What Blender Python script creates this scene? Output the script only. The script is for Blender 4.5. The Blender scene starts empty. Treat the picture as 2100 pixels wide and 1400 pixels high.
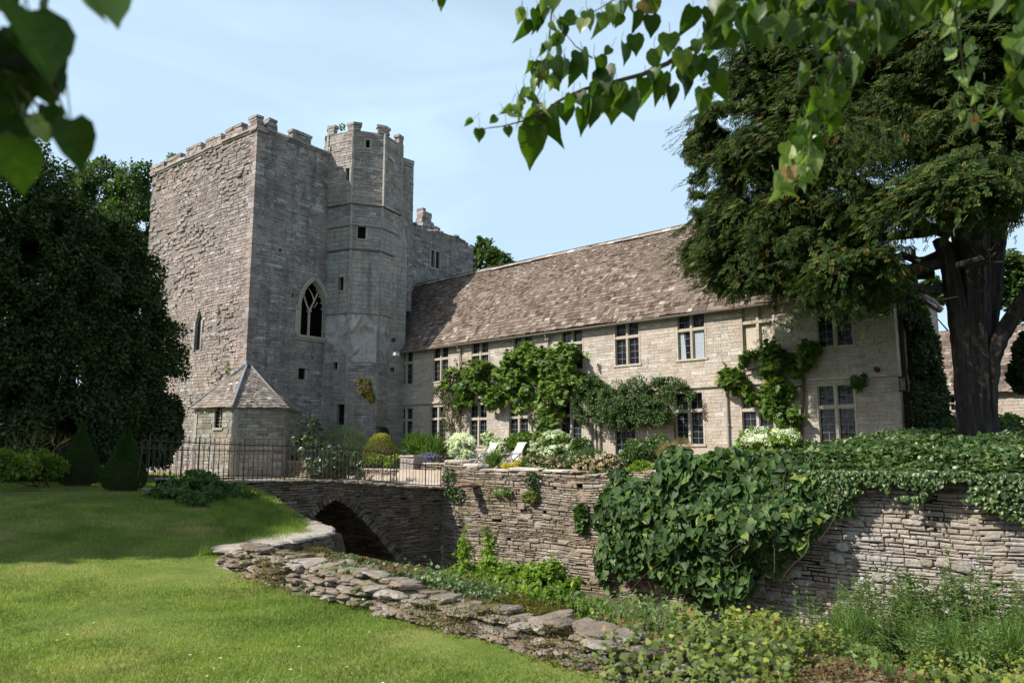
import bpy, math, random
import numpy as np
from math import sin, cos, radians, pi, sqrt, atan2
from mathutils import Vector

# ------------------------------------------------------------------ camera, sky, sun, exposure
S = bpy.context.scene
COL = S.collection
cam_d = bpy.data.cameras.new("camera")
cam = bpy.data.objects.new("camera", cam_d); COL.objects.link(cam)
cam_d.sensor_width = 36.0; cam_d.lens = 1555 / 2100 * 36
cam_d.clip_start = 0.05; cam_d.clip_end = 3000
cam.location = (0, 0, 0)                                    # the eye is the origin; the lawn lies 1.65 m below
cam.rotation_euler = (radians(90 + 8.12), 0, radians(42.2))
cam_d.dof.use_dof = True; cam_d.dof.focus_distance = 24; cam_d.dof.aperture_fstop = 3.8
S.camera = cam

SUN_AZ, SUN_EL = radians(206), radians(42)
W = bpy.data.worlds.new("World"); S.world = W; W.use_nodes = True
nt = W.node_tree; nt.nodes.clear()
sky = nt.nodes.new("ShaderNodeTexSky"); sky.sky_type = 'NISHITA'; sky.sun_disc = False
sky.sun_elevation = SUN_EL; sky.sun_rotation = SUN_AZ; sky.air_density = 1.0; sky.dust_density = 2.2; sky.ozone_density = 1.2
bg = nt.nodes.new("ShaderNodeBackground"); bg.inputs[1].default_value = 0.085
out = nt.nodes.new("ShaderNodeOutputWorld")
tc = nt.nodes.new("ShaderNodeTexCoord"); mp = nt.nodes.new("ShaderNodeMapping"); mp.inputs['Scale'].default_value = (1.2, 1.2, 5)
nz = nt.nodes.new("ShaderNodeTexNoise"); nz.inputs['Scale'].default_value = 2.2; nz.inputs['Detail'].default_value = 7; nz.inputs['Distortion'].default_value = .8
cr = nt.nodes.new("ShaderNodeMapRange"); cr.inputs[1].default_value = .48; cr.inputs[2].default_value = .8; cr.inputs[3].default_value = .62; cr.inputs[4].default_value = .8
mx = nt.nodes.new("ShaderNodeMix"); mx.data_type = 'RGBA'; mx.inputs[7].default_value = (7.1, 9.5, 11.6, 1)
nt.links.new(tc.outputs['Generated'], mp.inputs[0]); nt.links.new(mp.outputs[0], nz.inputs[0]); nt.links.new(nz.outputs[0], cr.inputs[0])
sx_ = nt.nodes.new("ShaderNodeSeparateXYZ"); nt.links.new(tc.outputs['Generated'], sx_.inputs[0]); hz = nt.nodes.new("ShaderNodeMapRange"); hz.inputs[1].default_value = .5; hz.inputs[2].default_value = .8; hz.inputs[3].default_value = 1; hz.inputs[4].default_value = 0; nt.links.new(sx_.outputs[2], hz.inputs[0])
mm_ = nt.nodes.new("ShaderNodeMath"); mm_.operation = 'MULTIPLY'; nt.links.new(cr.outputs[0], mm_.inputs[0]); nt.links.new(hz.outputs[0], mm_.inputs[1]); nt.links.new(mm_.outputs[0], mx.inputs[0]); nt.links.new(sky.outputs[0], mx.inputs[6]); nt.links.new(mx.outputs[2], bg.inputs[0])
nt.links.new(bg.outputs[0], out.inputs[0])
sd = bpy.data.lights.new("sun", 'SUN'); sd.energy = 5.0; sd.angle = radians(.53); sd.color = (1, .95, .87)
sun = bpy.data.objects.new("sun", sd); COL.objects.link(sun)
ts = Vector((sin(SUN_AZ) * cos(SUN_EL), cos(SUN_AZ) * cos(SUN_EL), sin(SUN_EL)))
sun.rotation_euler = ts.to_track_quat('Z', 'Y').to_euler()
S.view_settings.view_transform = 'Standard'; S.view_settings.look = 'None'
S.view_settings.exposure = 0.5; S.view_settings.gamma = 1
S.cycles.max_bounces = 6; S.cycles.diffuse_bounces = 3; S.cycles.transmission_bounces = 3; S.cycles.glossy_bounces = 2

# ------------------------------------------------------------------ helpers
rng = np.random.default_rng(11); random.seed(5)
F_, P_, A_ = 1555., radians(8.12), radians(42.2)
FW = np.array([-sin(A_) * cos(P_), cos(A_) * cos(P_), sin(P_)]); RT = np.array([cos(A_), sin(A_), 0.]); UP = np.cross(RT, FW)
def _ray(px, py): return FW * F_ + RT * (px - 1050) - UP * (py - 700)
def at(px, py, n):
    'point of the vertical plane y = n that the photograph shows at (px, py)'
    r = _ray(px, py); return r * n / r[1]
def atx(px, py, x):
    r = _ray(px, py); return r * x / r[0]
def atz(px, py, z):
    r = _ray(px, py); return r * z / r[2]

def _h(ix, iy, iz):
    n = (ix * 374761393 + iy * 668265263 + iz * 2147483647) & 0xffffffff
    n = ((n ^ (n >> 13)) * 1274126177) & 0xffffffff
    return ((n ^ (n >> 16)) & 0xffff) / 65535.0
def noise3(p, s=1.0):
    'value noise in -1..1 at the rows of p'
    q = np.asarray(p, float) * s + 1000.0
    i = np.floor(q).astype(np.int64); f = q - i; f = f * f * (3 - 2 * f)
    r = 0
    for dx in (0, 1):
        for dy in (0, 1):
            for dz in (0, 1):
                w = (f[:, 0] if dx else 1 - f[:, 0]) * (f[:, 1] if dy else 1 - f[:, 1]) * (f[:, 2] if dz else 1 - f[:, 2])
                r = r + w * _h(i[:, 0] + dx, i[:, 1] + dy, i[:, 2] + dz)
    return r * 2 - 1
def n1(x, y=0., z=0.): return float(noise3(np.array([[x, y, z]]))[0])

class MB:
    'collects polygons; build() links them as ONE mesh object'
    def __init__(s): s.V = []; s.F = []; s.R = []; s.M = []; s.n = 0
    def add(s, V, F, r=None, m=0):
        V = np.asarray(V, float).reshape(-1, 3); F = np.asarray(F, np.int64)
        s.V.append(V); s.F.append(F + s.n); s.M.append(np.full(len(F), m, np.int32))
        s.R.append(np.full(len(V), .5) if r is None else (np.full(len(V), float(r)) if np.isscalar(r) else np.asarray(r, float)))
        s.n += len(V); return s
    def box(s, a, b, r=None, m=0, jit=0.):
        (x0, y0, z0), (x1, y1, z1) = a, b
        V = np.array([[x0,y0,z0],[x1,y0,z0],[x1,y1,z0],[x0,y1,z0],[x0,y0,z1],[x1,y0,z1],[x1,y1,z1],[x0,y1,z1]], float)
        if jit: V += rng.uniform(-jit, jit, V.shape)
        return s.add(V, BOXF, random.random() if r is None else r, m)
    def obox(s, c, half, axes, r=None, m=0, jit=0.):
        'box at c with half sizes along three given axes'
        c = np.asarray(c, float); ax = np.asarray(axes, float); V = []
        for z in (-1, 1):
            for x, y in ((-1, -1), (1, -1), (1, 1), (-1, 1)):
                V.append(c + ax[0] * x * half[0] + ax[1] * y * half[1] + ax[2] * z * half[2])
        V = np.array(V)
        if jit: V += rng.uniform(-jit, jit, V.shape)
        return s.add(V, BOXF, random.random() if r is None else r, m)
    def tube(s, pts, rad, k=8, r=None, m=0, rough=0.):
        pts = np.asarray(pts, float); n = len(pts)
        rad = np.full(n, rad, float) if np.isscalar(rad) else np.asarray(rad, float)
        V = []; up0 = np.array([.13, .21, .97])
        for i in range(n):
            d = pts[min(i + 1, n - 1)] - pts[max(i - 1, 0)]; d = d / (np.linalg.norm(d) + 1e-9)
            if abs(d @ up0) > .95: up0 = np.array([.9, .3, .1])
            a = np.cross(d, up0); a /= np.linalg.norm(a) + 1e-9; b = np.cross(d, a); up0 = -np.cross(d, a) if False else up0
            for j in range(k):
                t = 2 * pi * j / k; q = rad[i] * (1 + rough * sin(3 * t + i * .3) * .5 + rough * random.uniform(-.5, .5))
                V.append(pts[i] + a * cos(t) * q + b * sin(t) * q)
        F = [[i * k + j, i * k + (j + 1) % k, (i + 1) * k + (j + 1) % k, (i + 1) * k + j] for i in range(n - 1) for j in range(k)]
        V.append(pts[0]); V.append(pts[-1]); F += [[n * k, (j + 1) % k, j, n * k] for j in range(k)]
        F4 = [f for f in F if len(set(f)) == 4]; T = [f[:3] for f in F if len(set(f)) == 3] + [[n * k + 1, (n - 1) * k + j, (n - 1) * k + (j + 1) % k] for j in range(k)]
        V = np.array(V); rr = random.random() if r is None else r
        s.add(V, F4, rr, m); s.F.append(np.array(T) + s.n - len(V)); s.M.append(np.full(len(T), m, np.int32)); return s
    def quad(s, a, b, c, d, r=None, m=0): return s.add([a, b, c, d], [[0, 1, 2, 3]], r, m)
    def build(s, name, mats, parent=None, smooth=False):
        me = bpy.data.meshes.new(name)
        V = np.concatenate(s.V) if s.V else np.zeros((0, 3))
        me.vertices.add(len(V)); me.vertices.foreach_set("co", V.astype(np.float32).ravel())
        lens = np.concatenate([np.full(len(f), f.shape[1], np.int32) for f in s.F]) if s.F else np.zeros(0, np.int32)
        idx = np.concatenate([f.ravel() for f in s.F]).astype(np.int32)
        me.loops.add(len(idx)); me.loops.foreach_set("vertex_index", idx)
        me.polygons.add(len(lens)); st = np.concatenate([[0], np.cumsum(lens)[:-1]]).astype(np.int32)
        me.polygons.foreach_set("loop_start", st)
        if not isinstance(mats, (list, tuple)): mats = [mats]
        for m in mats: me.materials.append(m)
        me.polygons.foreach_set("material_index", np.concatenate(s.M))
        me.polygons.foreach_set("use_smooth", np.full(len(lens), smooth, dtype=bool))
        at_ = me.attributes.new("rnd", 'FLOAT', 'POINT'); at_.data.foreach_set("value", np.concatenate(s.R).astype(np.float32))
        me.update(calc_edges=True); me.validate()
        o = bpy.data.objects.new(name, me); COL.objects.link(o)
        if parent: o.parent = parent; o.matrix_parent_inverse = parent.matrix_world.inverted() if False else o.matrix_parent_inverse
        return o
BOXF = [[0,3,2,1],[4,5,6,7],[0,1,5,4],[1,2,6,5],[2,3,7,6],[3,0,4,7]]

def tag(o, label=None, cat=None, group=None, kind=None):
    if label: o['label'] = label
    if cat: o['category'] = cat
    if group: o['group'] = group
    if kind: o['kind'] = kind
    return o
def thing(name, label, cat, group=None):
    'an Empty at the origin of coordinates of its parts; moved to the base by settle()'
    o = bpy.data.objects.new(name, None); COL.objects.link(o); o.empty_display_size = .3
    return tag(o, label, cat, group)
def settle(o, loc):
    'put the Empty at the base of its thing, keeping the parts where they are'
    o.location = loc
    for c in o.children: c.location = Vector(c.location) - Vector(loc)
def copy_tree(o, parent=None):
    c = o.copy(); COL.objects.link(c); c.parent = parent
    for ch in o.children: copy_tree(ch, c)
    return c

# ------------------------------------------------------------------ materials
def new_mat(name):
    m = bpy.data.materials.new(name); m.use_nodes = True; t = m.node_tree; t.nodes.clear()
    o = t.nodes.new("ShaderNodeOutputMaterial"); return m, t, o
def nd(t, typ, **kw):
    n = t.nodes.new(typ)
    for k, v in kw.items():
        if k.startswith('i_'):
            key = k[2:]; key = int(key) if key.isdigit() else key
            n.inputs[key].default_value = v
        else: setattr(n, k, v)
    return n
def ramp(t, stops):
    r = t.nodes.new("ShaderNodeValToRGB"); e = r.color_ramp.elements
    while len(e) > 1: e.remove(e[0])
    e[0].position = stops[0][0]; e[0].color = (*stops[0][1], 1)
    for p, c in stops[1:]:
        x = e.new(p); x.color = (*c, 1)
    return r
def mixc(t, a, b, fac, mode='MIX'):
    m = t.nodes.new("ShaderNodeMix"); m.data_type = 'RGBA'; m.blend_type = mode
    for sock, v in ((m.inputs[0], fac), (m.inputs[6], a), (m.inputs[7], b)):
        if hasattr(v, 'is_output') or hasattr(v, 'links'): t.links.new(v, sock)
        elif isinstance(v, tuple): sock.default_value = (*v, 1)
        else: sock.default_value = v
    return m.outputs[2]
def noise(t, vec, scale, detail=5, lo=.35, hi=.65, dist=0., rough=.6):
    n = nd(t, "ShaderNodeTexNoise", i_Scale=scale, i_Detail=detail, i_Roughness=rough, i_Distortion=dist)
    t.links.new(vec, n.inputs['Vector'])
    m = nd(t, "ShaderNodeMapRange"); m.inputs[1].default_value = lo; m.inputs[2].default_value = hi
    t.links.new(n.outputs[0], m.inputs[0]); return m.outputs[0]
def geo_pos(t):
    return t.nodes.new("ShaderNodeNewGeometry").outputs['Position']
def attr(t): return nd(t, "ShaderNodeAttribute", attribute_name="rnd").outputs['Fac']

def stone(name, cols, stain=(.09,.085,.075), stain_amt=.45, lichen=(.55,.54,.5), lich_amt=.25, bump=.6, scale=1., patch=None, patch_amt=.5, patch_scale=.35, moss=None, fine=1.0, lich_rng=(.62, .72), streak=0., pale=0.):
    m, t, o = new_mat(name); p = geo_pos(t)
    base = ramp(t, cols); t.links.new(attr(t), base.inputs[0]); c = base.outputs[0]
    c = mixc(t, c, mixc(t, c, (.5, .5, .5), 1., 'MULTIPLY'), noise(t, p, 14 * scale, 8, .4, .75))
    if patch: 
        f = noise(t, p, patch_scale, 6, .46, .6, 1.2)
        mu = nd(t, "ShaderNodeMath", operation='MULTIPLY'); mu.inputs[1].default_value = patch_amt; t.links.new(f, mu.inputs[0]); c = mixc(t, c, patch, mu.outputs[0])
    f = noise(t, p, .9 * scale, 9, .45, .72, .6, .7); mu = nd(t, "ShaderNodeMath", operation='MULTIPLY'); mu.inputs[1].default_value = stain_amt
    t.links.new(f, mu.inputs[0]); c = mixc(t, c, stain, mu.outputs[0])
    f = noise(t, p, 5.5 * scale, 7, lich_rng[0], lich_rng[1], 0, .75); mu = nd(t, "ShaderNodeMath", operation='MULTIPLY'); mu.inputs[1].default_value = lich_amt
    t.links.new(f, mu.inputs[0]); c = mixc(t, c, lichen, mu.outputs[0])
    if pale:      # blotches of pale crustose lichen and bleached stone
        f = noise(t, p, 2.2, 9, .55, .66, .4, .75); mu = nd(t, "ShaderNodeMath", operation='MULTIPLY'); mu.inputs[1].default_value = pale; t.links.new(f, mu.inputs[0]); c = mixc(t, c, (.62, .59, .56), mu.outputs[0])
    if streak:    # dirt washed down the face in vertical runs
        mp_ = nd(t, "ShaderNodeMapping"); mp_.inputs['Scale'].default_value = (1.6, 1.6, .16); t.links.new(p, mp_.inputs[0]); f = noise(t, mp_.outputs[0], 1.6, 7, .48, .72, .3, .65)
        mu = nd(t, "ShaderNodeMath", operation='MULTIPLY'); mu.inputs[1].default_value = streak; t.links.new(f, mu.inputs[0]); c = mixc(t, c, (.1, .095, .09), mu.outputs[0])
    if moss:
        f = noise(t, p, 1.3, 8, .5, .62, 0, .7); mu = nd(t, "ShaderNodeMath", operation='MULTIPLY'); mu.inputs[1].default_value = .7
        t.links.new(f, mu.inputs[0]); c = mixc(t, c, moss, mu.outputs[0])
    b = nd(t, "ShaderNodeBsdfPrincipled", i_Roughness=.92); b.inputs['Specular IOR Level'].default_value = .15
    t.links.new(c, b.inputs['Base Color'])
    n2 = nd(t, "ShaderNodeTexNoise", i_Scale=22 * fine, i_Detail=8, i_Roughness=.72); t.links.new(p, n2.inputs['Vector'])
    bp = nd(t, "ShaderNodeBump", i_Strength=bump, i_Distance=.05 / fine); t.links.new(n2.outputs[0], bp.inputs['Height']); t.links.new(bp.outputs[0], b.inputs['Normal'])
    t.links.new(b.outputs[0], o.inputs[0]); return m

def leafmat(name, cols, trans=.35, rough=.5, spec=.3, under=None, fine=None):
    m, t, o = new_mat(name)
    base = ramp(t, cols); t.links.new(attr(t), base.inputs[0]); c = base.outputs[0]
    c = mixc(t, c, mixc(t, c, (.55, .6, .5), 1., 'MULTIPLY'), noise(t, geo_pos(t), 1.7, 4, .4, .65))
    if fine: c = mixc(t, c, mixc(t, c, (.45, .55, .4), 1., 'MULTIPLY'), noise(t, geo_pos(t), fine, 6, .35, .7, 1.5))
    if under:
        g = t.nodes.new("ShaderNodeNewGeometry"); c = mixc(t, c, under, g.outputs['Backfacing'])
    b = nd(t, "ShaderNodeBsdfPrincipled", i_Roughness=rough); b.inputs['Specular IOR Level'].default_value = spec
    tr = t.nodes.new("ShaderNodeBsdfTranslucent"); t.links.new(c, b.inputs['Base Color'])
    hs = mixc(t, c, (1.0, 1.15, .35), .75, 'MULTIPLY'); hs2 = mixc(t, hs, (1.9, 1.9, 1.9), 1., 'MULTIPLY'); t.links.new(hs2, tr.inputs[0])
    ms = nd(t, "ShaderNodeMixShader", i_0=trans); t.links.new(b.outputs[0], ms.inputs[1]); t.links.new(tr.outputs[0], ms.inputs[2])
    t.links.new(ms.outputs[0], o.inputs[0]); return m

def plain(name, col, rough=.7, spec=.3, metal=0., var=.25, scale=20, bump=0.):
    m, t, o = new_mat(name); p = geo_pos(t)
    c = mixc(t, col, tuple(x * (1 - var) for x in col), noise(t, p, scale, 6, .35, .65))
    b = nd(t, "ShaderNodeBsdfPrincipled", i_Roughness=rough, i_Metallic=metal); b.inputs['Specular IOR Level'].default_value = spec
    t.links.new(c, b.inputs['Base Color'])
    if bump:
        n2 = nd(t, "ShaderNodeTexNoise", i_Scale=scale * 2, i_Detail=6); t.links.new(p, n2.inputs['Vector'])
        bp = nd(t, "ShaderNodeBump", i_Strength=bump, i_Distance=.03); t.links.new(n2.outputs[0], bp.inputs['Height']); t.links.new(bp.outputs[0], b.inputs['Normal'])
    t.links.new(b.outputs[0], o.inputs[0]); return m

M = {}
M['tower'] = stone('weathered_tower_stone', [(0, (.26,.21,.19)), (.3, (.33,.275,.25)), (.6, (.39,.335,.31)), (.85, (.45,.4,.375)), (1, (.58,.54,.52))],
                   stain=(.14,.12,.105), stain_amt=.4, lichen=(.6,.58,.55), lich_amt=.5, bump=1., patch=(.43,.33,.29), patch_amt=.6, patch_scale=.3, streak=.4, pale=.5)
M['towerE'] = stone('lichened_tower_shaded_wing_stone', [(0, (.24,.21,.195)), (.4, (.36,.325,.3)), (.8, (.45,.415,.39)), (1, (.62,.6,.57))],
                   stain=(.065,.063,.066), stain_amt=.75, lichen=(.7,.7,.7), lich_amt=.6, bump=.8, patch=(.34,.26,.235), patch_amt=.6, patch_scale=.35, lich_rng=(.58,.66), streak=.65, pale=.3)
M['turret'] = stone('turret_stone', [(0, (.26,.225,.205)), (.4, (.37,.33,.3)), (.8, (.46,.42,.39)), (1, (.6,.57,.54))],
                   stain=(.12,.11,.105), stain_amt=.5, lichen=(.62,.6,.55), lich_amt=.5, bump=.8, patch=(.42,.33,.27), patch_amt=.5, patch_scale=.5, streak=.45, pale=.45)
M['ashlar'] = stone('smooth_grey_ashlar', [(0, (.3,.29,.27)), (.5, (.37,.36,.33)), (1, (.45,.43,.4))],
                   stain=(.15,.15,.15), stain_amt=.5, lichen=(.5,.52,.52), lich_amt=.5, bump=.4, patch=(.4,.33,.25), patch_amt=.4, streak=.6, pale=.4)
M['plaster'] = stone('flaking_lime_plaster', [(0, (.5,.48,.46)), (.5, (.56,.54,.52)), (1, (.62,.6,.58))],
                   stain=(.2,.175,.155), stain_amt=.85, lichen=(.2,.18,.16), lich_amt=.6, bump=.6, patch=(.27,.2,.145), patch_amt=.9, patch_scale=1.0)
M['mortar'] = stone('mortar', [(0, (.27,.24,.215)), (1, (.27,.24,.215))], bump=.8, stain_amt=.5)
M['mortar_light'] = stone('pale_mortar', [(0, (.4,.36,.3)), (1, (.4,.36,.3))], bump=.8, stain_amt=.35, lich_amt=.1)
M['house'] = stone('coursed_limestone', [(0, (.41,.35,.29)), (.35, (.49,.43,.365)), (.7, (.55,.49,.425)), (1, (.63,.59,.53))],
                   stain=(.28,.24,.19), stain_amt=.4, lichen=(.6,.59,.55), lich_amt=.3, bump=.6, patch=(.46,.35,.25), patch_amt=.45, patch_scale=.4, streak=.25, pale=.25)
M['dress'] = stone('dressed_limestone', [(0, (.42,.37,.29)), (.5, (.48,.42,.335)), (1, (.54,.48,.4))],
                   stain=(.24,.2,.15), stain_amt=.35, lichen=(.55,.5,.4), lich_amt=.2, bump=.25)
M['dry'] = stone('dry_stone', [(0, (.18,.135,.1)), (.25, (.29,.235,.185)), (.55, (.36,.3,.24)), (.8, (.41,.36,.3)), (1, (.5,.46,.41))],
                   stain=(.13,.105,.08), stain_amt=.45, lichen=(.55,.54,.5), lich_amt=.35, bump=1., patch=(.38,.28,.19), patch_amt=.5, patch_scale=.5, streak=.35, moss=(.17,.15,.08))
M['drypale'] = stone('pale_dry_stone', [(0, (.25,.225,.19)), (.35, (.39,.36,.315)), (.7, (.48,.45,.4)), (1, (.57,.54,.49))],
                   stain=(.2,.18,.15), stain_amt=.35, lichen=(.6,.6,.57), lich_amt=.4, bump=1., patch=(.38,.3,.22), patch_amt=.55, patch_scale=.5, streak=.35)
M['lowwall'] = stone('mossy_boulder_stone', [(0, (.17,.135,.105)), (.5, (.3,.245,.2)), (1, (.44,.4,.35))],
                   stain=(.1,.085,.06), stain_amt=.6, lichen=(.6,.6,.57), lich_amt=.5, bump=1., patch=(.36,.28,.2), patch_amt=.5, patch_scale=1.5, moss=(.16,.15,.05), lich_rng=(.56,.66), fine=1.3)
M['coping'] = stone('pale_coping_slab', [(0, (.44,.38,.31)), (1, (.55,.5,.43))], stain=(.22,.19,.16), stain_amt=.5, lichen=(.6,.58,.54), lich_amt=.5, bump=.7)
M['bridge'] = stone('bridge_stone', [(0, (.13,.095,.065)), (.4, (.24,.185,.135)), (.8, (.31,.255,.2)), (1, (.38,.34,.28))],
                   stain=(.06,.055,.03), stain_amt=.6, lichen=(.4,.38,.33), lich_amt=.25, bump=1.)
M['darkjoint'] = plain('dark_joint', (.035,.028,.02), .95, .1)
M['slate'] = stone('stone_slate', [(0, (.08,.06,.046)), (.3, (.165,.125,.1)), (.6, (.255,.2,.165)), (.88, (.34,.28,.235)), (1, (.45,.4,.35))],
                   stain=(.09,.065,.05), stain_amt=.55, lichen=(.55,.5,.45), lich_amt=.3, bump=.8, scale=1.3)
M['slatelight'] = stone('pale_stone_slate', [(0, (.15,.12,.1)), (.4, (.3,.25,.21)), (.8, (.42,.37,.33)), (1, (.62,.58,.54))],
                   stain=(.16,.13,.11), stain_amt=.4, lichen=(.65,.63,.6), lich_amt=.5, bump=.8, scale=1.3)
M['lead'] = plain('lead_flashing', (.26,.28,.31), .55, .4)
M['iron'] = plain('rusty_black_iron', (.07,.055,.045), .6, .3, var=.5)
M['pipe'] = plain('painted_downpipe', (.33,.29,.24), .6)
M['wood'] = plain('weathered_teak', (.66,.62,.6), .8, var=.3, scale=40)
M['dark'] = plain('unlit_interior', (.015,.013,.012), .95, .05)
M['white'] = plain('white_enamel', (.7,.7,.68), .4)
M['cloth'] = plain('pale_curtain', (.36,.4,.44), .9)
M['panel'] = plain('blocked_window_render', (.5,.43,.35), .9, var=.2, scale=6, bump=.3)
M['rust'] = plain('rusted_iron', (.06,.035,.025), .9)
M['orange'] = plain('fired_clay', (.25,.14,.09), .9)
M['bark'] = stone('yew_bark', [(0, (.075,.05,.038)), (.5, (.12,.085,.065)), (1, (.17,.125,.1))], stain=(.03,.022,.018), stain_amt=.7, lich_amt=.1, bump=1.2, fine=.8)
m, t, o = new_mat('yew_bark'); p_ = geo_pos(t); mp_ = nd(t, "ShaderNodeMapping"); mp_.inputs['Scale'].default_value = (1, 1, .12); t.links.new(p_, mp_.inputs[0]); v = mp_.outputs[0]
r_ = ramp(t, [(0, (.01,.0075,.006)), (.45, (.03,.021,.017)), (.75, (.062,.046,.038)), (1, (.12,.095,.08))]); t.links.new(noise(t, v, 9, 8, .3, .7, .5, .7), r_.inputs[0])
b = nd(t, "ShaderNodeBsdfPrincipled", i_Roughness=.9); t.links.new(r_.outputs[0], b.inputs['Base Color']); n2 = nd(t, "ShaderNodeTexNoise", i_Scale=16, i_Detail=9, i_Roughness=.75); t.links.new(v, n2.inputs['Vector'])
bp = nd(t, "ShaderNodeBump", i_Strength=1., i_Distance=.12); t.links.new(n2.outputs[0], bp.inputs['Height']); t.links.new(bp.outputs[0], b.inputs['Normal']); t.links.new(b.outputs[0], o.inputs[0]); M['bark'] = m
M['twig'] = plain('brown_twig', (.09,.06,.04), .8)
M['stemgreen'] = plain('green_stem', (.12,.16,.05), .8)
m, t, o = new_mat('leaded_glass')
b = nd(t, "ShaderNodeBsdfPrincipled", i_Roughness=.12); b.inputs['Base Color'].default_value = (.012,.014,.018, 1); b.inputs['Specular IOR Level'].default_value = .45
nn = nd(t, "ShaderNodeTexNoise", i_Scale=5., i_Detail=2); t.links.new(geo_pos(t), nn.inputs['Vector'])
bp = nd(t, "ShaderNodeBump", i_Strength=.25, i_Distance=.05); t.links.new(nn.outputs[0], bp.inputs['Height']); t.links.new(bp.outputs[0], b.inputs['Normal']); t.links.new(b.outputs[0], o.inputs[0])
M['glass'] = m
M['came'] = plain('lead_came', (.3,.31,.32), .5, .5)
# leaves
M['L_yew'] = leafmat('yew_foliage', [(0, (.012,.028,.009)), (.45, (.034,.06,.016)), (.75, (.075,.108,.024)), (.95, (.15,.165,.034)), (1, (.17,.09,.03))], .2, .7, .1)
M['L_holly'] = leafmat('dark_evergreen_leaf', [(0, (.018,.036,.012)), (.5, (.042,.072,.02)), (.9, (.08,.118,.03)), (1, (.12,.16,.045))], .15, .5, .25)
M['L_tree'] = leafmat('broad_leaf', [(0, (.03,.06,.012)), (.6, (.06,.11,.02)), (1, (.1,.16,.03))], .3)
M['L_ivybig'] = leafmat('large_vine_leaf', [(0, (.03,.065,.022)), (.5, (.07,.13,.042)), (.82, (.13,.21,.06)), (1, (.28,.31,.07))], .28, .5, .22, fine=14)
M['L_ivy'] = leafmat('small_ivy_leaf', [(0, (.03,.06,.018)), (.6, (.06,.11,.028)), (.9, (.12,.18,.04)), (1, (.3,.3,.15))], .2, .4, .45)
M['L_yellow'] = leafmat('lime_ground_cover_leaf', [(0, (.05,.08,.018)), (.45, (.11,.155,.03)), (.8, (.23,.27,.05)), (.93, (.38,.38,.06)), (1, (.3,.16,.07))], .3, .5)
M['L_lime'] = leafmat('bright_lime_leaf', [(0, (.08,.14,.02)), (.5, (.17,.26,.035)), (1, (.33,.4,.06))], .35, .45)
M['L_vine'] = leafmat('wisteria_leaf', [(0, (.05,.1,.015)), (.5, (.11,.19,.03)), (.9, (.2,.29,.05)), (1, (.32,.32,.1))], .35, .45)
M['L_jasmine'] = leafmat('grey_green_climber_leaf', [(0, (.04,.08,.028)), (.5, (.08,.135,.045)), (1, (.15,.21,.07))], .25, .5)
M['L_rose'] = leafmat('rose_leaf', [(0, (.04,.06,.025)), (.5, (.08,.115,.04)), (.8, (.16,.13,.06)), (1, (.22,.12,.07))], .25, .5)
M['L_shrub'] = leafmat('shrub_leaf', [(0, (.035,.075,.02)), (.6, (.08,.14,.035)), (1, (.15,.23,.05))], .3, .5)
M['L_dark'] = leafmat('glossy_dark_leaf', [(0, (.03,.06,.022)), (.6, (.06,.1,.04)), (1, (.12,.17,.08))], .2, .35, .5)
M['L_gold'] = leafmat('golden_box_leaf', [(0, (.22,.21,.03)), (.6, (.36,.34,.05)), (1, (.5,.46,.09))], .2, .6)
M['L_cone'] = leafmat('clipped_yew_leaf', [(0, (.03,.065,.012)), (.7, (.06,.105,.02)), (1, (.095,.15,.03))], .15, .6)
M['L_blade'] = leafmat('strap_leaf', [(0, (.05,.1,.02)), (.6, (.1,.18,.035)), (1, (.2,.28,.06))], .35, .5)
M['L_weed'] = leafmat('willowherb_leaf', [(0, (.06,.11,.03)), (.6, (.13,.2,.055)), (.9, (.21,.28,.08)), (1, (.32,.22,.1))], .3, .5)
M['L_grass'] = leafmat('lawn_blade', [(0, (.11,.175,.03)), (.4, (.185,.26,.05)), (.7, (.27,.3,.08)), (1, (.42,.35,.17))], .35, .5)
M['L_litter'] = leafmat('dead_leaf', [(0, (.07,.045,.03)), (.5, (.17,.11,.065)), (.8, (.26,.17,.09)), (1, (.36,.2,.1))], .15, .8, .1)
M['L_dry'] = leafmat('dry_stem', [(0, (.2,.12,.06)), (.5, (.34,.24,.12)), (1, (.42,.34,.2))], .3, .7)
M['L_moss'] = leafmat('brown_green_moss', [(0, (.07,.06,.015)), (.6, (.15,.13,.03)), (1, (.22,.2,.05))], .2, .9, .1)
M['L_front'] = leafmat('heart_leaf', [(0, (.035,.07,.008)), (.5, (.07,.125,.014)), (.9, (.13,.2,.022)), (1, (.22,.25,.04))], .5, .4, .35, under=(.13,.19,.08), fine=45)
M['L_shadeleaf'] = leafmat('shade_dark_heart_leaf', [(0, (.014,.035,.006)), (.5, (.03,.06,.008)), (.9, (.05,.095,.012)), (1, (.12,.17,.02))], .35, .5, .2, fine=45)  # heart leaf with shade put into its darker colour
M['L_frontpale'] = leafmat('sunlit_heart_leaf', [(0, (.14,.22,.05)), (.6, (.28,.34,.13)), (.93, (.45,.48,.25)), (1, (.45,.2,.12))], .35, .35, .4, fine=60)  # paler copy of the heart leaf, sunlight put into its colour
M['L_vinestem'] = M['twig']
M['P_white'] = leafmat('white_petal', [(0, (.72,.73,.64)), (1, (.86,.86,.83))], .3, .7)
M['P_pink'] = leafmat('peach_pink_petal', [(0, (.62,.36,.28)), (.5, (.74,.52,.44)), (1, (.85,.76,.68))], .3, .7)
M['P_mag'] = leafmat('magenta_petal', [(0, (.6,.12,.3)), (1, (.75,.3,.45))], .3, .7)
M['P_yel'] = leafmat('yellow_petal', [(0, (.6,.5,.05)), (1, (.75,.65,.12))], .3, .7)
M['P_lav'] = leafmat('lavender_petal', [(0, (.12,.1,.32)), (1, (.25,.22,.5))], .3, .7)
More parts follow.
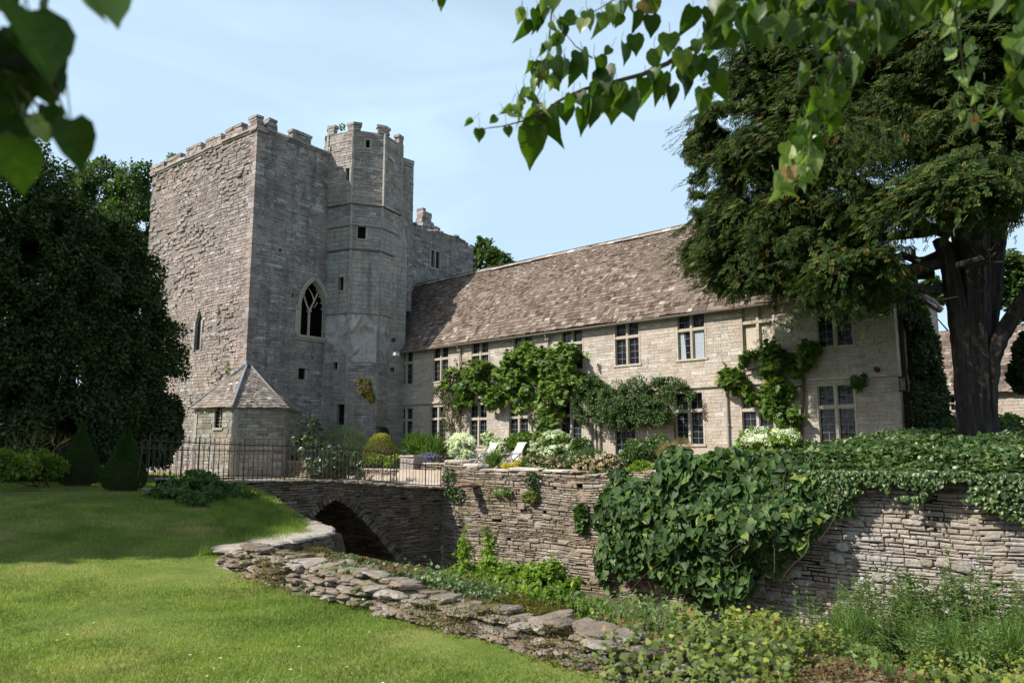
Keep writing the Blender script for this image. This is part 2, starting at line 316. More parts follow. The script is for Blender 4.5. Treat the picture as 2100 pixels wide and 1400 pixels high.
def ground_mat(name, stops, sc, bump=.5, fine=60):
    m, t, o = new_mat(name); p = geo_pos(t); r = ramp(t, stops); f = noise(t, p, sc, 9, .32, .68, .4, .68); t.links.new(f, r.inputs[0])
    c = mixc(t, r.outputs[0], mixc(t, r.outputs[0], (.5, .5, .5), 1., 'MULTIPLY'), noise(t, p, fine, 5, .4, .7))
    b = nd(t, "ShaderNodeBsdfPrincipled", i_Roughness=.95); b.inputs['Specular IOR Level'].default_value = .1; t.links.new(c, b.inputs['Base Color'])
    n2 = nd(t, "ShaderNodeTexNoise", i_Scale=fine, i_Detail=6); t.links.new(p, n2.inputs['Vector'])
    bp = nd(t, "ShaderNodeBump", i_Strength=bump, i_Distance=.03); t.links.new(n2.outputs[0], bp.inputs['Height']); t.links.new(bp.outputs[0], b.inputs['Normal'])
    t.links.new(b.outputs[0], o.inputs[0]); return m
M['lawn'] = ground_mat('lawn', [(0, (.1,.15,.03)), (.35, (.15,.2,.04)), (.6, (.2,.235,.06)), (.85, (.28,.26,.09)), (1, (.33,.27,.12))], .8)
M['soil'] = ground_mat('soil', [(0, (.06,.045,.03)), (.5, (.12,.09,.06)), (1, (.2,.16,.11))], 2.5)
M['gravel'] = ground_mat('gravel', [(0, (.36,.29,.22)), (.5, (.46,.38,.3)), (1, (.55,.47,.38))], 2.5, .8, 90)
M['meadow'] = ground_mat('meadow', [(0, (.06,.1,.02)), (1, (.12,.16,.04))], .3)
# ------------------------------------------------------------------ generators
from mathutils import Matrix
def rebase(o, loc):
    o.data.transform(Matrix.Translation(-Vector(loc))); o.location = loc; return o
class Fr:
    'vertical wall frame: u to the right seen from outside, w outward, z up'
    def __init__(s, o, yaw): s.o = np.array([o[0], o[1], 0.]); a = radians(yaw); s.U = np.array([cos(a), sin(a), 0.]); s.W = np.array([sin(a), -cos(a), 0.])
    def p(s, u, w, z): return s.o + s.U * u + s.W * w + np.array([0, 0, z])
    def arr(s, A): A = np.asarray(A, float); return s.o + A[:, :1] * s.U + A[:, 1:2] * s.W + A[:, 2:3] * np.array([0, 0, 1.])
def free_spans(x0, x1, za, zb, holes):
    sp = [(x0, x1)]
    for h in holes:
        if callable(h): q = h((za + zb) / 2)
        else: q = (h[0], h[1]) if (h[2] < zb - .01 and h[3] > za + .01) else None
        if q is None: continue
        ns = []
        for a, b in sp:
            if q[1] <= a or q[0] >= b: ns.append((a, b)); continue
            if q[0] > a: ns.append((a, q[0]))
            if q[1] < b: ns.append((q[1], b))
        sp = ns
    return sp
STF = np.array([[0,1,5,4],[1,2,6,5],[2,3,7,6],[3,0,4,7],[4,5,9,8],[5,6,10,9],[6,7,11,10],[7,4,8,11],[8,9,10,11]])
def stones(mb, fr, x0, x1, z0, z1, ch=(.1, .16), ln=(.2, .5), holes=(), dep=.03, dj=.02, gap=.012, cham=.02, wav=0., jit=.006, relief=None, m=0, big=0., top=None, quoin=None, missing=0.):
    'courses of individual stones on the wall plane; each stone is a chamfered block standing proud of it'
    fixed = sorted({h[2] for h in holes if not callable(h)} | {h[3] for h in holes if not callable(h)})
    z = z0; L = []; k = 0
    while z < z1 - .02:
        zn = min(z + random.uniform(*ch), z1)
        for fz in fixed:
            if z + .02 < fz < zn + .05 and fz <= z1: zn = fz; break
        if z1 - zn < .04: zn = z1
        for a, b in free_spans(x0, x1, z, zn, holes):
            x = a
            while x < b - .001:
                l = random.uniform(*ln) * (1 + .6 * (zn - z) / max(ch[1], .01) - .3)
                if quoin and (x == x0 or True) and x < x0 + .01: l = quoin[k % 2]
                e = x + l
                if b - e < ln[0] * .6: e = b
                if not (missing and random.random() < missing): L.append((x, e, z, zn))
                x = e
        z = zn; k += 1
    A = np.array(L)
    if top is not None: A = A[A[:, 3] <= np.array([top(x) for x in (A[:, 0] + A[:, 1]) / 2]) + .02]
    n = len(A); g = gap / 2
    cx = (A[:, 0] + A[:, 1]) / 2; cz = (A[:, 2] + A[:, 3]) / 2
    d = dep + rng.uniform(-dj, dj, n)
    if relief is not None: d = d + relief(cx, cz, n)
    c = np.minimum(cham, np.minimum(A[:, 1] - A[:, 0], A[:, 3] - A[:, 2]) * .3)
    V = np.zeros((n, 12, 3)); sx = [0, 1, 1, 0]; sz = [0, 0, 1, 1]
    for j in range(4):
        X = (A[:, 1] - g if sx[j] else A[:, 0] + g); Z = (A[:, 3] - g if sz[j] else A[:, 2] + g)
        jx = rng.uniform(-jit, jit, n); jz = rng.uniform(-jit, jit, n)
        ix = -c if sx[j] else c; iz = -c if sz[j] else c
        V[:, j] = np.stack([X + jx, np.full(n, -.06), Z + jz], 1)
        V[:, 4 + j] = np.stack([X + jx, d - c * .8, Z + jz], 1)
        V[:, 8 + j] = np.stack([X + ix + jx, d + rng.uniform(-jit, jit, n), Z + iz + jz], 1)
    V = V.reshape(-1, 3)
    if wav: V[:, 2] += wav * noise3(np.stack([V[:, 0], V[:, 2], 0 * V[:, 0]], 1), .8) + wav * .5 * noise3(np.stack([V[:, 0], V[:, 2], 0 * V[:, 0] + 7], 1), 2.5)
    F = (STF[None] + (np.arange(n) * 12)[:, None, None]).reshape(-1, 4)
    R = np.repeat(np.clip(rng.normal(.5, .24, n), 0, 1), 12)
    mb.add(fr.arr(V), F, R, m)
def backing(mb, fr, x0, x1, z0, z1, holes=(), w=0., m=1, step=.15):
    zs = sorted({z0, z1} | {min(max(z, z0), z1) for h in holes if not callable(h) for z in h[2:4]})
    if any(callable(h) for h in holes): zs = sorted(set(zs) | set(np.arange(z0, z1, step)))
    for a, b in zip(zs[:-1], zs[1:]):
        for p, q in free_spans(x0, x1, a, b, holes): mb.quad(fr.p(p, w, a), fr.p(q, w, a), fr.p(q, w, b), fr.p(p, w, b), .5, m)
# rough slab: a rounded box of 4x3x2 cells, displaced by noise
def _slab_template(nx=5, ny=4, nz=3):
    P = {}; V = []; F = []
    def vid(i, j, k):
        if (i, j, k) not in P:
            P[(i, j, k)] = len(V); V.append([2 * i / nx - 1, 2 * j / ny - 1, 2 * k / nz - 1])
        return P[(i, j, k)]
    for i in range(nx):
        for j in range(ny):
            F.append([vid(i, j, 0), vid(i, j + 1, 0), vid(i + 1, j + 1, 0), vid(i + 1, j, 0)]); F.append([vid(i, j, nz), vid(i + 1, j, nz), vid(i + 1, j + 1, nz), vid(i, j + 1, nz)])
    for i in range(nx):
        for k in range(nz):
            F.append([vid(i, 0, k), vid(i + 1, 0, k), vid(i + 1, 0, k + 1), vid(i, 0, k + 1)]); F.append([vid(i, ny, k), vid(i, ny, k + 1), vid(i + 1, ny, k + 1), vid(i + 1, ny, k)])
    for j in range(ny):
        for k in range(nz):
            F.append([vid(0, j, k), vid(0, j, k + 1), vid(0, j + 1, k + 1), vid(0, j + 1, k)]); F.append([vid(nx, j, k), vid(nx, j + 1, k), vid(nx, j + 1, k + 1), vid(nx, j, k + 1)])
    V = np.array(V); r = (np.abs(V) ** 5).sum(1) ** (1 / 5.); V = V / np.maximum(r, .75)[:, None]
    return V, np.array(F)
SLV, SLF = _slab_template()
def slab(mb, c, half, yaw=0., tilt=(0, 0), amp=.12, r=None, m=0):
    s = rng.uniform(0, 500, 3); h = np.array(half, float)
    V = SLV * h; q = noise3(SLV * 1.3 + s, 1.) ; q2 = noise3(SLV * 3.1 + s, 1.)
    V = V * (1 + amp * q[:, None] + amp * .5 * q2[:, None]) + rng.normal(size=V.shape) * h * .035; a, b, g = tilt[0], tilt[1], yaw
    Rm = np.array(Matrix.Rotation(g, 3, 'Z') @ Matrix.Rotation(b, 3, 'Y') @ Matrix.Rotation(a, 3, 'X'))
    mb.add(V @ Rm.T + np.array(c), SLF, random.random() if r is None else r, m)

# ---- leaf templates: x across, y towards the tip, z the face normal
T_LEAF = (np.array([[0,0,0],[-.33,.45,.09],[0,1,-.06],[.33,.45,.09]]), np.array([[0,2,1],[0,3,2]]))
T_OVAL = (np.array([[0,0,0],[-.3,.3,.07],[-.27,.65,.06],[0,1,-.08],[.27,.65,.06],[.3,.3,.07]]), np.array([[0,3,2,1],[0,5,4,3]]))
T_HEART = (np.array([[0,0,0],[-.26,-.1,.05],[-.47,.06,.1],[-.5,.32,.11],[-.36,.62,.06],[-.14,.86,-.02],[0,1.08,-.12],[.14,.86,-.02],[.36,.62,.06],[.5,.32,.11],[.47,.06,.1],[.26,-.1,.05],[0,.5,0.]]),
           [np.array([[0,12,3,2],[12,6,5,4],[0,10,9,12],[12,8,7,6]]), np.array([[0,2,1],[12,4,3],[0,11,10],[12,9,8]])])
def _bend(T, fold, tip, tw=0.):
    V = T[0].copy(); V[:, 2] = np.abs(V[:, 0]) * fold - tip * V[:, 1] ** 2 + tw * V[:, 0] * V[:, 1]; V[:, 0] *= 1 - .35 * min(fold, 1.); return V, T[1]
T_HEARTS = [T_HEART, _bend(T_HEART, .75, .35, .5), _bend(T_HEART, .35, .7, -.5), _bend(T_HEART, 1.1, .15, 0.), _bend(T_HEART, .2, .3, .9)]
def _multi(items):
    V = []; F = []
    for Vt, Ft in items: F.append(Ft + sum(len(v) for v in V)); V.append(Vt)
    return np.concatenate(V), np.concatenate(F)
def _leaflet(x, y, ang, L, w, z=0., dz=0.):
    d = np.array([sin(ang), cos(ang)]); q = np.array([d[1], -d[0]])
    b = np.array([x, y]); t = b + d * L; m = b + d * L * .45
    return np.array([[*b, z], [*(m - q * w), z + .02 + dz * .5], [*t, z + dz], [*(m + q * w), z + .02 + dz * .5]]), np.array([[0,2,1],[0,3,2]])
T_PINN = _multi([_leaflet(0, y, s * 1.15, .3, .06, 0, -.06) for y in (.1, .32, .54, .76) for s in (-1, 1)] + [_leaflet(0, .8, 0, .3, .06, 0, -.05)])
T_YEW = _multi([(np.array([[0,y,0],[s*.38,y+.2,-.05+.03*((i*7)%3)],[s*.26,y+.33,-.09]]), np.array([[0,1,2]]) if s > 0 else np.array([[0,2,1]])) for i, y in enumerate((0, .2, .4, .6)) for s in (-1, 1)] + [(np.array([[-.05,.72,0],[.05,.72,0],[0,1.05,-.05]]), np.array([[0,1,2]]))])
T_STAR = _multi([_leaflet(0, 0, a, .5, .17, 0, .12) for a in (0, 1.257, 2.513, 3.77, 5.027)])
T_PALM = _multi([_leaflet(0, .15, a, .75, .2, 0, -.05) for a in (-1.1, -.45, .45, 1.1)] + [_leaflet(0, .1, 0, .9, .22, 0, -.05)])
T_BLADE = (np.array([[-.03,0,0],[.03,0,0],[.025,.55,.04],[-.025,.55,.04],[0,1,.22]]), [np.array([[0,1,2,3]]), np.array([[3,2,4]])])
def unit(A): return A / (np.linalg.norm(A, axis=1)[:, None] + 1e-9)
def scatter(mb, tpl, C, D, Nn, S, r=None, m=0, wid=1.):
    'copies of a leaf template at C, tip towards D, face normal near Nn, length S'
    C = np.asarray(C, float); n = len(C)
    if n == 0: return
    D = unit(np.asarray(D, float)); X = unit(np.cross(D, Nn)); Z = np.cross(X, D)
    Vt, Ft = tpl; S = np.broadcast_to(np.asarray(S, float), (n,))
    V = C[:, None] + S[:, None, None] * (wid * Vt[None, :, :1] * X[:, None] + Vt[None, :, 1:2] * D[:, None] + Vt[None, :, 2:3] * Z[:, None])
    R = np.clip(rng.normal(.5, .24, n), 0, 1) if r is None else np.broadcast_to(np.asarray(r, float), (n,))
    k = len(Vt); V = V.reshape(-1, 3); R = np.repeat(R, k); off = (np.arange(n) * k)[:, None, None]
    Fs = Ft if isinstance(Ft, list) else [Ft]
    base = mb.n; mb.V.append(V); mb.R.append(R); mb.n += len(V)
    for f in Fs:
        ff = (f[None] + off).reshape(-1, f.shape[1]) + base; mb.F.append(ff); mb.M.append(np.full(len(ff), m, np.int32))
def rdir(n): return unit(rng.normal(size=(n, 3)))
def blob_points(blobs, n, shell=(.55, 1.), rough=.35, clump=2.2, thresh=-.25, upper=None):
    'points in the outer shell of lumpy ellipsoids, thinned into clumps with gaps; returns points and outward directions'
    vol = np.array([(b[3] * b[4] * b[5]) ** (2 / 3) for b in blobs]); pr = vol / vol.sum(); P = []; O = []; got = 0
    while got < n:
        k = int((n - got) * 1.7) + 200; w = rng.choice(len(blobs), k, p=pr); B = np.array([b[:6] for b in blobs])[w]
        d = rdir(k); rr = rng.uniform(*shell, k) ** .6
        rr = rr * (1 + rough * noise3(d * 1.6 + w[:, None] * 3.7, 1.) + rough * .5 * noise3(d * 4 + w[:, None], 1.))
        p = B[:, :3] + d * B[:, 3:6] * rr[:, None]
        keep = noise3(p, clump) > thresh
        if upper is not None: keep &= p[:, 2] > upper
        P.append(p[keep]); O.append(unit(d / B[:, 3:6])[keep]); got += keep.sum()
    return np.concatenate(P)[:n], np.concatenate(O)[:n]
def foliage(mb, blobs, n, size, tpl=T_LEAF, droop=.3, up=.5, shell=(.55, 1.), rough=.35, clump=2.2, thresh=-.25, m=0, upper=None, sj=.35, wid=1., r=None):
    p, o = blob_points(blobs, n, shell, rough, clump, thresh, upper)
    D = unit(o * .6 + rdir(n) * .9 + np.array([0, 0, -droop])); Nn = unit(o * .7 + rdir(n) * .6 + np.array([0, 0, up]))
    s = size * rng.uniform(1 - sj, 1 + sj, n); scatter(mb, tpl, p, D, Nn, s, r, m, wid)
def limb(mb, a, b, r0, r1, k=7, bend=.25, seg=6, sag=0., rough=.1, m=0):
    a = np.array(a, float); b = np.array(b, float); L = np.linalg.norm(b - a); off = rng.normal(size=3) * bend * L * .3
    pts = []
    for i in range(seg + 1):
        t = i / seg; pts.append(a + (b - a) * t + off * sin(pi * t) + np.array([0, 0, -sag * L * sin(pi * t)]) + (rng.normal(size=3) * .02 * L if 0 < i < seg else 0))
    mb.tube(pts, np.linspace(r0, r1, seg + 1), k, m=m, rough=rough); return pts

# ------------------------------------------------------------------ the ground: one height field, split by what covers it
def sst(x, a, b): x = np.clip((x - a) / (b - a), 0, 1); return x * x * (3 - 2 * x)
EDGE_T = [-60, -27.6, -27.5, -19.5, -11.8, -11.2, -10.4, -3.5, 3, 30]; EDGE_N = [11.2, 11.2, 11.2, 11.0, 8.2, 7.2, 5.5, 5.0, 4.6, 4.2]
def edge(t): return np.interp(t, EDGE_T, EDGE_N)
def H(t, n):
    t = np.asarray(t, float); n = np.asarray(n, float)
    lawn = -1.65 + .68 * sst(-t, 8.5, 21) + .08 * np.sin(t * .35) * sst(-t, 12, 20)
    d = n - edge(t)
    bank = -1.44 - .1 * sst(t, -8.5, -4.5) - .1 * sst(d, 0, 1) - .5 * sst(d, .8, 3.2) - 1.1 * sst(d, 2.8, 6) - 1.05 * sst(d, 5.5, 8.5)
    cliff = -1.5 - 2.5 * sst(d, .15, .9)
    w = sst(-t, 10.2, 11.4); moat = bank * (1 - w) + cliff * w
    moat = moat + (-1.2 - moat) * sst(-t, 23.5, 27.4)
    z = np.where(d > 0, moat, lawn)
    yard = -1.2
    west = (t < -27.5) & (n > 11.2) & (n < 19.6)
    z = np.where(west, lawn + (yard - lawn) * sst(n, 11.2, 15), z)
    garden = -.75 + .42 * sst(t, -13, -8) + .12 * sst(n, 23, 27)
    garden = garden + sst(t, -9.5, -6.5) * (.1 + .45 * sst(n, 18, 25) + .45 * sst(n, 26, 40))
    z = np.where(n > 18.3, garden, z)
    z = np.where((n > 17.9) & (n < 19.6) & (t < -19.5), yard, z)
    
    return z
def h1(t, n): return float(H(np.array([t]), np.array([n]))[0])
xs = np.concatenate([np.arange(-64, -30, .5), np.arange(-30, 6, .2), np.arange(6, 30.1, .5)]); ys = np.concatenate([np.arange(-14, 0, .5), np.arange(0, 30, .2), np.arange(30, 60.1, .6)])
X, Y = np.meshgrid(xs, ys, indexing='ij'); Z = H(X, Y)
Z = Z + .035 * noise3(np.stack([X.ravel(), Y.ravel(), 0 * X.ravel()], 1), .6).reshape(X.shape)
G = np.stack([X, Y, Z], -1); nx_, ny_ = X.shape
I = np.arange(nx_ * ny_).reshape(nx_, ny_); Q = np.stack([I[:-1, :-1], I[1:, :-1], I[1:, 1:], I[:-1, 1:]], -1).reshape(-1, 4)
cx = (X[:-1, :-1] + X[1:, 1:]) .ravel() / 2; cy = (Y[:-1, :-1] + Y[1:, 1:]).ravel() / 2
is_moat = (cy > edge(cx) - .1) & (cy < np.where(cx < -19.5, 17.9, 18.5)) & (cx > -27.5)
is_path = ((cx < -19.6) & (cx > -22.4) & (cy > 8.2) & (cy <= edge(cx))) | ((cx < -19.5) & (cx > -36) & (cy > 15.5) & (cy < 19.7) & ~is_moat)
is_gard = (cy >= 18) & ~is_path & ~is_moat
is_lawn = ~(is_moat | is_path | is_gard)
for nm, msk, mat in (("lawn", is_lawn, 'lawn'), ("ditch_ground", is_moat, 'soil'), ("path", is_path, 'gravel'), ("garden_ground", is_gard, 'soil')):
    q = Q[msk]; u, inv = np.unique(q, return_inverse=True); b = MB(); b.add(G.reshape(-1, 3)[u], inv.reshape(-1, 4), .5)
    tag(b.build(nm, M[mat], smooth=True), kind='structure')
b = MB()
def ring(x0, x1, y0, y1, z): return [[x0, y0, z], [x1, y0, z], [x1, y1, z], [x0, y1, z]]
b.add(ring(-64, 30, -14, 60, -1.75) + ring(-2000, 2000, -2000, 2000, -6.), [[0, 1, 5, 4], [1, 2, 6, 5], [2, 3, 7, 6], [3, 0, 4, 7]], .5)
tag(b.build('ground', M['meadow']), kind='structure')
# ------------------------------------------------------------------ the castle tower
TY = 4.0; TC = np.array([-34.26, 18.5, 0.]); a = radians(TY); TW, TE = 10.75, 9.2     # yaw, the near corner, lengths of the south and east faces
SFr = Fr(TC - np.array([cos(a), sin(a), 0]) * TW, TY); EFr = Fr(TC, TY + 90)
TB, TT = -1.4, 16.2
tower = thing('stone_tower', 'tall square ruined stone tower with broken battlements and an arched window', 'tower')
def u_of(fr, p): return float((np.array(p) - fr.o) @ fr.U)
def onfr(fr, px, py):
    r = _ray(px, py); s = (fr.o @ fr.W) / (r @ fr.W); q = r * s; return u_of(fr, q), q[2]
sl = onfr(SFr, 399, 720); sl2 = onfr(SFr, 411, 720); slt = onfr(SFr, 405, 632)
slit_u0, slit_u1, slit_z0, slit_z1 = sl[0], sl2[0], sl[1], slt[1]
def slit_hole(z):
    if z < slit_z0 or z > slit_z1: return None
    c = (slit_u0 + slit_u1) / 2; h = (slit_u1 - slit_u0) / 2
    if z > slit_z1 - .7: h *= (slit_z1 - z) / .7
    return (c - h, c + h)
gw0 = onfr(EFr, 614, 690); gw1 = onfr(EFr, 667, 690); gap_ = onfr(EFr, 645, 575)
gu0, gu1, gz0, gz1 = gw0[0], gw1[0], (gw0[1] + gw1[1]) / 2, gap_[1]; gc = (gu0 + gu1) / 2; gh = (gu1 - gu0) / 2; gs = gz1 - 1.55    # springing
def arch_half(z, h=gh, zs=gs, zt=gz1):
    if z <= zs: return h
    k = zt - zs; R = (h * h + k * k) / (2 * h); d = z - zs
    return max(0., sqrt(max(R * R - d * d, 0)) - (R - h))
def goth_hole(z):
    if z < gz0 or z > gz1: return None
    q = arch_half(z); return (gc - q, gc + q)
def eh(x0, y0, x1, y1):
    p = onfr(EFr, x0, y1); q = onfr(EFr, x1, y1); r = onfr(EFr, x0, y0); return (p[0], q[0], p[1], r[1])
E_small = [eh(611, 754, 634, 777), eh(571, 509, 577, 517), eh(598, 601, 603, 609), eh(638, 729, 642, 736), eh(516, 637, 520, 643)]
def reliefS(u, z, n):
    p = np.stack([u, z * 1.0, 0 * u], 1); m_ = noise3(p, .45) + .5 * noise3(p + 9, 1.1) + .35 * sst(z, 6, 11) - .35 * sst(-z, -5, 0) - .5 * sst(u, TW - .9, TW - .2) + .35 * sst(-u, -3, -1)
    k = sst(m_, .0, .6); return k * (rng.uniform(-.075, .055, n) + .05 * noise3(p + 3, 2.2))
mb = MB()
stones(mb, SFr, 0, TW, TB, TT, (.08, .2), (.12, .45), [slit_hole], .03, .011, .01, .024, .05, .012, relief=reliefS)
backing(mb, SFr, 0, TW, TB, TT, [slit_hole], -.02, 2)
def reliefE(u, z, n):
    p = np.stack([u, z, 0 * u + 5], 1); k = sst(noise3(p, .5) - .1, 0, .5); return k * rng.uniform(-.035, .03, n)
stones(mb, EFr, 0, TE, TB, TT, (.09, .19), (.14, .6), [goth_hole] + E_small, .02, .009, .007, .014, .05, .009, relief=reliefE, m=1)
backing(mb, EFr, 0, TE, TB, TT, [goth_hole] + E_small, -.01, 2)
def tw(u, v, z):   # u west along the south face from the corner, v north along the east face
    return TC + np.array([-cos(a), -sin(a), 0]) * u + np.array([-sin(a), cos(a), 0]) * v + np.array([0, 0, z])
TA = [np.array([-cos(a), -sin(a), 0]), np.array([-sin(a), cos(a), 0]), np.array([0, 0, 1.])]
# west and north faces, quoins at the corner, floor of the roof
WF = Fr(tw(TW, TE, 0), TY - 90); NF = Fr(tw(0, TE, 0), TY + 180)
for f, L in ((WF, TE), (NF, TW)): stones(mb, f, 0, L, TB, TT, (.14, .24), (.3, .6), [], .03, .02, .02, .02); backing(mb, f, 0, L, TB, TT, [], -.02, 2)
mb.quad(tw(0, 0, TT - .3), tw(0, TE, TT - .3), tw(TW, TE, TT - .3), tw(TW, 0, TT - .3), .5, 2)
z = TB
k = 0
while z < TT - .1:
    h = random.uniform(.2, .32); L = (.5, .28) if k % 2 else (.28, .5)
    mb.obox(tw(L[0] / 2 - .045, L[1] / 2 - .045, z + h / 2), (L[0] / 2, L[1] / 2, h / 2 - .008), TA, m=0, jit=.008); z += h; k += 1
mb.build('wall', [M['tower'], M['towerE'], M['mortar']], tower)
# cornice and merlons
mb = MB(); 
for (f, L, mm) in ((SFr, TW, 0), (EFr, TE, 1), (WF, TE, 0), (NF, TW, 0)):
    x = -.15
    while x < L + .15:
        l = random.uniform(.5, 1.); e = min(x + l, L + .15); dz = .03 * n1(x, L)
        w = .16 + random.uniform(-.04, .03)
        for (z0_, z1_, ww) in ((TT, TT + .12, w), (TT - .1, TT + .002, w * .55)):
            V = [f.p(q, wv, zz + dz) for zz in (z0_, z1_) for q, wv in ((x + .005, -.5), (e - .005, -.5), (e - .005, ww), (x + .005, ww))]
            mb.add(V, [[0,3,2,1][::-1],[4,5,6,7],[0,1,5,4],[1,2,6,5],[2,3,7,6],[3,0,4,7]], random.random(), mm)
        x = e
mb.build('cornice', [M['tower'], M['towerE']], tower)
def merlon(fr, u0, u1, h, m, dz=0., th=.45):
    q = MB(); h *= .78; z = TT + .12; k = int(max(2, round(h / .16)))
    for i in range(k):
        zz = z + i * h / k; ins = .04 * i * random.random(); x = u0 + ins
        if i == k - 1: x -= .05
        e1 = u1 - ins + (.05 if i == k - 1 else 0)
        while x < e1 - .01:
            l = random.uniform(.25, .5); e = x + l
            if e1 - e < .15: e = e1
            c = fr.p((x + e) / 2, -th / 2 + .1 + (.04 if i == k - 1 else 0), zz + h / k / 2 + dz)
            q.obox(c, ((e - x) / 2 - .008, th / 2, h / k / 2 - .006), (fr.U, fr.W, [0, 0, 1]), jit=.02); x = e
    q.build('merlon', M['tower'] if m == 0 else M['towerE'], tower)
for x0, x1, h in ((318, 345, .45), (350, 378, .5), (388, 418, .62), (427, 458, .6), (466, 500, .66), (511, 541, .8)):
    merlon(SFr, min(onfr(SFr, x0, 270)[0], TW), min(onfr(SFr, x1, 270)[0], TW + .05), h, 0)
for x0, x1, h in ((545, 566, .8), (597, 636, .68), (674, 704, .4)):
    merlon(EFr, max(onfr(EFr, x0, 290)[0], .42), onfr(EFr, x1, 300)[0], h, 1)
for u in (6.2, 8.): merlon(EFr, u, u + 1, .5, 1)
# slit window
mb = MB(); c = (slit_u0 + slit_u1) / 2
mb.quad(SFr.p(slit_u0 - .05, -.12, slit_z0 - .1), SFr.p(slit_u1 + .05, -.12, slit_z0 - .1), SFr.p(slit_u1 + .05, -.12, slit_z1), SFr.p(slit_u0 - .05, -.12, slit_z1), .5, 1)
for s in (0, 1):
    z = slit_z0
    while z < slit_z1 - .7:
        uu = slit_u0 if s == 0 else slit_u1; sg = -1 if s == 0 else 1
        mb.obox(SFr.p(uu + sg * .07, -.03, z + .2), (.07, .09, .195), (SFr.U, SFr.W, [0, 0, 1]), jit=.004); z += .4
    A = SFr.p((slit_u0 if s == 0 else slit_u1), .0, slit_z1 - .7); B = SFr.p(c, .0, slit_z1)
    mb.tube([A + SFr.W * -.12 + SFr.U * (-.07 if s == 0 else .07), B + SFr.W * -.12 + np.array([0, 0, .07])], .085, 6)
mb.build('slit_window', [M['ashlar'], M['dark']], tower)
# great arched window: moulded surround, mullion, tracery, dark room behind
mb = MB(); N_ = 26
def archpts(off, zb=None):
    pts = []; zb = gz0 if zb is None else zb
    for s in (-1, 1):
        q = []
        for i in range(N_ + 1):
            z = zb + (gz1 - zb) * i / N_
            q.append((gc + s * (arch_half(z) + off * (1 if z < gs else cos(min(1., (z - gs) / (gz1 - gs)) * 1.0))), z + (off * .75 * sst(np.array(z), gs, gz1) if z > gs else 0)))
        pts.append(q)
    return [pts[0], pts[1]]
for off, w, r_ in ((.06, .03, .075), (-.02, -.08, .05), (-.05, -.2, .05)):
    for q in archpts(off): mb.tube([EFr.p(u, w, z) for u, z in q], r_, 6)
for q in archpts(.17, gs - .1): mb.tube([EFr.p(u, .05, z) for u, z in q], .06, 6)
z = gz0
for s in (-1, 1):
    z = gz0
    while z < gs:
        mb.obox(EFr.p(gc + s * (gh + .17), -.03, z + .16), (.12 + .04 * random.random(), .06, .155), (EFr.U, EFr.W, [0, 0, 1])); z += .32
mb.obox(EFr.p(gc, -.1, gz0 - .07), (gh + .22, .24, .07), (EFr.U, EFr.W, [0, 0, 1]))
mb.obox(EFr.p(gc, .02, gz0 - .2), (gh + .3, .07, .05), (EFr.U, EFr.W, [0, 0, 1]))
win = mb.build('arched_window', M['dress'], tower, smooth=False)
mb = MB(); lc = gc - .12; ms = gs - .1
mb.tube([EFr.p(lc, -.22, gz0), EFr.p(lc, -.22, ms)], .075, 6); mb.obox(EFr.p(lc, -.22, ms), (.1, .1, .05), (EFr.U, EFr.W, [0, 0, 1]))
def curve(u0, z0_, u1, z1_, b_, r0=.055, r1=.045):
    pts = []
    for i in range(9):
        t = i / 8; pts.append(EFr.p(u0 + (u1 - u0) * t + b_ * sin(pi * t), -.22, z0_ + (z1_ - z0_) * t))
    mb.tube(pts, np.linspace(r0, r1, 9), 6)
curve(lc, ms, lc + .55, ms + 1.15, .02); curve(lc, ms, lc - .42, ms + .95, -.04); curve(lc + .28, ms + .62, lc - .08, ms + 1.2, .06, .045, .02); curve(lc + .5, ms + .55, lc + .28, ms + .2, .03, .03, .012)
curve(lc - .5, ms + .55, lc - .3, ms + .95, -.02, .035, .02)
for q in range(4):
    zz = gs + .1 + q * .33; uu = gc + arch_half(zz) - .05; curve(uu, zz + .1, uu - .17, zz - .02, .02, .05, .02)
mb.build('tracery', M['dress'], win)
mb = MB(); D_ = 1.6
for A_2, B_2 in (((gc - gh - .1, gz0 - .1), (gc - gh - .1, gz1)), ((gc + gh + .1, gz0 - .1), (gc + gh + .1, gz1))):
    mb.quad(EFr.p(A_2[0], -.24, A_2[1]), EFr.p(A_2[0], -D_, A_2[1]), EFr.p(A_2[0], -D_, B_2[1]), EFr.p(A_2[0], -.24, B_2[1]))
mb.quad(EFr.p(gc - gh - .1, -D_, gz0 - .1), EFr.p(gc + gh + .1, -D_, gz0 - .1), EFr.p(gc + gh + .1, -D_, gz1), EFr.p(gc - gh - .1, -D_, gz1))
mb.quad(EFr.p(gc - gh - .1, -.24, gz0 - .1), EFr.p(gc + gh + .1, -.24, gz0 - .1), EFr.p(gc + gh + .1, -D_, gz0 - .1), EFr.p(gc - gh - .1, -D_, gz0 - .1))
mb.quad(EFr.p(gc - gh - .1, -.24, gz1), EFr.p(gc + gh + .1, -.24, gz1), EFr.p(gc + gh + .1, -D_, gz1), EFr.p(gc - gh - .1, -D_, gz1))
mb.build('dark_room', M['dark'], win)
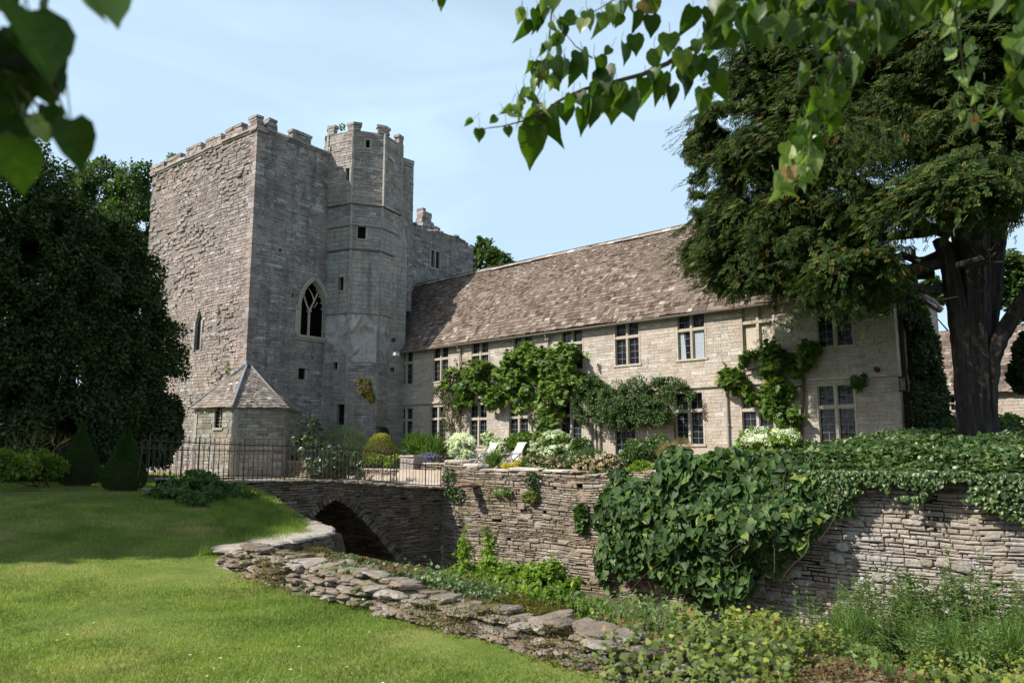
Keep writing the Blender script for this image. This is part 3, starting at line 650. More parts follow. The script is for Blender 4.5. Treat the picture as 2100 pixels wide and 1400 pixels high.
for i, hh in enumerate(E_small):
    mb = MB(); ax = (EFr.U, EFr.W, [0, 0, 1])
    mb.quad(EFr.p(hh[0], -.22, hh[2]), EFr.p(hh[1], -.22, hh[2]), EFr.p(hh[1], -.22, hh[3]), EFr.p(hh[0], -.22, hh[3]), .5, 1)
    for s in (0, 1): mb.obox(EFr.p(hh[s] + (.02 if s else -.02), -.1, (hh[2] + hh[3]) / 2), (.02, .125, (hh[3] - hh[2]) / 2), ax)
    mb.obox(EFr.p((hh[0] + hh[1]) / 2, -.1, hh[3] + .02), ((hh[1] - hh[0]) / 2 + .05, .125, .02), ax)
    if i == 0: mb.obox(EFr.p(hh[1] - .12, -.12, (hh[2] + hh[3]) / 2), (.1, .05, (hh[3] - hh[2]) / 2 - .01), ax)
    mb.build('square_opening', [M['ashlar'], M['dark']], tower)
settle(tower, tw(TW / 2, TE / 2, TB))

# ------------------------------------------------------------------ the rear range of the tower, lower, behind the house roof
rear = thing('ruined_range', 'lower ruined stone range with a jagged gable stub behind the house roof', 'ruin')
RU0, RU1, RT_ = TE - 3.8, 16.7, 13.85
wr = eh(883, 513, 900, 547)
mb = MB(); wr_l = (wr[0], wr[0] + (wr[1] - wr[0]) * .4, wr[2], wr[3]); wr_r = (wr[1] - (wr[1] - wr[0]) * .4, wr[1], wr[2], wr[3]); hole1 = eh(835, 510, 843, 518)
def topR(u): return RT_ + .12 * n1(u * 1.3) - .25 * float(sst(np.array(u), RU1 - 1.2, RU1)) 
stones(mb, EFr, RU0, RU1, 3, RT_ + .2, (.12, .2), (.25, .6), [wr, hole1], .02, .014, .015, .015, .03, .008, relief=reliefE, top=topR)
backing(mb, EFr, RU0, RU1 - .1, 3, RT_ - .3, [wr, hole1], -.01, 1)
RF = Fr(EFr.p(RU1, 0, 0), TY + 180); stones(mb, RF, 0, 8, 3, RT_ - .2, (.13, .24), (.25, .6), [], .02, .05, .02, .02, top=lambda u: RT_ - .2 - u * .15); backing(mb, RF, 0, 6, 3, RT_ - .9, [], -.02, 1)
mb.quad(EFr.p(RU0, -.02, RT_ - .35), EFr.p(RU1, -.02, RT_ - .35), EFr.p(RU1, -1.2, RT_ - .35), EFr.p(RU0, -1.2, RT_ - .35), .5, 1)
for i in range(46):
    u = random.uniform(RU0, RU1 - .2); slab(mb, EFr.p(u, random.uniform(-.7, -.05), RT_ - .05 + random.uniform(-.1, .12)), (random.uniform(.15, .35), .2, random.uniform(.05, .1)), random.uniform(0, 3), m=0)
mb.build('wall', [M['towerE'], M['mortar']], rear)
mb = MB()
gs_u = onfr(Fr(EFr.p(0, -1.4, 0), TY + 90), 868, 450)[0]
for i in range(26):
    t_ = i / 26; u = gs_u - .1 + 5.2 * t_; zt = 15.25 - 1.7 * min(1, t_ * 1.15) + (.5 if t_ < .12 else 0)
    for k in range(int((zt - 13.3) / .2)):
        mb.obox(EFr.p(u, -1.45 - .15 * random.random(), 13.35 + k * .2), (.13, .3, .095), (EFr.U, EFr.W, [0, 0, 1]), jit=.025)
mb.build('gable_stub', M['tower'], rear)
mb = MB(); ax = (EFr.U, EFr.W, [0, 0, 1])
mb.obox(EFr.p((wr[0] + wr[1]) / 2, -.05, (wr[2] + wr[3]) / 2), ((wr[1] - wr[0]) * .09, .09, (wr[3] - wr[2]) / 2), ax)
for s in (0, 1): mb.obox(EFr.p(wr[s] + (.08 if s else -.08), -.02, (wr[2] + wr[3]) / 2), (.09, .07, (wr[3] - wr[2]) / 2 + .1), ax)
for s in (2, 3): mb.obox(EFr.p((wr[0] + wr[1]) / 2, -.02, wr[s] + (.07 if s == 3 else -.07)), ((wr[1] - wr[0]) / 2 + .002, .07, .07), ax)
mb.quad(EFr.p(wr[0] - .3, -.2, wr[2] - .2), EFr.p(wr[1] + .3, -.2, wr[2] - .2), EFr.p(wr[1] + .3, -.2, wr[3] + .2), EFr.p(wr[0] - .3, -.2, wr[3] + .2), .5, 1)
mb.quad(EFr.p(hole1[0], -.15, hole1[2]), EFr.p(hole1[1], -.15, hole1[2]), EFr.p(hole1[1], -.15, hole1[3]), EFr.p(hole1[0], -.15, hole1[3]), .5, 1)
mb.build('window', [M['ashlar'], M['dark']], rear)
settle(rear, EFr.p(12, -1, 3))

# ------------------------------------------------------------------ the octagonal stair turret
tur = thing('stair_turret', 'tall slim octagonal stair turret with crenellated top between tower and house', 'turret')
OC = np.array([-34.4, 25.2]); AO = 39.
def octp(R, k): return OC + R * np.array([cos(radians(AO + 45 * k)), sin(radians(AO + 45 * k))])
lev = [(-1.4, 7.25, 2.06), (7.25, 10.7, 2.08), (10.7, 12.05, 2.1), (12.05, 13.2, 2.14), (13.2, 17.35, 2.24)]
def face(R, k):
    p = octp(R, k); q = octp(R, k + 1); d = q - p; L = np.linalg.norm(d); return Fr(p, math.degrees(atan2(d[1], d[0]))), L
def fpt(fr, px, py): return onfr(fr, px, py)
# faces visible: k=-3 (left), k=-2 (front), k=-1 (right)
spec = {  # level, face: pixel boxes of openings
    (0, -3): [(683, 731, 693, 757), (690, 829, 711, 871)], (1, -3): [(694, 569, 705, 596)], (2, -2): [(733, 463, 750, 489)], (4, -3): [(709, 346, 717, 372)], (4, -2): [(750, 287, 758, 303)]}
walls = MB(); opn = []
for li, (z0_, z1_, R) in enumerate(lev):
    for k in range(-4, 4):
        fr, L = face(R, k); hs = []
        for (x0, y0, x1, y1) in spec.get((li, k), []):
            u0, zb = fpt(fr, x0, y1); u1, _ = fpt(fr, x1, y1); _, zt = fpt(fr, x0, y0)
            u0 = max(.08, u0); u1 = min(L - .08, u1); hs.append((u0, u1, zb, zt)); opn.append((fr, u0, u1, zb, zt))
        mi = 1 if (li == 0) else 0
        if li == 0:
            stones(walls, fr, 0, L, z0_, 4.6, (.14, .22), (.25, .6), [h for h in hs if h[2] < 4.6], .02, .012, .012, .012, m=0)
            stones(walls, fr, 0, L, 4.6, z1_, (.3, .5), (.4, .9), [h for h in hs if h[2] > 4.6], .012, .004, .004, .006, m=1)
            backing(walls, fr, 0, L, z0_, z1_, hs, .002, 3)
        else:
            stones(walls, fr, 0, L, z0_, z1_, (.12, .2) if li > 2 else (.2, .3), (.25, .55), hs, .02, .014 if li > 2 else .006, .012, .012, m=0 if li > 2 else 2)
            backing(walls, fr, 0, L, z0_, z1_, hs, -.005, 3)
        # corner shafts
        p = octp(R + .015, k); zz = z0_
        while zz < z1_:
            h = min(random.uniform(.25, .5), z1_ - zz); walls.obox([p[0], p[1], zz + h / 2], (.06, .06, h / 2 - .004), (fr.U, fr.W, [0, 0, 1]), m=2); zz += h
walls.build('wall', [M['turret'], M['plaster'], M['ashlar'], M['mortar']], tur)
for (zc, R, h, ex, mm) in ((7.25, 2.06, .09, .1, 'ashlar'), (10.7, 2.08, .08, .1, 'rust'), (12.05, 2.1, .09, .12, 'ashlar'), (13.2, 2.14, .06, .13, 'rust')):
    mb = MB(); 
    ri = [octp(R - .05, k) for k in range(8)]; ro = [octp(R + ex, k) for k in range(8)]
    V = [[*p, zc - h] for p in ri] + [[*p, zc - h * .6] for p in ro] + [[*p, zc + h * .2] for p in ro] + [[*p, zc + h * 1.4] for p in ri]
    mb.add(V, [[r * 8 + k, r * 8 + (k + 1) % 8, (r + 1) * 8 + (k + 1) % 8, (r + 1) * 8 + k] for r in range(3) for k in range(8)], .3); mb.build('string_course', M['ashlar' if mm == 'ashlar' else 'bridge'], tur)
for k in range(8):
    mb = MB(); fr, L = face(2.27, k); f2, L2 = face(2.27, k - 1 if k else 7); h = (.5, .42, .55, .4, .5, .55, .45, .5)[k]
    for i in range(3):
        zz = 17.35 + (i + .5) * h / 3; g = .03 if i == 2 else 0
        mb.obox(fr.p(.2 + g, -.14, zz), (.2 + g, .16 + g, h / 6 - .003), (fr.U, fr.W, [0, 0, 1]), jit=.018); mb.obox(f2.p(L2 - .2 - g, -.14, zz), (.2 + g, .155 + g, h / 6 - .004), (f2.U, f2.W, [0, 0, 1]), jit=.018)
    mb.build('merlon', M['turret'], tur)
mb = MB()
for k in range(8):
    fr, L = face(2.2, k)
    mb.quad(fr.p(0, 0, 17.34), fr.p(L, 0, 17.34), fr.p(L - .2, -.35, 17.3), fr.p(.2, -.35, 17.3), .5)
    mb.quad(fr.p(.2, -.35, 17.3), fr.p(L - .2, -.35, 17.3), fr.p(L - .2, -.35, 15), fr.p(.2, -.35, 15), .5)
V = [[*octp(1.9, k), 15.6] for k in range(8)]; mb.add(V + [[OC[0], OC[1], 15.7]], [[k, (k + 1) % 8, 8] for k in range(8)], .5); mb.build('parapet', M['turret'], tur)
for i, (fr, u0, u1, zb, zt) in enumerate(opn):
    mb = MB(); ax = (fr.U, fr.W, [0, 0, 1]); mb.quad(fr.p(u0, -.2, zb), fr.p(u1, -.2, zb), fr.p(u1, -.2, zt), fr.p(u0, -.2, zt), .5, 1)
    for s, uu in ((-1, u0), (1, u1)): mb.obox(fr.p(uu + s * .05, -.08, (zb + zt) / 2), (.05, .125, (zt - zb) / 2 + .08), ax)
    mb.obox(fr.p((u0 + u1) / 2, -.08, zt + .045), ((u1 - u0) / 2, .122, .045), ax); mb.obox(fr.p((u0 + u1) / 2, -.08, zb - .045), ((u1 - u0) / 2, .122, .045), ax)
    if u1 - u0 > .6: mb.obox(fr.p((u0 + u1) / 2, -.1, (zb + zt) / 2), (.045, .06, (zt - zb) / 2), ax)
    mb.build('window', [M['ashlar'], M['dark']], tur)
# flat buttress between turret and house, and the taller stub behind the turret
mb = MB()
bf = Fr((-34.2, 25.35), 0); BZ = 11.6
stones(mb, bf, 0, 1.58, -1.4, BZ, (.2, .32), (.35, .8), [], .01, .006, .01, .01, m=0); backing(mb, bf, 0, 1.58, -1.4, BZ, [], -.01, 1)
be = Fr((-32.62, 25.35), 90); stones(mb, be, 0, 1.75, -1.4, BZ, (.2, .32), (.35, .8), [], .01, .006, .01, .01, m=0); backing(mb, be, 0, 1.75, -1.4, BZ, [], -.01, 1)
mb.quad([-34.2, 25.35, BZ], [-32.62, 25.35, BZ], [-33.2, 27.3, BZ + 1.0], [-34.2, 27.3, BZ + 1.0], .5, 0)
mb.quad([-32.62, 25.35, BZ], [-32.62, 27.1, BZ], [-33.2, 27.3, BZ + 1.0], [-33.2, 27.3, BZ + 1.0], .5, 0)
mb.box((-33.55, 25.16, 4.6), (-33.35, 25.34, 9.4), .6, 2)
mb.build('buttress', [M['ashlar'], M['mortar'], M['plaster']], tur)
mb = MB(); q = at(843, 335, 28.2)
sf = Fr((-35.2, 27.2), 4); se = Fr((q[0], 27.2), 94)
stones(mb, sf, 0, q[0] + 35.2, 8, q[2] - .2, (.14, .2), (.25, .5), [], .02, .012, .015, .012); stones(mb, se, 0, 1.3, 8, q[2] - .2, (.14, .2), (.25, .5), [], .02, .012, .015, .012)
backing(mb, sf, 0, q[0] + 35.2, 8, q[2] - .2, [], -.01, 1); backing(mb, se, 0, 1.3, 8, q[2] - .2, [], -.01, 1)
mb.box((-35.2, 27.2, q[2] - .22), (q[0] + .03, 28.4, q[2] - .08), .4, 0, .02)
mb.box((q[0] - .3, 27.15, q[2] - .08), (q[0] + .05, 28.4, q[2] + .18), .6, 0, .03)
mb.build('rear_shaft', [M['turret'], M['mortar']], tur)
for (px, py, rr) in ((806, 697, .13), (804, 757, .13)):
    mb = MB(); c = at(px, py, 25.3); mb.tube([[c[0], 25.36, c[2]], [c[0], 25.26, c[2]]], [rr, rr * .9], 14); mb.build('tie_plate', M['rust'], tur)
settle(tur, (OC[0], OC[1], -1.4))
c = at(811, 725, 25.1); mb = MB(); mb.box((c[0] - .16, 25.0, c[2] - .1), (c[0] + .12, 25.25, c[2] + .06), .5, 0, .01); mb.box((c[0] - .02, 25.2, c[2] - .05), (c[0] + .04, 25.33, c[2] + .0), .5)
tag(rebase(mb.build('flood_lamp', M['white']), c), 'small white flood lamp fixed to the turret buttress beside the house eaves', 'lamp')

# ------------------------------------------------------------------ hexagonal lean-to with a pyramid of stone slates
def slates(mb, P0, P1, Q0, Q1, courses=(.34, .16), wid=(.2, .42), th=.03, m=0, amp=.012, side=None):
    'slates on the plane P0-P1 (eaves) to Q0-Q1 (ridge), diminishing upwards'
    P0, P1, Q0, Q1 = (np.array(v, float) for v in (P0, P1, Q0, Q1)); up = (Q0 + Q1 - P0 - P1) / 2; L = np.linalg.norm(up); s = 0.; al = P1 - P0; al /= np.linalg.norm(al)
    nrm = np.cross(al, up / L); nrm /= np.linalg.norm(nrm)
    if nrm[2] < 0: nrm = -nrm
    Vs = []; Rs = []
    while s < L - .02:
        e = courses[0] + (courses[1] - courses[0]) * (s / L); e *= random.uniform(.85, 1.15); t0 = s / L; t1 = min((s + e) / L, 1.); t2 = min((s + e * 1.9) / L, 1.02)
        A = P0 + (Q0 - P0) * t0; B = P1 + (Q1 - P1) * t0; A2 = P0 + (Q0 - P0) * t2; B2 = P1 + (Q1 - P1) * t2; W_ = np.linalg.norm(B - A); x = -random.uniform(0, .15)
        while x < W_:
            w = random.uniform(*wid) * (1 - .3 * s / L); x1 = min(x + w, W_); xx = max(x, 0)
            if x1 - xx > .03:
                f0, f1 = xx / W_, x1 / W_; a0 = A + (B - A) * f0; a1 = A + (B - A) * f1 - al * .008; b0 = A2 + (B2 - A2) * f0; b1 = A2 + (B2 - A2) * f1
                sg = nrm * (amp * 4 * n1(a0[0] * .5 + a0[1], a0[2] * .5)); k0, k1 = random.uniform(.0, amp), random.uniform(0, amp); dd = up / L * random.uniform(-.035, .02)
                lo0 = a0 + nrm * (th + k0) + sg + dd; lo1 = a1 + nrm * (th + k1) + sg + dd
                Vs.append([lo0, lo1, b1 + sg + nrm * .004, b0 + sg + nrm * .004, lo0 - nrm * th, lo1 - nrm * th]); Rs.append(min(1, max(0, random.gauss(.48, .22))))
            x += w
        s += e
    V = np.array(Vs).reshape(-1, 3); n = len(Vs); off = (np.arange(n) * 6)[:, None, None]
    base = mb.n; mb.V.append(V); mb.R.append(np.repeat(Rs, 6)); mb.n += len(V)
    F = (np.array([[0, 1, 2, 3], [4, 5, 1, 0]])[None] + off).reshape(-1, 4) + base; mb.F.append(F); mb.M.append(np.full(len(F), m, np.int32))
    T = (np.array([[4, 0, 3], [5, 2, 1]])[None] + off).reshape(-1, 3) + base; mb.F.append(T); mb.M.append(np.full(len(T), m, np.int32))
hexc = np.array([-33.5, 18.2]); shed = thing('garden_shed', 'low hexagonal stone shed with pyramid slate roof at the tower foot', 'shed')
HR = 2.3; hp = [hexc + HR * np.array([cos(radians(q)), sin(radians(q))]) for q in (-102, -42, 18, 78)]
hp[3] = np.array([-33.2, 20.9])
apex = np.array([-33.55, 18.2, 4.08]); mbw = MB(); EZ = 1.86; BZ_ = -1.25
for i in range(3):
    p, q = hp[i], hp[i + 1]; d = q - p; fr = Fr(p, math.degrees(atan2(d[1], d[0]))); L = np.linalg.norm(d); hs = []
    if i == 0:
        u0, zb = onfr(fr, 440, 877); u1, _ = onfr(fr, 455, 877); _, zt = onfr(fr, 440, 838); hs = [(u0, u1, zb, EZ)]; shw = (fr, u0, u1, zb, zt)
    stones(mbw, fr, 0, L, BZ_, EZ, (.1, .22), (.2, .6), hs, .025, .014, .012, .014, .02, .008, m=0 if i == 0 else 1); backing(mbw, fr, 0, L, BZ_, EZ, hs, 0, 2)
    mbw.quad(fr.p(0, .02, BZ_), fr.p(.22, .045, BZ_), fr.p(.22, .045, EZ), fr.p(0, .02, EZ), .8, 1)
p = hp[0]; fr = Fr((p[0] - 1.3, p[1] + 2.3), -60); stones(mbw, fr, 0, 2.64, BZ_, EZ, (.1, .22), (.2, .6), [], .025, .014, .012, .014); backing(mbw, fr, 0, 2.64, BZ_, EZ, [], 0, 2)
mbw.build('wall', [M['drypale'], M['drypale'], M['mortar']], shed)
mb = MB(); ov = 1.09; he = [hexc + (q - hexc) * ov for q in [np.array([hp[0][0] - 1.45, hp[0][1] + 2.4])] + hp]
for i in range(4): slates(mb, [*he[i], EZ], [*he[i + 1], EZ], apex, apex, (.19, .12), (.12, .3), .036, amp=.02)
rf = mb.build('roof', M['slatelight'], shed)
mb = MB()
for i in (1, 2, 3): 
    a0 = np.array([*he[i], EZ + .05]); mb.tube([a0, a0 + (apex - a0) * .5 + [0, 0, .02], apex + [0, 0, .05]], .05, 6)
mb.box((-33.68, 18.05, 4.02), (-33.4, 18.35, 4.2), .5, 0, .02); mb.build('hip_flashing', M['lead'], rf)
fr, u0, u1, zb, zt = shw; mb = MB(); ax = (fr.U, fr.W, [0, 0, 1])
mb.quad(fr.p(u0, -.12, zb), fr.p(u1, -.12, zb), fr.p(u1, -.12, EZ), fr.p(u0, -.12, EZ), .5, 1)
for s in range(1, 6): mb.obox(fr.p((u0 + u1) / 2, -.1, zb + (EZ - zb) * s / 6), ((u1 - u0) / 2, .01, .008), ax)
mb.obox(fr.p((u0 + u1) / 2, -.1, (zb + EZ) / 2), (.01, .01, (EZ - zb) / 2), ax); mb.obox(fr.p((u0 + u1) / 2, .02, zb - .05), ((u1 - u0) / 2 + .08, .06, .05), ax)
mb.build('window', [M['dress'], M['glass']], shed); settle(shed, (hexc[0], hexc[1], BZ_))
# ------------------------------------------------------------------ the manor house
house = thing('manor_house', 'long two-storey limestone manor house with stone slate roof and mullioned windows', 'house')
HX0, HX1, HY, HB, HE = -32.9, -7.3, 27.0, -.9, 5.62
HF = Fr((0, HY), 0)                       # u = world x
STR = 2.46                                # string course
up_c = [-32.42, -29.57, -26.65, -23.78, -20.82, -17.87, -14.82, -12.05, -9.25]
gr_c = [-32.35, -29.72, -26.75, -24.05, -20.93, -18.05, -15.03, -12.2, -9.35]
UW, UH0, UH1 = 1.34, 3.57, 5.44; GW, GH0, GH1 = 1.36, .3, 2.3
holes = [(c - UW / 2, c + UW / 2, UH0, UH1) for c in up_c]
gz = [(.42 if i < 2 else .2 if i < 7 else .06) for i in range(9)]; gz[5] = -.6
holes += [(c - (GW / 2 if i != 5 else .56), c + (GW / 2 if i != 5 else .56), gz[i], GH1 if i != 5 else 1.6) for i, c in enumerate(gr_c)]
mb = MB()
stones(mb, HF, HX0, HX1, HB, HE, (.1, .19), (.2, .62), holes, .014, .005, .008, .008, .012, .004, quoin=None)
backing(mb, HF, HX0, HX1, HB, HE, holes, .004, 1)
HD = 5.8; ER = Fr((HX1, HY), 90); RIDGE = 10.0; HN = HY + HD / 2
def gtop(u): return HE + (RIDGE - .15 - HE) * (1 - abs(u - HD / 2) / (HD / 2))
stones(mb, ER, 0, HD, HB, HE, (.12, .2), (.25, .6), [], .014, .006, .01, .01)
backing(mb, ER, 0, HD, HB, HE, [], .0, 1)
mb.quad([HX0, HY + HD, HB], [HX1, HY + HD, HB], [HX1, HY + HD, HE], [HX0, HY + HD, HE], .5, 1)
z = HB; k = 0
while z < HE - .1:
    h = random.uniform(.22, .34); L = (.45, .25) if k % 2 else (.25, .45); mb.obox([HX1 - L[0] / 2 + .02, HY + L[1] / 2 - .02, z + h / 2], (L[0] / 2, L[1] / 2, h / 2 - .006), ([1, 0, 0], [0, 1, 0], [0, 0, 1]), m=2); z += h; k += 1
mb.build('wall', [M['house'], M['mortar_light'], M['dress']], house)
mb = MB(); x = HX0
while x < HX1:
    e = min(x + random.uniform(.8, 1.5), HX1 + .1); mb.box((x + .003, HY - .1, STR - .05), (e - .003, HY + .05, STR + .045), None, 0, .004); x = e
mb.build('string_course', M['dress'], house)
mb = MB(); mb.box((HX0 + .01, HY - .07, HE - .14), (HX1, HY + .04, HE - .02), .5, 0); mb.build('wall_plate', M['dress'], house)
# roof: slates on both slopes, thick eaves course, ridge
EV = HY - .3; sl_ = (RIDGE - HE) / (HD / 2); ez = HE - .3 * sl_ + .22
mb = MB(); RX0 = -38.6; RX1 = HX1 + .12
sag = lambda x: 0
RXH = HX1 - 3.; AP = [RXH, HN, RIDGE]; NV = 2 * HN - EV; sw = dict(courses=(.22, .095), wid=(.12, .34), th=.036, amp=.022)
slates(mb, [RX0, EV, ez], [RXH, EV, ez], [RX0, HN, RIDGE], AP, **sw); slates(mb, [RXH, EV, ez], [RX1, EV, ez], AP, AP, **sw); slates(mb, [RX1, EV, ez], [RX1, NV, ez], AP, AP, **sw)
slates(mb, [RX1, NV, ez], [RXH, NV, ez], AP, AP, **sw); slates(mb, [RXH, NV, ez], [RX0, NV, ez], AP, [RX0, HN, RIDGE], (.34, .2), (.3, .6), .032)
for Y_ in (EV + .02, NV - .02):
    mb.quad([RX0, Y_, ez - .03], [RXH, Y_, ez - .03], [RXH, HN, RIDGE - .06], [RX0, HN, RIDGE - .06], .3); mb.add([[RXH, Y_, ez - .03], [RX1 - .02, Y_, ez - .03], [RXH, HN, RIDGE - .06]], [[0, 1, 2]], .3)
mb.add([[RX1 - .02, EV + .02, ez - .03], [RX1 - .02, NV - .02, ez - .03], [RXH, HN, RIDGE - .06]], [[0, 1, 2]], .3)
rf = mb.build('roof', M['slate'], house)
mb = MB(); x = RX0
while x < RXH:
    e = x + random.uniform(.35, .55); dz = random.uniform(-.02, .02) 
    mb.add([[x, HN - .17, RIDGE - .09 + dz], [e - .01, HN - .17, RIDGE - .09 + dz], [e - .01, HN, RIDGE + .1 + dz], [x, HN, RIDGE + .1 + dz], [x, HN + .17, RIDGE - .09 + dz], [e - .01, HN + .17, RIDGE - .09 + dz]], [[0, 1, 2, 3], [3, 2, 5, 4]], random.uniform(.4, 1)); x = e
for Y_ in (EV, NV): mb.tube([[RX1, Y_, ez + .05], [(RX1 + RXH) / 2, (Y_ + HN) / 2, (ez + RIDGE) / 2 + .05], [RXH, HN, RIDGE + .04]], .09, 6)
mb.build('ridge_tile', M['slatelight'], rf)
q = at(1258, 622, 28.1); mb = MB(); mb.tube([[q[0], q[1], q[2] - .3], [q[0], q[1], q[2] + .28]], .05, 10); mb.tube([[q[0], q[1], q[2] + .26], [q[0], q[1], q[2] + .33]], .065, 10); mb.build('vent_pipe', M['lead'], rf)
# gutter and downpipes
mb = MB(); n_ = 14; R_ = .065
pr = [(EV - .03 + R_ * cos(t), ez - .05 + R_ * sin(t)) for t in np.linspace(pi, 2 * pi, 8)]
V = [[x, y, z] for x in (HX0, HX1 + .15) for y, z in pr]; mb.add(V, [[i, i + 1, 9 + i, 8 + i] for i in range(7)], .5)
V2 = [[x, y + (.01 if y < EV - .03 else -.01), z] for x in (HX0, HX1 + .15) for y, z in pr]; 
mb.box((HX0, EV - .105, ez - .058), (HX1 + .15, EV - .093, ez - .044), .5); mb.build('gutter', M['pipe'], house)
for px, zt, zb in ((-28.02, HE, STR - 3.1), (-22.15, HE - .0, 4.2), (-13.35, STR - .1, -.6), (-19.3, 1.9, -.7), (-19.75, 1.9, -.7)):
    mb = MB()
    if zt > HE - .2:
        mb.tube([[px, EV - .02, ez - .1], [px, EV + .05, ez - .22], [px, HY - .1, ez - .42], [px, HY - .1, zb]], .04, 8); mb.box((px - .1, HY - .2, ez - .36), (px + .1, HY - .03, ez - .2), .5)
    else: mb.tube([[px, HY - .1, zt], [px, HY - .1, zb]], .045, 8)
    for zz in np.arange(zb + .4, zt - .4, 1.1): mb.box((px - .07, HY - .15, zz), (px + .07, HY - .03, zz + .05), .5)
    mb.build('downpipe', M['pipe'], house)
# windows: one of each kind, then copies
def window(w, h, tr, kind='glass'):
    'stone mullioned window, origin at the bottom middle of the opening, outward = -y'
    r = MB(); j = .075; hw = w / 2
    for s in (-1, 1): r.box((min(s * hw, s * (hw - j)), -.022, 0), (max(s * hw, s * (hw - j)), .2, h), None)
    r.box((-hw + j + .002, -.02, h - j), (hw - j - .002, .2, h), None); r.box((-hw - .04, -.06, -.07), (hw + .04, .2, .0), None)
    r.box((-.05, .0, .0), (.05, .16, tr - .05), None); r.box((-.05, .001, tr + .05), (.05, .16, h - j), None); r.box((-hw + j, -.003, tr - .05), (hw - j, .16, tr + .05), None)
    for s in (-1, 1):
        for (za, zb) in ((0, tr - .05), (tr + .05, h - j)):
            xa, xb = (.05, hw - j) if s > 0 else (-hw + j, -.05)
            for X0, X1 in ((xa, xa + .028), (xb - .028, xb)): r.box((X0, .05, za), (X1, .11, zb), .7)
            r.box((xa + .028, .05, za), (xb - .028, .11, za + .028), .7); r.box((xa + .028, .05, zb - .028), (xb - .028, .11, zb), .7)
    f = r.build('window', M['dress'])
    g = MB(); 
    for xa, xb in ((-hw + .02, -.01), (.01, hw - .02)):
        for za, zb in ((0., tr), (tr, h - .02)):
            q = [random.uniform(-.006, .006) for _ in range(3)]; g.quad([xa, .128 + q[0], za], [xb, .128 + q[1], za], [xb, .128 + q[2], zb], [xa, .128 + q[2] - q[1] + q[0], zb], .5)
    g.build('pane', M['glass'] if kind == 'glass' else M['panel'], f)
    if kind == 'glass':
        l = MB()
        for s in (-1, 1):
            xa, xb = (.05, hw - j) if s > 0 else (-hw + j, -.05)
            for (za, zb, nr) in ((0, tr - .05, max(3, int((tr) / .26))), (tr + .05, h - j, 2)):
                for i in range(1, nr): z = za + (zb - za) * i / nr; l.box((xa, .113, z - .005), (xb, .121, z + .005), .5)
                x = (xa + xb) / 2; l.box((x - .005, .1125, za), (x + .005, .1205, zb), .5)
        l.build('leading', M['came'], f)
    return f
protoU = window(UW, UH1 - UH0, 1.18); protoG = window(GW, GH1 - .2, 1.32); blocked = window(UW, UH1 - UH0, 1.18, 'panel')
used = set()
for i, c in enumerate(up_c):
    p = blocked if i == 7 else protoU
    o = p if (p.name not in used) else copy_tree(p)
    used.add(p.name); o.parent = house; o.location = (c, HY, UH0)
    if i == 7: o['label'] = 'blocked window filled with pale render'
    if i == 6:
        b_ = MB(); b_.quad([.1, .108, .03], [.5, .108, .03], [.5, .108, 1.1], [.1, .108, 1.1]); b_.quad([-.55, .108, .03], [-.3, .108, .03], [-.38, .108, 1.1], [-.55, .108, 1.1]); b_.build('curtain', M['cloth'], o)
for i, c in enumerate(gr_c):
    if i == 5: continue
    if i < 2 or i in (0,): pass
    o = protoG if 'g' not in used else copy_tree(protoG); used.add('g'); o.parent = house; o.location = (c, HY, gz[i]); o.scale.z = (GH1 - gz[i]) / (GH1 - .2)
r = MB()   # garden door with glazing bars
c = gr_c[5]; y0 = HY
for s in (-1, 1): r.box((c + s * .56 - .06, y0 - .02, -.6), (c + s * .56 + .06, y0 + .2, 1.6), None)
r.box((c - .5, y0 - .02, 1.5), (c + .5, y0 + .2, 1.62), None); f = r.build('door', M['dress'], house)
r = MB(); r.quad([c - .55, y0 + .12, -.6], [c + .55, y0 + .12, -.6], [c + .55, y0 + .12, 1.58], [c - .55, y0 + .12, 1.58]); r.build('pane', M['glass'], f)
r = MB()
for i in range(1, 8): r.box((c - .5, y0 + .1, -.6 + i * .27), (c + .5, y0 + .118, -.585 + i * .27), .5)
for x in (-.25, 0, .25): r.box((c + x - .008, y0 + .099, -.6), (c + x + .008, y0 + .117, 1.5), .5)
r.build('leading', M['came'], f)
# timbered projections and corner pipe on the shaded gable end
r = MB()
for n_ in (.35, 1.2, 2.6): r.box((HX1 + .02, HY + n_, -.3), (HX1 + .16, HY + n_ + .12, 5.2 + min(n_, 2)), .3)
r.build('gable_downpipe', M['rust'], house)
settle(house, ((HX0 + HX1) / 2, HY + HD / 2, HB))
for c in house.children:
    pass
# lower rear wing right of the gable end, its roof falling to the right
wing = thing('rear_wing', 'shaded lower rear wing of the manor beside the big yew', 'building'); mb = MB()
A = atx(1858, 600, -7.2); wf = Fr((-7.2, 31.2), 0)
stones(mb, Fr((-13.2, 32.9), 0), 0, 4.4, -.4, 4.6, (.12, .2), (.25, .5), [], .014, .006, .01, .01)
stones(mb, Fr((-8.8, 32.9), 90), 0, 3.4, -.4, 4.6, (.12, .2), (.25, .5), [], .014, .006, .01, .01); backing(mb, Fr((-13.2, 32.9), 0), 0, 4.4, -.4, 4.6, [], 0, 1); backing(mb, Fr((-8.8, 32.9), 90), 0, 3.4, -.4, 4.6, [], 0, 1)
mb.build('wall', [M['towerE'], M['mortar']], wing)  # darker tower stone here stands in for the yew's shade on the wing
mb = MB(); slates(mb, [-8.6, 32.8, 4.5], [-8.6, 36.5, 4.5], [-10.9, 32.8, 6.2], [-10.9, 36.5, 6.2]); slates(mb, [-13.4, 36.5, 4.5], [-13.4, 32.8, 4.5], [-10.9, 36.5, 6.2], [-10.9, 32.8, 6.2]); mb.build('roof', M['slate'], wing); settle(wing, (-11, 34.6, -.4))
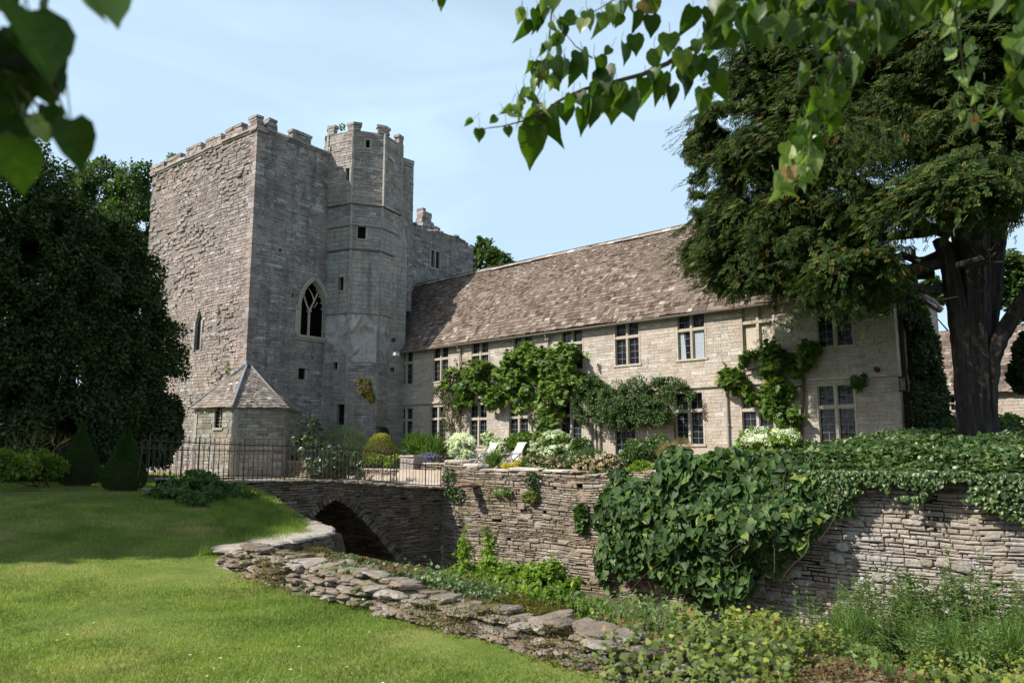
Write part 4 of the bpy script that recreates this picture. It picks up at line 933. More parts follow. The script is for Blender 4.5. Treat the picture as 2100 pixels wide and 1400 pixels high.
def lamp_at(px, py, n, label, w=.26):
    p = at(px, py, n); t_ = thing('wall_lamp', label, 'lamp'); mb = MB(); mb.box((p[0] - w / 2, n - .3, p[2] - .05), (p[0] + w / 2, n - .1, p[2] + .08), .5, 0, .008); mb.tube([[p[0], n - .15, p[2] + .05], [p[0], n, p[2] + .3]], .02, 6); mb.build('housing', M['rust'], t_)
    mb = MB(); mb.quad([p[0] - w / 2 + .02, n - .305, p[2] - .06], [p[0] + w / 2 - .02, n - .305, p[2] - .06], [p[0] + w / 2 - .02, n - .12, p[2] - .065], [p[0] - w / 2 + .02, n - .12, p[2] - .065]); mb.build('glass_front', M['white'], t_); settle(t_, p)
lamp_at(1783, 628, HY, 'dark floodlight high on the shaded house corner under the yew')
p = at(1800, 758, HY); mb = MB(); mb.tube([[p[0], HY - .14, p[2]], [p[0], HY, p[2]]], .09, 10); tag(rebase(mb.build('alarm_bell', M['rust']), p), 'small round black bell on the string course near the house corner', 'bell')
p = at(1846, 785, HY); t_ = thing('wall_lantern', 'black glass lantern hanging on the right corner of the house', 'lantern'); mb = MB(); p[0] += .12
for sx in (-1, 1):
    for sy in (-1, 1): mb.box((p[0] + sx * .09 - .01, HY - .12 + sy * .09 - .01, p[2] - .25), (p[0] + sx * .09 + .01, HY - .12 + sy * .09 + .01, p[2] + .15), .5)
mb.box((p[0] - .12, HY - .24, p[2] + .15), (p[0] + .12, HY, p[2] + .19), .5); mb.box((p[0] - .12, HY - .24, p[2] - .29), (p[0] + .12, HY, p[2] - .25), .5); mb.build('frame', M['rust'], t_)
mb = MB(); mb.box((p[0] - .08, HY - .2, p[2] - .24), (p[0] + .08, HY - .04, p[2] + .14), .5); mb.build('glass', M['glass'], t_); settle(t_, p)

# stone barn far right, seen behind the yew trunk
barn = thing('stone_barn', 'low stone barn with sunlit slate roof behind the yew trunk', 'barn'); mb = MB(); BY = 41.; BF = Fr((0, BY), 0)
b0 = at(1926, 848, BY); bw0 = at(1928, 842, BY); bw1 = at(1958, 812, BY); ezb = at(1926, 806, BY)[2]; rz = at(1926, 683, BY + 2.6)[2]
bh = [(bw0[0], bw1[0], bw0[2], bw1[2])]
stones(mb, BF, -10.6, 6, .2, ezb, (.12, .2), (.25, .6), bh, .014, .006, .01, .01); backing(mb, BF, -10.6, 6, .2, ezb, bh, 0, 1)
stones(mb, Fr((-10.6, BY + 5.2), -90), 0, 5.2, .2, ezb, (.12, .2), (.25, .6)); mb.build('wall', [M['house'], M['mortar_light']], barn)
mb = MB(); slates(mb, [-10.9, BY - .3, ezb - .1], [6.2, BY - .3, ezb - .1], [-10.9, BY + 2.6, rz], [6.2, BY + 2.6, rz], (.26, .16), (.2, .45)); slates(mb, [6.2, BY + 5.5, ezb - .1], [-10.9, BY + 5.5, ezb - .1], [6.2, BY + 2.6, rz], [-10.9, BY + 2.6, rz]); mb.build('roof', M['slate'], barn)
mb = MB(); q = bh[0]; mb.quad([q[0], BY + .1, q[2]], [q[1], BY + .1, q[2]], [q[1], BY + .1, q[3]], [q[0], BY + .1, q[3]], .5, 1)
for i in range(4): x = q[0] + (q[1] - q[0]) * i / 3; mb.box((x - .03, BY, q[2]), (x + .03, BY + .09, q[3]), .5)
for i in range(3): z = q[2] + (q[3] - q[2]) * i / 2; mb.box((q[0], BY + .01, z - .02), (q[1], BY + .085, z + .02), .5)
mb.box((q[0] - .05, BY - .05, q[2] - .1), (q[1] + .05, BY, q[2] - .03), .5); mb.build('window', [M['dress'], M['glass']], barn); settle(barn, (-2, BY + 2.6, .2))

# ------------------------------------------------------------------ retaining wall of the ditch
RW = Fr((0, 18.), 0); rwall = thing('retaining_wall', 'tall dry-stone retaining wall with many small ledges below the flower garden', 'wall')
def rtop(u): return (-.45 if u < -17.9 else -.7 + .03 * n1(u * 1.5)) if u < -11.5 else -.62
mb = MB(); slabp = at(980, 997, 18.)
rh = []
for (px, py, w_, h_) in ((1190, 995, .22, .13), (1070, 1035, .28, .09), (1160, 1033, .12, .08), (1118, 1052, .16, .1), (1045, 1105, .16, .09), (1140, 1000, .12, .08), (985, 1060, .1, .07), (1010, 1150, .14, .07)):
    q = at(px, py, 18.); rh.append((q[0] - w_ / 2, q[0] + w_ / 2, q[2] - h_ / 2, q[2] + h_ / 2))
relR = lambda u, z, n: .05 * noise3(np.stack([u, z, 0 * u], 1), .7) + .02 * noise3(np.stack([u, z, 0 * u + 3], 1), 2.)
for (a_, b_, mi) in ((-19.5, -11.2, 0), (-11.2, 8, 3)):
    stones(mb, RW, a_, b_, -4.3, -.4, (.035, .115) if mi == 0 else (.04, .125), (.07, .42), [h for h in rh if a_ < h[0] < b_], (.03), .024, .014, .028, .035, .012, relief=relR, m=mi, top=rtop, missing=.0015)
backing(mb, RW, -19.5, 8, -4.3, -.75, rh, -.03, 2)
for i in range(190):   # larger stones bedded among the courses
    u = random.uniform(-19, 2); z = random.uniform(-3.9, -1.2); slab(mb, RW.p(u, -.02, z), (random.uniform(.1, .22), .09, random.uniform(.05, .1)), 0, (0, random.uniform(-.1, .1)), .12, m=0 if u < -11.2 else 3)
for i in range(150): # broken top course
    u = random.uniform(-17.9, 6); slab(mb, RW.p(u, random.uniform(-.45, -.02), rtop(u) + random.uniform(-.02, .05)), (random.uniform(.12, .28), random.uniform(.1, .18), random.uniform(.025, .05)), random.uniform(-.3, .3), (0, random.uniform(-.08, .08)), .12, m=0 if u < -11.2 else 3)
mb.quad([-19.5, 18.01, -.8], [8, 18.01, -.8], [8, 18.6, -.8], [-19.5, 18.6, -.8], .5, 2)
mb.build('wall_face', [M['dry'], M['drypale'], M['darkjoint'], M['drypale']], rwall)
mb = MB(); stones(mb, Fr((-19.5, 18.6), -90), 0, .6, -1.4, -.45, (.06, .11), (.15, .35), [], .02, .02, .012, .02)
slab(mb, [-19.0, 18.25, -.42], (.52, .32, .09), 0, (0, 0), .05); slab(mb, [-18.2, 18.3, -.55], (.4, .34, .1), 0, (0, .02), .05)
slab(mb, [-17.2, 18.3, -.66], (.6, .3, .05), 0, (0, 0), .05); slab(mb, [-15.9, 18.3, -.62], (.7, .3, .07), 0, (0, 0), .05); slab(mb, [-14.6, 18.3, -.64], (.6, .3, .05), 0, (0, 0), .05)
mb.build('coping', M['coping'], rwall); 
for (px0, zc_) in ((978, slabp[2]),):
    mb = MB(); slab(mb, [slabp[0] - .05, 17.6, slabp[2] + .04], (.19, .56, .055), .05, (0, 0), .05); mb.build('jutting_step', M['orange'], rwall)
settle(rwall, (-6, 18.2, -4.2))

# ------------------------------------------------------------------ the bridge
BX0, BX1 = -22.2, -19.5
def deck(n): return float(np.interp(n, [5, 8, 10, 12.8, 14.8, 16, 18, 20], [-.98, -.72, -.86, -.9, -1.04, -1.17, -1.3, -1.3]))
AC, AZ, AR, AH = 13.62, -1.47, 2.75, 2.45
def ahalf(z): return None if z > AZ else AR * min(1.2, ((AZ - z) / AH)) ** .75
def ahole(side):
    def f(z):
        q = ahalf(z)
        if q is None: return None
        return (AC - q - .3, AC + q + .3)
    return f
br = thing('stone_footbridge', 'shadowed dry-stone footbridge with a pointed arch across the ditch', 'bridge')
mb = MB()
for fr, u0, u1, sgn in ((Fr((BX1, 0), 90), 9.4, 18.0, 1), (Fr((BX0, 0), -90), -18.0, -9.4, -1)):
    hl = ahole(1) if sgn > 0 else (lambda z: None if ahalf(z) is None else (-AC - ahalf(z) - .3, -AC + ahalf(z) + .3))
    stones(mb, fr, u0, u1, -4.3, -.8, (.045, .09), (.13, .4), [hl], .025, .025, .014, .022, .05, .01, top=lambda u: deck(abs(u)) - .03, missing=.004)
    hb = (lambda z, s=sgn: None if ahalf(z) is None else (s * AC - ahalf(z) - .02, s * AC + ahalf(z) + .02))
    zz = np.arange(-4.3, -1.45, .1)
    for z in zz:
        for p_, q_ in free_spans(u0, u1, z, z + .1, [hb]): mb.quad(fr.p(p_, -.04, z), fr.p(q_, -.04, z), fr.p(q_, -.04, z + .1), fr.p(p_, -.04, z + .1), .5, 1)
for X_, o_ in ((BX1, -.05), (BX0, .05)):
    for q in np.arange(9.4, 17.9, .3): mb.quad([X_ + o_, q, -1.4], [X_ + o_, q + .3, -1.4], [X_ + o_, q + .3, deck(q + .3) - .08], [X_ + o_, q, deck(q) - .08], .5, 1)
mb.build('parapet_wall', [M['bridge'], M['darkjoint']], br)
pts = []
for i in range(41):
    s = i / 40; z = AZ - AH * 1.12 * (1 - s) ** 1.45; pts.append((AC - (ahalf(z) or 0), z))
pts = pts + [(2 * AC - p_, z) for p_, z in pts[::-1][1:]]
mb = MB(); acc = 0
P = [np.array(p_) for p_ in pts]; L_ = [0]
for i in range(1, len(P)): L_.append(L_[-1] + np.linalg.norm(P[i] - P[i - 1]))
def onarc(s):
    x = np.interp(s, L_, [p_[0] for p_ in P]); z = np.interp(s, L_, [p_[1] for p_ in P]); return np.array([x, z])
for X_, sg in ((BX1, 1), (BX0, -1)):
    s = 0.; mb = MB()
    while s < L_[-1] - .05:
        w = random.uniform(.035, .085); c0 = onarc(s + w / 2); c1 = onarc(s + w / 2 + .01); tgt = (c1 - c0) / np.linalg.norm(c1 - c0); nrm = np.array([-tgt[1], tgt[0]])
        if nrm[1] < 0 and abs(c0[0] - AC) < .1: nrm = -nrm
        if (c0[0] - AC) * nrm[0] < 0 and abs(c0[0] - AC) >= .1: nrm = -nrm
        h = random.uniform(.18, .34); cc = c0 + nrm * (h / 2 - .02)
        mb.obox([X_ - sg * .12, cc[0], cc[1]], (.135 + random.uniform(-.02, .03), w / 2 - .005, h / 2), ([1, 0, 0], [0, tgt[0], tgt[1]], [0, nrm[0], nrm[1]]), jit=.02); s += w
    mb.build('arch_ring', M['bridge'], br)
mb = MB()
for i in range(len(P) - 1):
    x = BX0 + .25
    while x < BX1 - .25:
        e = min(x + random.uniform(.2, .5), BX1 - .25); dz = random.uniform(-.015, .015); mb.quad([x, P[i][0], P[i][1] + dz], [e, P[i][0], P[i][1] + dz], [e, P[i + 1][0], P[i + 1][1] + dz], [x, P[i + 1][0], P[i + 1][1] + dz], random.random()); x = e
for i in (0, -1): mb.quad([BX0, P[i][0], -4.3], [BX1, P[i][0], -4.3], [BX1, P[i][0], P[i][1]], [BX0, P[i][0], P[i][1]])
mb.build('barrel_vault', M['bridge'], br)
mb = MB(); ns = np.arange(9.2, 19.6, .4)
for a_, b_ in zip(ns[:-1], ns[1:]):
    mb.quad([BX0, a_, deck(a_)], [BX1, a_, deck(a_)], [BX1, b_, deck(b_)], [BX0, b_, deck(b_)], .5)
mb.build('deck', M['gravel'], br)
for X_ in (BX1 + .02, BX0):
    n_ = 9.3; mb = MB()
    while n_ < 18.1:
        l = random.uniform(.25, .7); slab(mb, [X_ - .13 * (1 if X_ > -20 else -1), n_ + l / 2, deck(n_ + l / 2) + .0], (.24, l / 2, random.uniform(.03, .055)), 0, (random.uniform(-.05, .05), 0), .1); n_ += l
    mb.build('edge_slabs', M['lowwall'], br)
settle(br, ((BX0 + BX1) / 2, AC, -4.2))
# ------------------------------------------------------------------ iron railings on the bridge
def railing(x, n0, n1_, sp, hts, base, label, scroll=True, group='iron railings of the bridge'):
    r = thing('iron_railing', label, 'railing', group); ax = ([1, 0, 0], [0, 1, 0], [0, 0, 1]); N = int((n1_ - n0) / sp)
    bars = [(n0 + (n1_ - n0) * i / N) for i in range(N + 1)]; proto = None
    for i, n in enumerate(bars):
        h = np.interp(n, *hts); z0 = base(n) + .02
        if proto is None:
            m_ = MB(); m_.tube([[0, 0, 0], [0, 0, .97]], .0085, 5, .5); m_.tube([[0, 0, .93], [0, 0, .96], [0, 0, 1.0]], [.008, .014, .002], 5, .5)
            for s in (-1, 1): m_.tube([[0, 0, .86], [0, s * .035, .895], [0, s * .05, .875]], [.006, .006, .004], 4, .5)
            proto = m_.build('bar', M['iron'], r); o = proto
        else: o = proto.copy(); COL.objects.link(o); o.parent = r
        o.location = (x + random.uniform(-.006, .006), n, z0); o.scale = (1, 1, h * (1.03 if i % 2 else .985)); o.rotation_euler = (random.uniform(-.012, .012), random.uniform(-.01, .01), 0)
    for f in (.86, .08):
        m_ = MB(); q = [[x, n, base(n) + .02 + f * np.interp(n, *hts)] for n in bars]
        m_.tube(q, .014, 5, .5); m_.build('rail', M['iron'], r)
    for n in bars[::9] + [bars[-1]]:
        m_ = MB(); m_.tube([[x, n, base(n)], [x, n, base(n) + np.interp(n, *hts) * 1.02]], .019, 6, .5); m_.build('post', M['iron'], r)
    if scroll:
        h = base(n0) + np.interp(n0, *hts) * .87; m_ = MB(); m_.tube([[x, n0, h + .02], [x, n0 - .14, h + .03], [x, n0 - .2, h - .03], [x, n0 - .16, h - .1], [x, n0 - .24, base(n0)]], .014, 6, .5); m_.build('scroll_end', M['iron'], r)
    settle(r, (x, (n0 + n1_) / 2, base((n0 + n1_) / 2)))
railing(BX1 - .08, 8.1, 15.9, .14, ([8, 10, 12.7, 14.8, 15.9], [1.08, 1.15, 1.13, 1.15, 1.15]), deck, 'long ornate iron railing along the near edge of the bridge')
railing(BX1 - .08, 16.0, 17.95, .135, ([16, 17, 17.9], [.88, .82, .74]), lambda n: deck(n) - .0, 'short lower iron railing panel at the garden end of the bridge', False)
railing(BX0 + .1, 8.6, 17.4, .16, ([8, 18], [.95, 1.0]), deck, 'iron railing along the far edge of the bridge')

# ------------------------------------------------------------------ low garden walls, pillar and yard behind the bridge
def drywall(name, a_, b_, zb, zt, th, label, cat='wall', ch=(.05, .1), mat='drypale', group=None):
    a_ = np.array(a_, float); b_ = np.array(b_, float); d = b_ - a_; L = np.linalg.norm(d); yaw = math.degrees(atan2(d[1], d[0])); mb = MB()
    fr = Fr(a_, yaw); stones(mb, fr, 0, L, zb, zt, ch, (.12, .4), [], .02, .02, .014, .02, .03, .008); backing(mb, fr, 0, L, zb, zt, [], -.02, 1)
    fr2 = Fr(b_ - fr.W[:2] * th, yaw + 180); stones(mb, fr2, 0, L, zb, zt, ch, (.12, .4), [], .02, .02, .014, .02, .03, .008)
    for q, y2 in ((b_, yaw + 90), (a_ - fr.W[:2] * th, yaw - 90)): f3 = Fr(q, y2); stones(mb, f3, 0, th, zb, zt, ch, (.12, .3), [], .02, .02, .014, .02)
    x = 0
    while x < L:
        l = random.uniform(.3, .7); slab(mb, fr.p(min(x + l / 2, L), -th / 2, zt + .02), (l / 2 + .01, th / 2 + .05, .035), radians(yaw), (0, 0), .07, m=2); x += l
    o = mb.build(name, [M[mat], M['darkjoint'], M['coping']]); tag(rebase(o, (*((a_ + b_) / 2), zb)), label, cat, group); return o
drywall('low_garden_wall', (-33.2, 18.9), (-29.4, 19.5), -1.3, -.55, .4, 'low dry-stone bed wall beside the hexagonal shed', mat='dry')
drywall('low_garden_wall', (-28.6, 19.5), (-23.9, 19.5), -1.3, -.82, .4, 'low dry-stone wall left of the square pillar behind the railings', mat='dry')
drywall('low_garden_wall', (-23.2, 19.9), (-19.9, 19.9), -1.3, -.55, .4, 'low dry-stone wall between the square pillar and the ditch corner', mat='dry')
p = atz(836, 988, -1.25); pl = thing('stone_pillar', 'squat square stone pillar standing behind the railings', 'pillar'); mb = MB()
mb.box((p[0] - .48, p[1], -1.3), (p[0] + .32, p[1] + .6, -.28), .4, 0, .02); mb.build('shaft', M['turret'], pl); mb = MB(); mb.box((p[0] - .52, p[1] - .04, -.279), (p[0] + .36, p[1] + .64, -.22), .7, 0, .015); mb.build('cap', M['coping'], pl); settle(pl, (p[0], p[1] + .3, -1.3))
mb = MB(); slab(mb, [-20.75, 18.6, -1.2], (1.1, .5, .06), 0, (0, 0), .04); tag(rebase(mb.build('stone_step', M['coping']), (-20.75, 18.6, -1.26)), 'long flat stone step where the bridge meets the garden', 'step')

# ------------------------------------------------------------------ lawn-side walls of the ditch
cw = thing('ditch_coping_wall', 'curved pale-capped stone wall ending in a point beside the bridge', 'wall'); mb = MB()
poly = [(-19.45, 11.15), (-16.2, 9.95), (-13.6, 9.0), (-12.2, 8.45), (-11.55, 8.0), (-11.3, 7.5), (-11.0, 6.7), (-10.75, 6.1)]
pw = [np.array(p_) for p_ in poly]
for i in range(len(pw) - 1):
    A_2, B_2 = pw[i], pw[i + 1]; d = B_2 - A_2; fr = Fr(B_2, math.degrees(atan2(-d[1], -d[0]))); L = np.linalg.norm(d)
    stones(mb, fr, 0, L, -4.2, -1.52, (.06, .13), (.15, .45), [], .03, .03, .014, .022, .04, .01); backing(mb, fr, 0, L, -4.2, -1.5, [], -.02, 1)
mb.build('wall_face', [M['dry'], M['darkjoint']], cw); mb = MB()
def ptl(s):
    for i in range(len(pw) - 1):
        L = np.linalg.norm(pw[i + 1] - pw[i])
        if s <= L: d = (pw[i + 1] - pw[i]) / L; return pw[i] + d * s, d
        s -= L
    return pw[-1], (pw[-1] - pw[-2]) / np.linalg.norm(pw[-1] - pw[-2])
tot = sum(np.linalg.norm(pw[i + 1] - pw[i]) for i in range(len(pw) - 1)); s = 0
while s < tot:
    l = random.uniform(.35, .75); c, d = ptl(s + l / 2); nrm = np.array([d[1], -d[0]]); wd = .18 + .16 * float(sst(np.array(s), tot - 4, tot - 2.5)); c = c + nrm * (wd - .06)
    slab(mb, [c[0], c[1], -1.47 + random.uniform(-.015, .02)], (l / 2 + .02, wd, .05), atan2(d[1], d[0]), (random.uniform(-.03, .03), random.uniform(-.03, .03)), .09)
    if tot - 3.4 < s < tot - .9: c2 = c + nrm * wd * 1.1; slab(mb, [c2[0], c2[1], -1.49 + random.uniform(-.015, .02)], (l / 2 + .05, .3, .045), atan2(d[1], d[0]) + random.uniform(-.3, .3), (0, 0), .12)
    s += l
mb.build('coping', M['coping'], cw); settle(cw, (-13, 8.3, -4.2))
lw = thing('low_boundary_wall', 'low tumbledown mossy stone wall between the lawn and the ditch', 'wall'); mb = MB()
u = -11.0
for row in range(9):
    x = -11.0 + row * .1 + random.random() * .2
    while x < 4.5:
        l = random.choice((random.uniform(.09, .2), random.uniform(.16, .34))); h = random.uniform(.02, .033)
        lowr = .09 * float(sst(np.array(x), -8.5, -4.6)); zt = -1.84 + row * .057 + .035 * n1(x * .9, row) - lowr
        n_ = float(edge(x + l / 2)) - .16 + .03 * row + random.uniform(-.07, .05)
        if random.random() > (.3 if row == 8 else .04): slab(mb, [x + l / 2, n_, zt + .06], (l / 2 + .01, random.uniform(.1, .18), h), random.uniform(-.12, .12) - .1, (random.uniform(-.12, .12), random.uniform(-.08, .08)), .2)
        x += l * .99
for i in range(260):
    x = random.uniform(-10.7, -3.2) if i % 3 else random.uniform(-9, -6); n_ = float(edge(x)) + random.uniform(-.02, .42); slab(mb, [x, n_, h1(x, n_) - .01], (random.uniform(.05, .14), random.uniform(.05, .11), random.uniform(.02, .045)), random.uniform(0, 3), (random.uniform(-.15, .15), random.uniform(-.15, .15)), .22)
for (px, py, l) in ((520, 1128, .34), (570, 1133, .33), (640, 1143, .4), (700, 1155, .4), (750, 1163, .38)):
    p = atz(px, py, -1.42); slab(mb, [p[0], p[1], -1.45], (l * .7, .17, .05), -.5 + random.uniform(-.2, .2), (random.uniform(-.06, .06), random.uniform(-.06, .06)), .16)
mb.build('stones', M['lowwall'], lw, smooth=False)
mb = MB(); V = []; ts_ = np.arange(-11., 5, .3)
for t_ in ts_: e_ = float(edge(t_)); V += [[t_, e_ - .06, -2.1], [t_, e_ + .02, -1.5 - .1 * float(sst(np.array(t_), -8.5, -4.6))]]
mb.add(V, [[2 * i, 2 * i + 2, 2 * i + 3, 2 * i + 1] for i in range(len(ts_) - 1)], .5); mb.build('packing', M['darkjoint'], lw)
lwp = lw
# ------------------------------------------------------------------ planting
def Bw(px, py, rx, ry, n, rn=.3):
    'lumpy ellipsoid against a wall plane y = n, given by the pixels it covers'
    c = at(px, py, n); hx = (at(px + rx, py, n)[0] - at(px - rx, py, n)[0]) / 2; hz = (at(px, py - ry, n)[2] - at(px, py + ry, n)[2]) / 2
    return (c[0], c[1], c[2], hx, rn, hz)
def Bf(px, py, rx, ry, n, k=1.):
    c = at(px, py, n); s = (c @ FW) / F_; return (c[0], c[1], c[2], rx * s, rx * s * k, ry * s)
def BX(px, py, rx, ry, x, k=.9):
    return Bf(px, py, rx, ry, atx(px, py, x)[1], k)
def plant(name, label, cat, blobs, n, size, mat, tpl=T_LEAF, base=None, group=None, part='foliage', extra=None, stems=0, **kw):
    t_ = thing(name, label, cat, group); mb = MB(); foliage(mb, blobs, n, size, tpl, **kw); mb.build(part, M[mat], t_)
    b = np.array(blobs); c = b[:, :3].mean(0)
    if base is None: base = (c[0], c[1], h1(c[0], c[1]))
    if stems:
        mb = MB()
        for i in range(stems):
            q = b[rng.integers(len(b))]; s0 = np.array([base[0] + random.uniform(-.4, .4) * q[3], base[1] + random.uniform(-.2, .2), base[2]]); limb(mb, s0, q[:3] + rng.uniform(-.4, .4, 3) * q[3:6], .02, .006, 5, .3)
        mb.build('stem', M['twig'], t_)
    if extra: extra(t_, blobs)
    settle(t_, base); return t_
def blossoms(n, size, mat, heads=1, hr=.07, upper=.2, tpl=T_STAR, shell=(.85, 1.05), name='blossom'):
    'flower heads on the upper outside of the plant; each head a ball of small florets'
    def f(t_, blobs):
        mb = MB(); p, o = blob_points(blobs, n * 3, shell, .25, 1.5, -.9); k = o[:, 2] > -upper; k &= (o[:, 1] < .5); p = p[k][:n]; o = o[k][:n]
        if heads > 1:
            q = np.repeat(p, heads, 0); d = rdir(len(q)); R = np.repeat(rng.uniform(.7, 1.2, len(p)) * hr, heads); q = q + d * R[:, None] * [1, 1, .8]
            scatter(mb, tpl, q, rdir(len(q)) + d * .2, d, size * rng.uniform(.8, 1.2, len(q)))
        else: scatter(mb, tpl, p, rdir(len(p)), o + [0, -.5, .3], size * rng.uniform(.7, 1.3, len(p)))
        mb.build(name, M[mat], t_)
    return f

# climbers on the house front
def vine(label, stems, blobs, n, size, mat, tpl, name='climbing_plant', **kw):
    t_ = thing(name, label, 'climber'); mb = MB()
    for (path, r0) in stems:
        mb.tube([at(x, y, HY - .14 - .05 * random.random()) for x, y in path], np.linspace(r0, r0 * .45, len(path)), 7, rough=.15)
    mb.build('stem', M['twig'], t_); mb = MB(); foliage(mb, blobs, n, size, tpl, **kw); mb.build('foliage', M[mat], t_)
    p = at(*stems[0][0][0], HY - .14); settle(t_, (p[0], p[1], h1(p[0], p[1] - .3))); return t_
vine('big bright green wisteria climbing over the middle of the house front', [([(1120, 925), (1118, 860), (1105, 800), (1060, 770), (1000, 750)], .09), ([(1118, 860), (1130, 800), (1165, 760)], .06), ([(1125, 925), (1123, 870), (1112, 820)], .05)],
     [Bw(1000, 770, 52, 36, 26.6, .4), Bw(975, 800, 30, 26, 26.6, .35), Bw(1050, 758, 50, 30, 26.55, .45), Bw(1160, 735, 34, 26, 26.5, .5), Bw(940, 790, 30, 34, 26.6, .35), Bw(1100, 745, 45, 36, 26.5, .5), Bw(1150, 750, 42, 34, 26.5, .5), Bw(1110, 800, 52, 40, 26.5, .5), Bw(1015, 812, 28, 24, 26.5, .35), Bw(1180, 775, 32, 28, 26.6, .4), Bw(1112, 855, 26, 45, 26.45, .3), Bw(1085, 905, 34, 22, 26.3, .35), Bw(1140, 850, 16, 30, 26.6, .25), Bw(1060, 735, 26, 16, 26.5, .3), Bw(1145, 735, 22, 12, 26.5, .3)],
     11000, .21, 'L_vine', T_PALM, droop=.9, clump=2.2, thresh=-.1, rough=.5)
vine('grey-green bushy climber hung above the garden door', [([(1225, 930), (1222, 870), (1245, 820)], .05), ([(1385, 900), (1382, 850), (1350, 810)], .04)],
     [Bw(1215, 800, 32, 34, 26.6, .4), Bw(1205, 840, 28, 28, 26.5, .4), Bw(1260, 828, 38, 42, 26.4, .5), Bw(1305, 822, 38, 46, 26.4, .5), Bw(1350, 820, 38, 48, 26.4, .5), Bw(1210, 830, 34, 44, 26.5, .45), Bw(1280, 862, 60, 22, 26.4, .4), Bw(1395, 812, 28, 26, 26.5, .4), Bw(1370, 790, 30, 16, 26.5, .3), Bw(1290, 850, 60, 22, 26.5, .4), Bw(1345, 850, 30, 26, 26.5, .35)],
     24000, .085, 'L_jasmine', T_OVAL, droop=.4, clump=3., thresh=-.2, rough=.3)
vine('second wisteria trained across the right end of the house', [([(1640, 930), (1645, 860), (1648, 780), (1642, 735), (1590, 745), (1530, 760), (1490, 770)], .06), ([(1648, 790), (1600, 800), (1560, 820)], .035)],
     [Bw(1500, 772, 28, 22, 26.6, .3), Bw(1535, 750, 30, 26, 26.6, .35), Bw(1580, 735, 34, 28, 26.6, .35), Bw(1630, 728, 36, 26, 26.6, .35), Bw(1665, 715, 16, 14, 26.7, .25), Bw(1600, 765, 40, 16, 26.7, .25), Bw(1570, 812, 32, 22, 26.5, .3), Bw(1600, 840, 28, 18, 26.5, .3), Bw(1612, 868, 32, 22, 26.4, .3), Bw(1595, 800, 26, 18, 26.6, .25), Bw(1520, 790, 16, 14, 26.7, .2), Bw(1760, 775, 8, 20, 26.8, .12)],
     5000, .2, 'L_vine', T_PALM, droop=.8, clump=2.2, thresh=-.1, rough=.45)
vine('thin reddish rose climbing the wall left of the wisteria', [([(928, 925), (926, 860), (932, 800), (940, 760)], .03), ([(926, 900), (915, 830), (905, 800)], .02)],
     [Bw(930, 800, 26, 42, 26.7, .25), Bw(908, 800, 20, 16, 26.7, .2), Bw(928, 850, 22, 40, 26.6, .25), Bw(922, 900, 26, 26, 26.3, .4), Bw(948, 760, 14, 26, 26.7, .2), Bw(915, 930, 24, 20, 26.2, .4)],
     5200, .085, 'L_rose', T_OVAL, droop=.5, clump=3.5, thresh=-.05, rough=.5)
vine('small bright ivy patch on the turret foot', [([(770, 880), (752, 830), (755, 790)], .02)], [Bf(750, 790, 20, 24, 23.2, .5), Bf(760, 815, 12, 12, 23.2, .5), Bf(742, 778, 12, 8, 23.2, .5)], 2600, .07, 'L_moss', T_LEAF, name='ivy', droop=.8, clump=4.)
plant('gable_ivy', 'dark ivy and shrubs smothering the shaded gable end', 'ivy', [(-6.95, 28.4, 1.2, .45, 1.2, 1.9), (-7., 29.6, 1.6, .4, 1.1, 2.1), (-7., 30.5, 1.4, .35, .8, 2.), (-6.95, 29.2, 3.4, .4, 1.2, 1.0), (-6.95, 27.7, .2, .4, .7, .9), (-7., 28.4, 4.5, .35, 1.1, .8)], 22000, .11, 'L_holly', T_OVAL, (-6.7, 30, -.1), clump=2.5)

# garden plants behind the railings and the wall
def gz_(p): return h1(p[0], p[1])
def dome(px, py, rx, ry, n, label, mat='L_gold', cat='topiary', name='clipped_bush', num=16000, size=.045):
    c = at(px, py, n); s = (c @ FW) / F_; R = rx * s; zb = gz_(c); hz = c[2] + ry * s - zb; t_ = thing(name, label, cat); mb = MB(); d = rdir(num); d[:, 2] = np.abs(d[:, 2]); bump = 1 + .03 * noise3(d * 2.2, 1.)
    p = d * np.array([R, R, hz]) * (bump * rng.uniform(.95, 1.01, num))[:, None] + [c[0], c[1], zb]; scatter(mb, T_LEAF, p, unit(d + rdir(num) * .8), unit(d + rdir(num) * .5), size); mb.build('foliage', M[mat], t_)
    mb = MB(); q = MB(); dd = rdir(4); mb.tube([[c[0], c[1], zb], [c[0], c[1], zb + hz * .8]], [R * .85, R * .3], 12); mb.build('trunk', M['twig'], t_); settle(t_, (c[0], c[1], zb))
dome(781, 930, 39, 42, 24.2, 'smooth golden-yellow clipped dome bush behind the railings')
plant('leafy_shrub', 'tall loose shrub with large pale leaves behind the middle railings', 'shrub', [Bf(650, 935, 34, 34, 18.9), Bf(690, 948, 36, 26, 18.9), Bf(640, 890, 18, 36, 19), Bf(668, 965, 44, 18, 18.8), Bf(720, 950, 28, 18, 19), Bf(616, 900, 12, 26, 19)], 1500, .2, 'L_dark', T_OVAL, None, stems=12, clump=2.5, thresh=-.05, droop=.1, rough=.5)
plant('feathery_bush', 'feathery fennel bush between the turret and the golden dome', 'shrub', [Bf(712, 905, 44, 34, 22.8), Bf(690, 890, 20, 22, 23), Bf(735, 915, 30, 22, 23)], 9000, .15, 'L_shrub', T_BLADE, None, droop=-.8, wid=.5)
plant('dark_bush', 'dark rounded bush at the turret foot behind the golden dome', 'shrub', [Bf(780, 885, 18, 12, 25), Bf(778, 900, 20, 12, 25)], 2500, .07, 'L_holly')
plant('strap_leaf_clump', 'bright strap-leaved clump right of the golden dome', 'plant', [Bf(858, 920, 24, 16, 24.5)], 700, .6, 'L_blade', T_BLADE, None, droop=-1.2, wid=.9)
